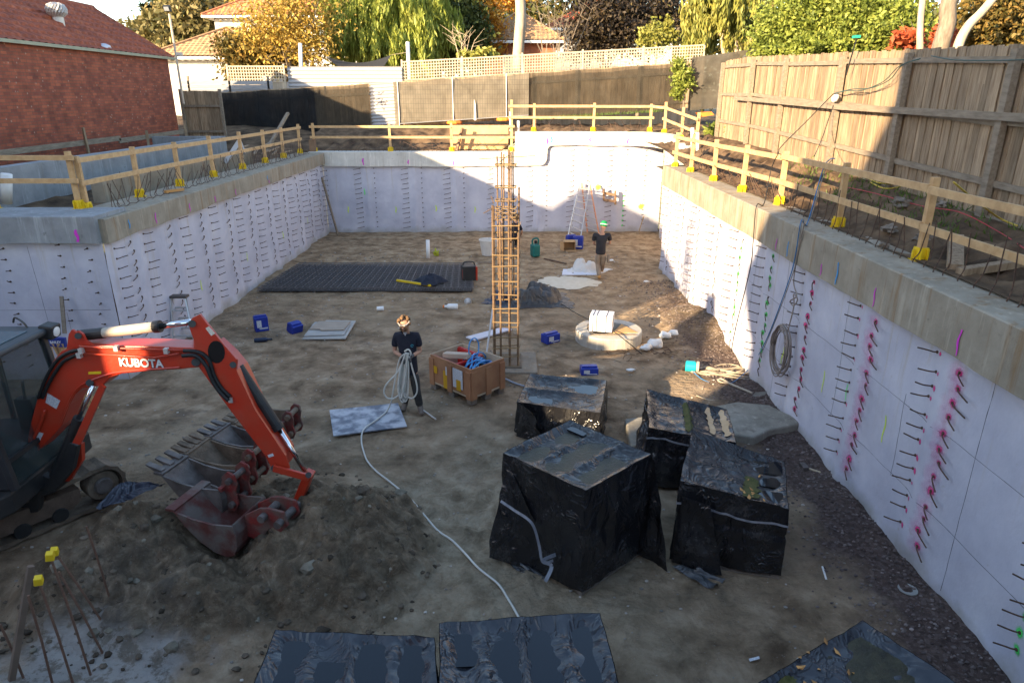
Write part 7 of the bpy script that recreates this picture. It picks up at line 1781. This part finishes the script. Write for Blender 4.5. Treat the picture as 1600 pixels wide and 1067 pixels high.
# ================================================================== people
SKIN = mat('skin', (.42, .22, .14), .55, (.48, .27, .18), 6, 3)
def skin(name, V, Edg, mt, parent=None, sub=2, root=0, smooth_=True, extra=None):
    """one continuous surface grown round a skeleton: V = (point, radius or (rx, ry))"""
    off = Vector(parent['_w']) if parent is not None else Vector((0, 0, 0))
    me = bpy.data.meshes.new(name); me.from_pydata([tuple(Vector(v[0]) - off) for v in V], Edg, [])
    o = bpy.data.objects.new(name, me); COL.objects.link(o)
    sk = o.modifiers.new('skin', 'SKIN'); sk.use_smooth_shade = True; sk.branch_smoothing = .4
    for i, v in enumerate(V):
        r = v[1] if hasattr(v[1], '__len__') else (v[1], v[1])
        me.skin_vertices[0].data[i].radius = r; me.skin_vertices[0].data[i].use_root = i == root
    sb = o.modifiers.new('sub', 'SUBSURF'); sb.levels = sub; sb.render_levels = sub
    bpy.context.view_layer.update()
    m2 = bpy.data.meshes.new_from_object(o.evaluated_get(bpy.context.evaluated_depsgraph_get()))
    bpy.data.objects.remove(o)
    if extra:
        bm = bmesh.new(); bm.from_mesh(m2)
        for mb in extra:
            vs = [bm.verts.new(Vector(v) - off) for v in mb.v]
            for f in mb.f:
                try: bm.faces.new([vs[k] for k in f]).smooth = True
                except ValueError: pass
        bm.to_mesh(m2); bm.free()
    m2.materials.clear(); m2.materials.append(mt); m2.shade_smooth()
    o = bpy.data.objects.new(name, m2); COL.objects.link(o); o.parent = parent; o['_w'] = tuple(off)
    return o
def hand_chain(V, E, iw, w, d, side, up, curl=.6, sc=1.):
    """palm and five fingers from wrist vertex iw; d = pointing direction, side = towards the thumb"""
    d = Vector(d).normalized(); side = Vector(side).normalized(); dn = d.cross(side).normalized() * up
    w = Vector(w); V.append((w + d * .05 * sc, (.034 * sc, .020 * sc))); ip = len(V) - 1; E.append((iw, ip))
    V.append((w + d * .085 * sc, (.036 * sc, .018 * sc))); ik = len(V) - 1; E.append((ip, ik))
    for k, (s, L) in enumerate(((.030, .075), (.010, .085), (-.011, .080), (-.031, .062))):
        p = w + d * .095 * sc + side * s * sc; last = ik
        for q in range(3):
            a = curl * (q + .5); dd = d * math.cos(a) + dn * math.sin(a); p = p + dd * L / 3 * sc; V.append((p, .0095 * sc * (1 - .12 * q))); E.append((last, len(V) - 1)); last = len(V) - 1
    p = w + d * .045 * sc + side * .034 * sc; last = ip
    for q in range(2):
        p = p + (side * .6 + d * .7 + dn * .5 * q).normalized() * .032 * sc; V.append((p, .011 * sc)); E.append((last, len(V) - 1)); last = len(V) - 1
def person(label, J, fwd, look, cloth, seedn=1, hands=True):
    """J: joint name -> point. fwd: the way the body faces; look: the way the head faces"""
    fwd = Vector(fwd).normalized(); look = Vector(look).normalized()
    pv = (J['hipL'] + J['hipR']) / 2
    base = Vector(((J['footL'].x + J['footR'].x) / 2, (J['footL'].y + J['footR'].y) / 2, 0))
    t = thing('person', base, label, 'person')
    V = []; E = []
    def add(p, r, par=None):
        V.append((p, r)); k = len(V) - 1
        if par is not None: E.append((par, k))
        return k
    shm = (J['shL'] + J['shR']) / 2
    p0 = add(pv, (.10, .10)); p1 = add(pv.lerp(shm, .4), (.095, .095), p0); p2 = add(pv.lerp(shm, .8), (.10, .10), p1); nk = add(J['neck'], .055, p2)
    hd = J['head']; up = (hd - J['neck']).normalized(); up = (up + Vector((0, 0, .6))).normalized()
    h0 = add(hd - up * .075 + look * .012, (.062, .072), nk); h1 = add(hd, (.074, .09), h0); h2 = add(hd + up * .075 - look * .008, (.066, .078), h1)
    for s in 'LR':
        a = add(J['sh' + s], .058, p2); b = add(J['sh' + s].lerp(J['el' + s], .5), .047, a); c = add(J['el' + s], .039, b); d = add(J['el' + s].lerp(J['wr' + s], .4), .036, c); w = add(J['wr' + s], .026, d)
        if hands:
            dd = (J['wr' + s] - J['el' + s]).normalized(); dd = (dd + J.get('hd' + s, Vector((0, 0, 0)))).normalized()
            hand_chain(V, E, w, J['wr' + s], dd, Vector((0, 0, 1)).lerp(fwd, .3), -1 if s == 'L' else 1, .65)
        a = add(J['hip' + s], .07, p0); b = add(J['kn' + s].lerp(J['hip' + s], .5), .058, a); c = add(J['kn' + s], .046, b); d = add(J['kn' + s].lerp(J['foot' + s], .35), .045, c); add(J['foot' + s] + Vector((0, 0, .09)), .038, d)
    side = up.cross(look).normalized(); ex_ = []
    nose = MB().blob(hd + look * .093 - up * .012, .019, 2, 1, .1, (1, 1, 1.4)); brow = MB()
    for q in (-1, 1):
        ex_.append(MB().blob(hd + side * .076 * q - up * .01 - look * .01, .022, 3, 1, .1, (.5, 1, 1.3)))
        brow.blob(hd + look * .083 + up * .022 + side * .03 * q, .017, 4, 1, .1, (1.3, 1, .5))
    brow.blob(hd + look * .078 - up * .062, .022, 5, 1, .1, (1.2, 1, .7))
    b = skin('body', V, E, SKIN, t, 2, 0, extra=[nose, brow] + ex_)
    for q in (-1, 1): MB().blob(hd + look * .086 + side * .031 * q + up * .004, .0105, 1, 1, 0).build('eye', mat('eye', (.05, .04, .035), .2), b, smooth=True)
    MB().box(hd + look * .094 - up * .044, (.045, .01, .01)).build('mouth', mat('lips', (.30, .12, .09), .5), b)
    # shirt
    V = []; E = []
    s0 = add(pv + Vector((0, 0, -.09)), (.165, .15)); s1 = add(pv + Vector((0, 0, .03)), (.165, .15), s0); s1 = add(pv.lerp(shm, .42), (.162, .148), s1); s2 = add(pv.lerp(shm, .78), (.165, .15), s1); s3 = add(J['neck'] - Vector((0, 0, .035)), (.09, .08), s2)
    for s in 'LR':
        a = add(J['sh' + s] + Vector((0, 0, .0)), .083, s2); b_ = add(J['sh' + s].lerp(J['el' + s], .42), .070, a); add(J['sh' + s].lerp(J['el' + s], .74), .070, b_)
    sh = skin('t_shirt', V, E, cloth['shirt'], t, 2)
    V = []; E = []
    q0 = add(pv + Vector((0, 0, .06)), (.165, .12)); q1 = add(pv - Vector((0, 0, .05)), (.17, .13), q0)
    for s in 'LR':
        a = add(J['hip' + s] - Vector((0, 0, .06)), .104, q1); m_ = add(J['kn' + s].lerp(J['hip' + s], .5), .092, a); c = add(J['kn' + s], .075, m_); d = add(J['kn' + s].lerp(J['foot' + s] + Vector((0, 0, .1)), .5), .073, c); add(J['foot' + s] + Vector((0, 0, .11)), .066, d)
    tr_ = skin('trousers', V, E, cloth['trousers'], t, 2)
    for s in 'LR':
        f = J['foot' + s]; fd = J.get('fd' + s, fwd); fd = Vector((fd.x, fd.y, 0)).normalized()
        V = [(f + Vector((0, 0, .16)), .056), (f + Vector((0, 0, .065)), .055), (f + fd * .10 + Vector((0, 0, .05)), (.05, .046)), (f + fd * .19 + Vector((0, 0, .04)), (.045, .034)), (f - fd * .05 + Vector((0, 0, .05)), .045)]
        skin('boot', V, [(0, 1), (1, 2), (2, 3), (1, 4)], cloth['boots'], t, 2, 1)
    return t, b, sh, tr_, hd, up, side
NAVY = mat('navy shirt cloth', (.010, .011, .020), .9, (.018, .019, .03), 8, 4, .25, 25)
BLKT = mat('dusty black work trousers', (.022, .021, .021), .9, (.065, .06, .055), 5, 5, .3, 20)
BOOT = mat('muddy boots', (.11, .085, .065), .9, (.20, .16, .13), 9, 4, .4, 40)
# worker with the hose, facing the camera and looking down
Y0 = onz(644, 643).y; P = lambda x, y, o=0.: ony(x, y, Y0 + o)
fr, fl = onz(633, 640), onz(656, 646)
J = dict(hipR=P(632.5, 578), hipL=P(646.5, 578), shR=P(618.5, 523), shL=P(652, 523), neck=P(634.5, 517), head=P(631.5, 506, -.10), elR=P(616.5, 549), elL=P(656, 549), wrR=P(629, 557.5, -.24), wrL=P(644, 556, -.24),
         knR=P(632, 607, -.05), knL=P(650.5, 609, -.04), footR=fr + Vector((0, .06, .0)), footL=fl + Vector((0, .06, .0)), fdR=Vector((-.1, -1, 0)), fdL=Vector((.3, -1, 0)))
t, body, sh, tr_, hd, up, side = person('person in a navy t-shirt looking down at a bundle of cream hose in gloved hands', J, (0, -1, 0), (-.10, -.85, -.42), dict(shirt=NAVY, trousers=BLKT, boots=BOOT), hands=False)
HAIR = mat('curly brown hair', (.10, .055, .025), .85, (.22, .13, .065), 14, 3, .8, 60)
look = Vector((-.10, -.85, -.42)).normalized()
m = MB(); g = random.Random(5)
for k in range(70):
    d = Vector((g.gauss(0, 1), g.gauss(0, 1), g.gauss(0, 1))).normalized()
    if d.dot(look) > .35 and d.dot(up) < .75 or d.dot(up) < -.25: continue
    m.blob(hd + up * .035 + d * .093, g.uniform(.022, .036), k, 1, .5)
m.build('hair', HAIR, t, smooth=True)
m = MB(); [m.blob(hd + look * (.07 + .01 * math.cos(a)) - up * (.062 + .015 * math.cos(a * 2)) + side * .05 * math.sin(a), .021, k, 1, .3) for k, a in enumerate(np.linspace(-1.5, 1.5, 9))]; m.build('beard', HAIR, t, smooth=True)
m = MB().tube([hd + up * .055 + (look * .104 * math.cos(a) + side * .092 * math.sin(a)) for a in np.linspace(-1.7, 1.7, 15)], .011, 6); [m.blob(hd + up * .057 + look * .106 + side * .036 * q, .024, 3, 1, .05, (1.1, .5, .8)) for q in (-1, 1)]; m.build('sunglasses', mat('shiny pale lenses', (.5, .46, .40), .15), t, smooth=True)
GLV = mat('grey work glove', (.05, .05, .052), .9, (.13, .13, .13), 12, 3)
for s in 'LR':
    V = []; E = []; w = J['wr' + s]; d = (w - J['el' + s]).normalized(); d = (d + Vector((0, 0, -.2))).normalized()
    V.append((w - d * .05, .036)); V.append((w, .033)); E.append((0, 1)); hand_chain(V, E, 1, w, d, Vector((0, -.3, 1)), -1 if s == 'L' else 1, .7, 1.18); skin('glove', V, E, GLV, t, 2)
LOGO = mat('teal print', (.02, .35, .45), .5)
c = J['shL'].lerp(J['hipL'], .13).lerp((J['shR'] + J['hipR']) / 2, .22)
lg = MB().tube([c + Vector((.020 * math.cos(a), -.143, .02 * math.sin(a) - .01)) for a in np.linspace(0, 5.4, 12)], .004, 4); lg.build('chest_print', LOGO, t)
MB().prism([J['neck'] + Vector(k) for k in ((-.035, -.098, .01), (.035, -.098, .01), (0, -.11, -.05))], (0, -.006, 0)).build('undershirt', mat('grey undershirt', (.35, .34, .34), .9), t)
# the bundle of hose hanging from the hands
hx = P(635.5, 555, -.34); m = MB(); g = random.Random(9); R_ = .0135
def hang(pts, r=R_): m.tube(spline([P(x, y, o) for x, y, o in pts], 7), r, 7)
hang([(634, 552, -.32), (622, 580, -.36), (604, 600, -.38), (600, 613, -.38), (606, 622, -.38), (618, 621, -.38), (628, 608, -.37), (634, 580, -.34), (637, 555, -.32)])
hang([(638, 551, -.32), (644, 575, -.36), (651, 600, -.36), (651, 614, -.36), (644, 622, -.36), (635, 618, -.36), (630, 605, -.36), (632, 575, -.34), (636, 555, -.32)])
for k in range(9):
    a = g.uniform(-5, 6); b = g.uniform(612, 632); o = -.31 - g.uniform(0, .09); wdt = g.uniform(2.5, 5)
    hang([(635 + a * .2, 551, o), (631 + a - wdt * .4, 580, o), (630 + a - wdt, b - 12, o), (631 + a, b, o - .01), (632 + a + wdt * .8, b - 10, o), (636 + a * .5 + 1, 580, o), (637, 552, o)])
hang([(632, 549, -.30), (638, 546, -.31), (642, 552, -.32), (638, 558, -.33), (632, 556, -.32)])
tail = [P(632, 553, -.3), P(624, 562, -.26), P(618, 590, -.24), P(614, 612, -.3), onz(611, 628, .3), onz(606, 640, .10)]
fl_ = [(598, 650), (585, 660), (572, 669), (566, 678), (565, 692), (568, 706), (574, 722), (588, 738), (606, 752), (622, 765), (640, 780), (664, 808), (684, 830), (706, 846), (726, 866), (748, 890), (778, 914), (794, 938), (808, 962), (820, 985)]
for x, y in fl_:
    h = 0.
    for _ in range(12): q = onz(x, y, h); h = h * .4 + .6 * max(floor_z(q.x, q.y), .065 if y < 685 else -1)
    tail.append(Vector((q.x, q.y, max(h, floor_z(q.x, q.y)) + .022)))
m.tube(spline(tail, 5), R_, 7)
tag(m.build('hose', HOSE, smooth=True), 'cream hose bundled in the worker\'s hands and trailing across the floor to the foreground', 'hose')
# worker walking away
Y0 = onz(938, 436).y; f0, f1 = onz(936, 437), onz(941, 428)
J = dict(hipL=P(933, 394), hipR=P(944, 394), shL=P(928.5, 366), shR=P(952, 366), neck=P(941, 361.5), head=P(943, 353.5, .05), elL=P(928.0, 381, .06), elR=P(953.2, 380, .08), wrL=P(934, 383, .30), wrR=P(948, 380, .32), knL=P(934, 413, .08), knR=P(941.5, 413, .10), footL=f0, footR=f1 + Vector((0, .12, .0)))
KHA = mat('khaki work trousers', (.22, .165, .12), .9, (.31, .245, .185), 6, 4, .3, 20)
t, body, sh, tr_, hd, up, side = person('person in a green beanie and dark t-shirt walking away towards the back wall', J, (.1, 1, 0), (.1, 1, -.15), dict(shirt=mat('charcoal shirt cloth', (.022, .020, .024), .9, (.034, .032, .036), 8, 4, .25, 25), trousers=KHA, boots=mat('tan boots', (.42, .22, .07), .8, (.5, .28, .1), 8, 3)))
BEAN = mat('green beanie', (.005, .24, .075), .9, (.01, .30, .10), 12, 2, .4, 90)
m = MB().lathe(hd + up * -.005, [(.096, 0), (.105, .02), (.106, .06), (.10, .105), (.075, .145), (.03, .165), (.006, .17)], 18, up); bn = m.build('beanie', BEAN, t, smooth=True)
MB().lathe(hd + up * .045, [(.107, 0), (.1085, .012), (.107, .024)], 18, up, cap=False).build('white_band', WHITEP, bn, smooth=True)
MB().box(P(950.5, 404.5, -.05), (.05, .13, .24), (0, 0, .2)).build('thigh_pocket', KHA, tr_, bevel=.015)
# third worker crouching behind the cage
Y0 = onz(803, 391).y
J = dict(hipL=P(796, 371), hipR=P(805, 371), shL=P(799, 352, .12), shR=P(812, 352, .10), neck=P(806, 347, .15), head=P(807, 340, .2), elL=P(796, 364, .2), elR=P(815.5, 363, .16), wrL=P(800, 372, .42), wrR=P(812, 371, .42), knL=P(796, 372, .38), knR=P(808, 372, .38), footL=onz(798, 391) + Vector((0, .12, 0)), footR=onz(806, 391) + Vector((0, .15, 0)))
t, body, sh, tr_, hd, up, side = person('person in dark clothes crouching behind the rebar column', J, (0, 1, 0), (.1, 1, -.5), dict(shirt=NAVY, trousers=BLKT, boots=BOOT))
m = MB(); g = random.Random(6); [m.blob(hd + up * .03 + Vector((g.gauss(0, 1), g.gauss(-.3, 1), g.gauss(.3, 1))).normalized() * .085, .035, k, 1, .4) for k in range(30)]; m.build('hair', HAIR, t, smooth=True)
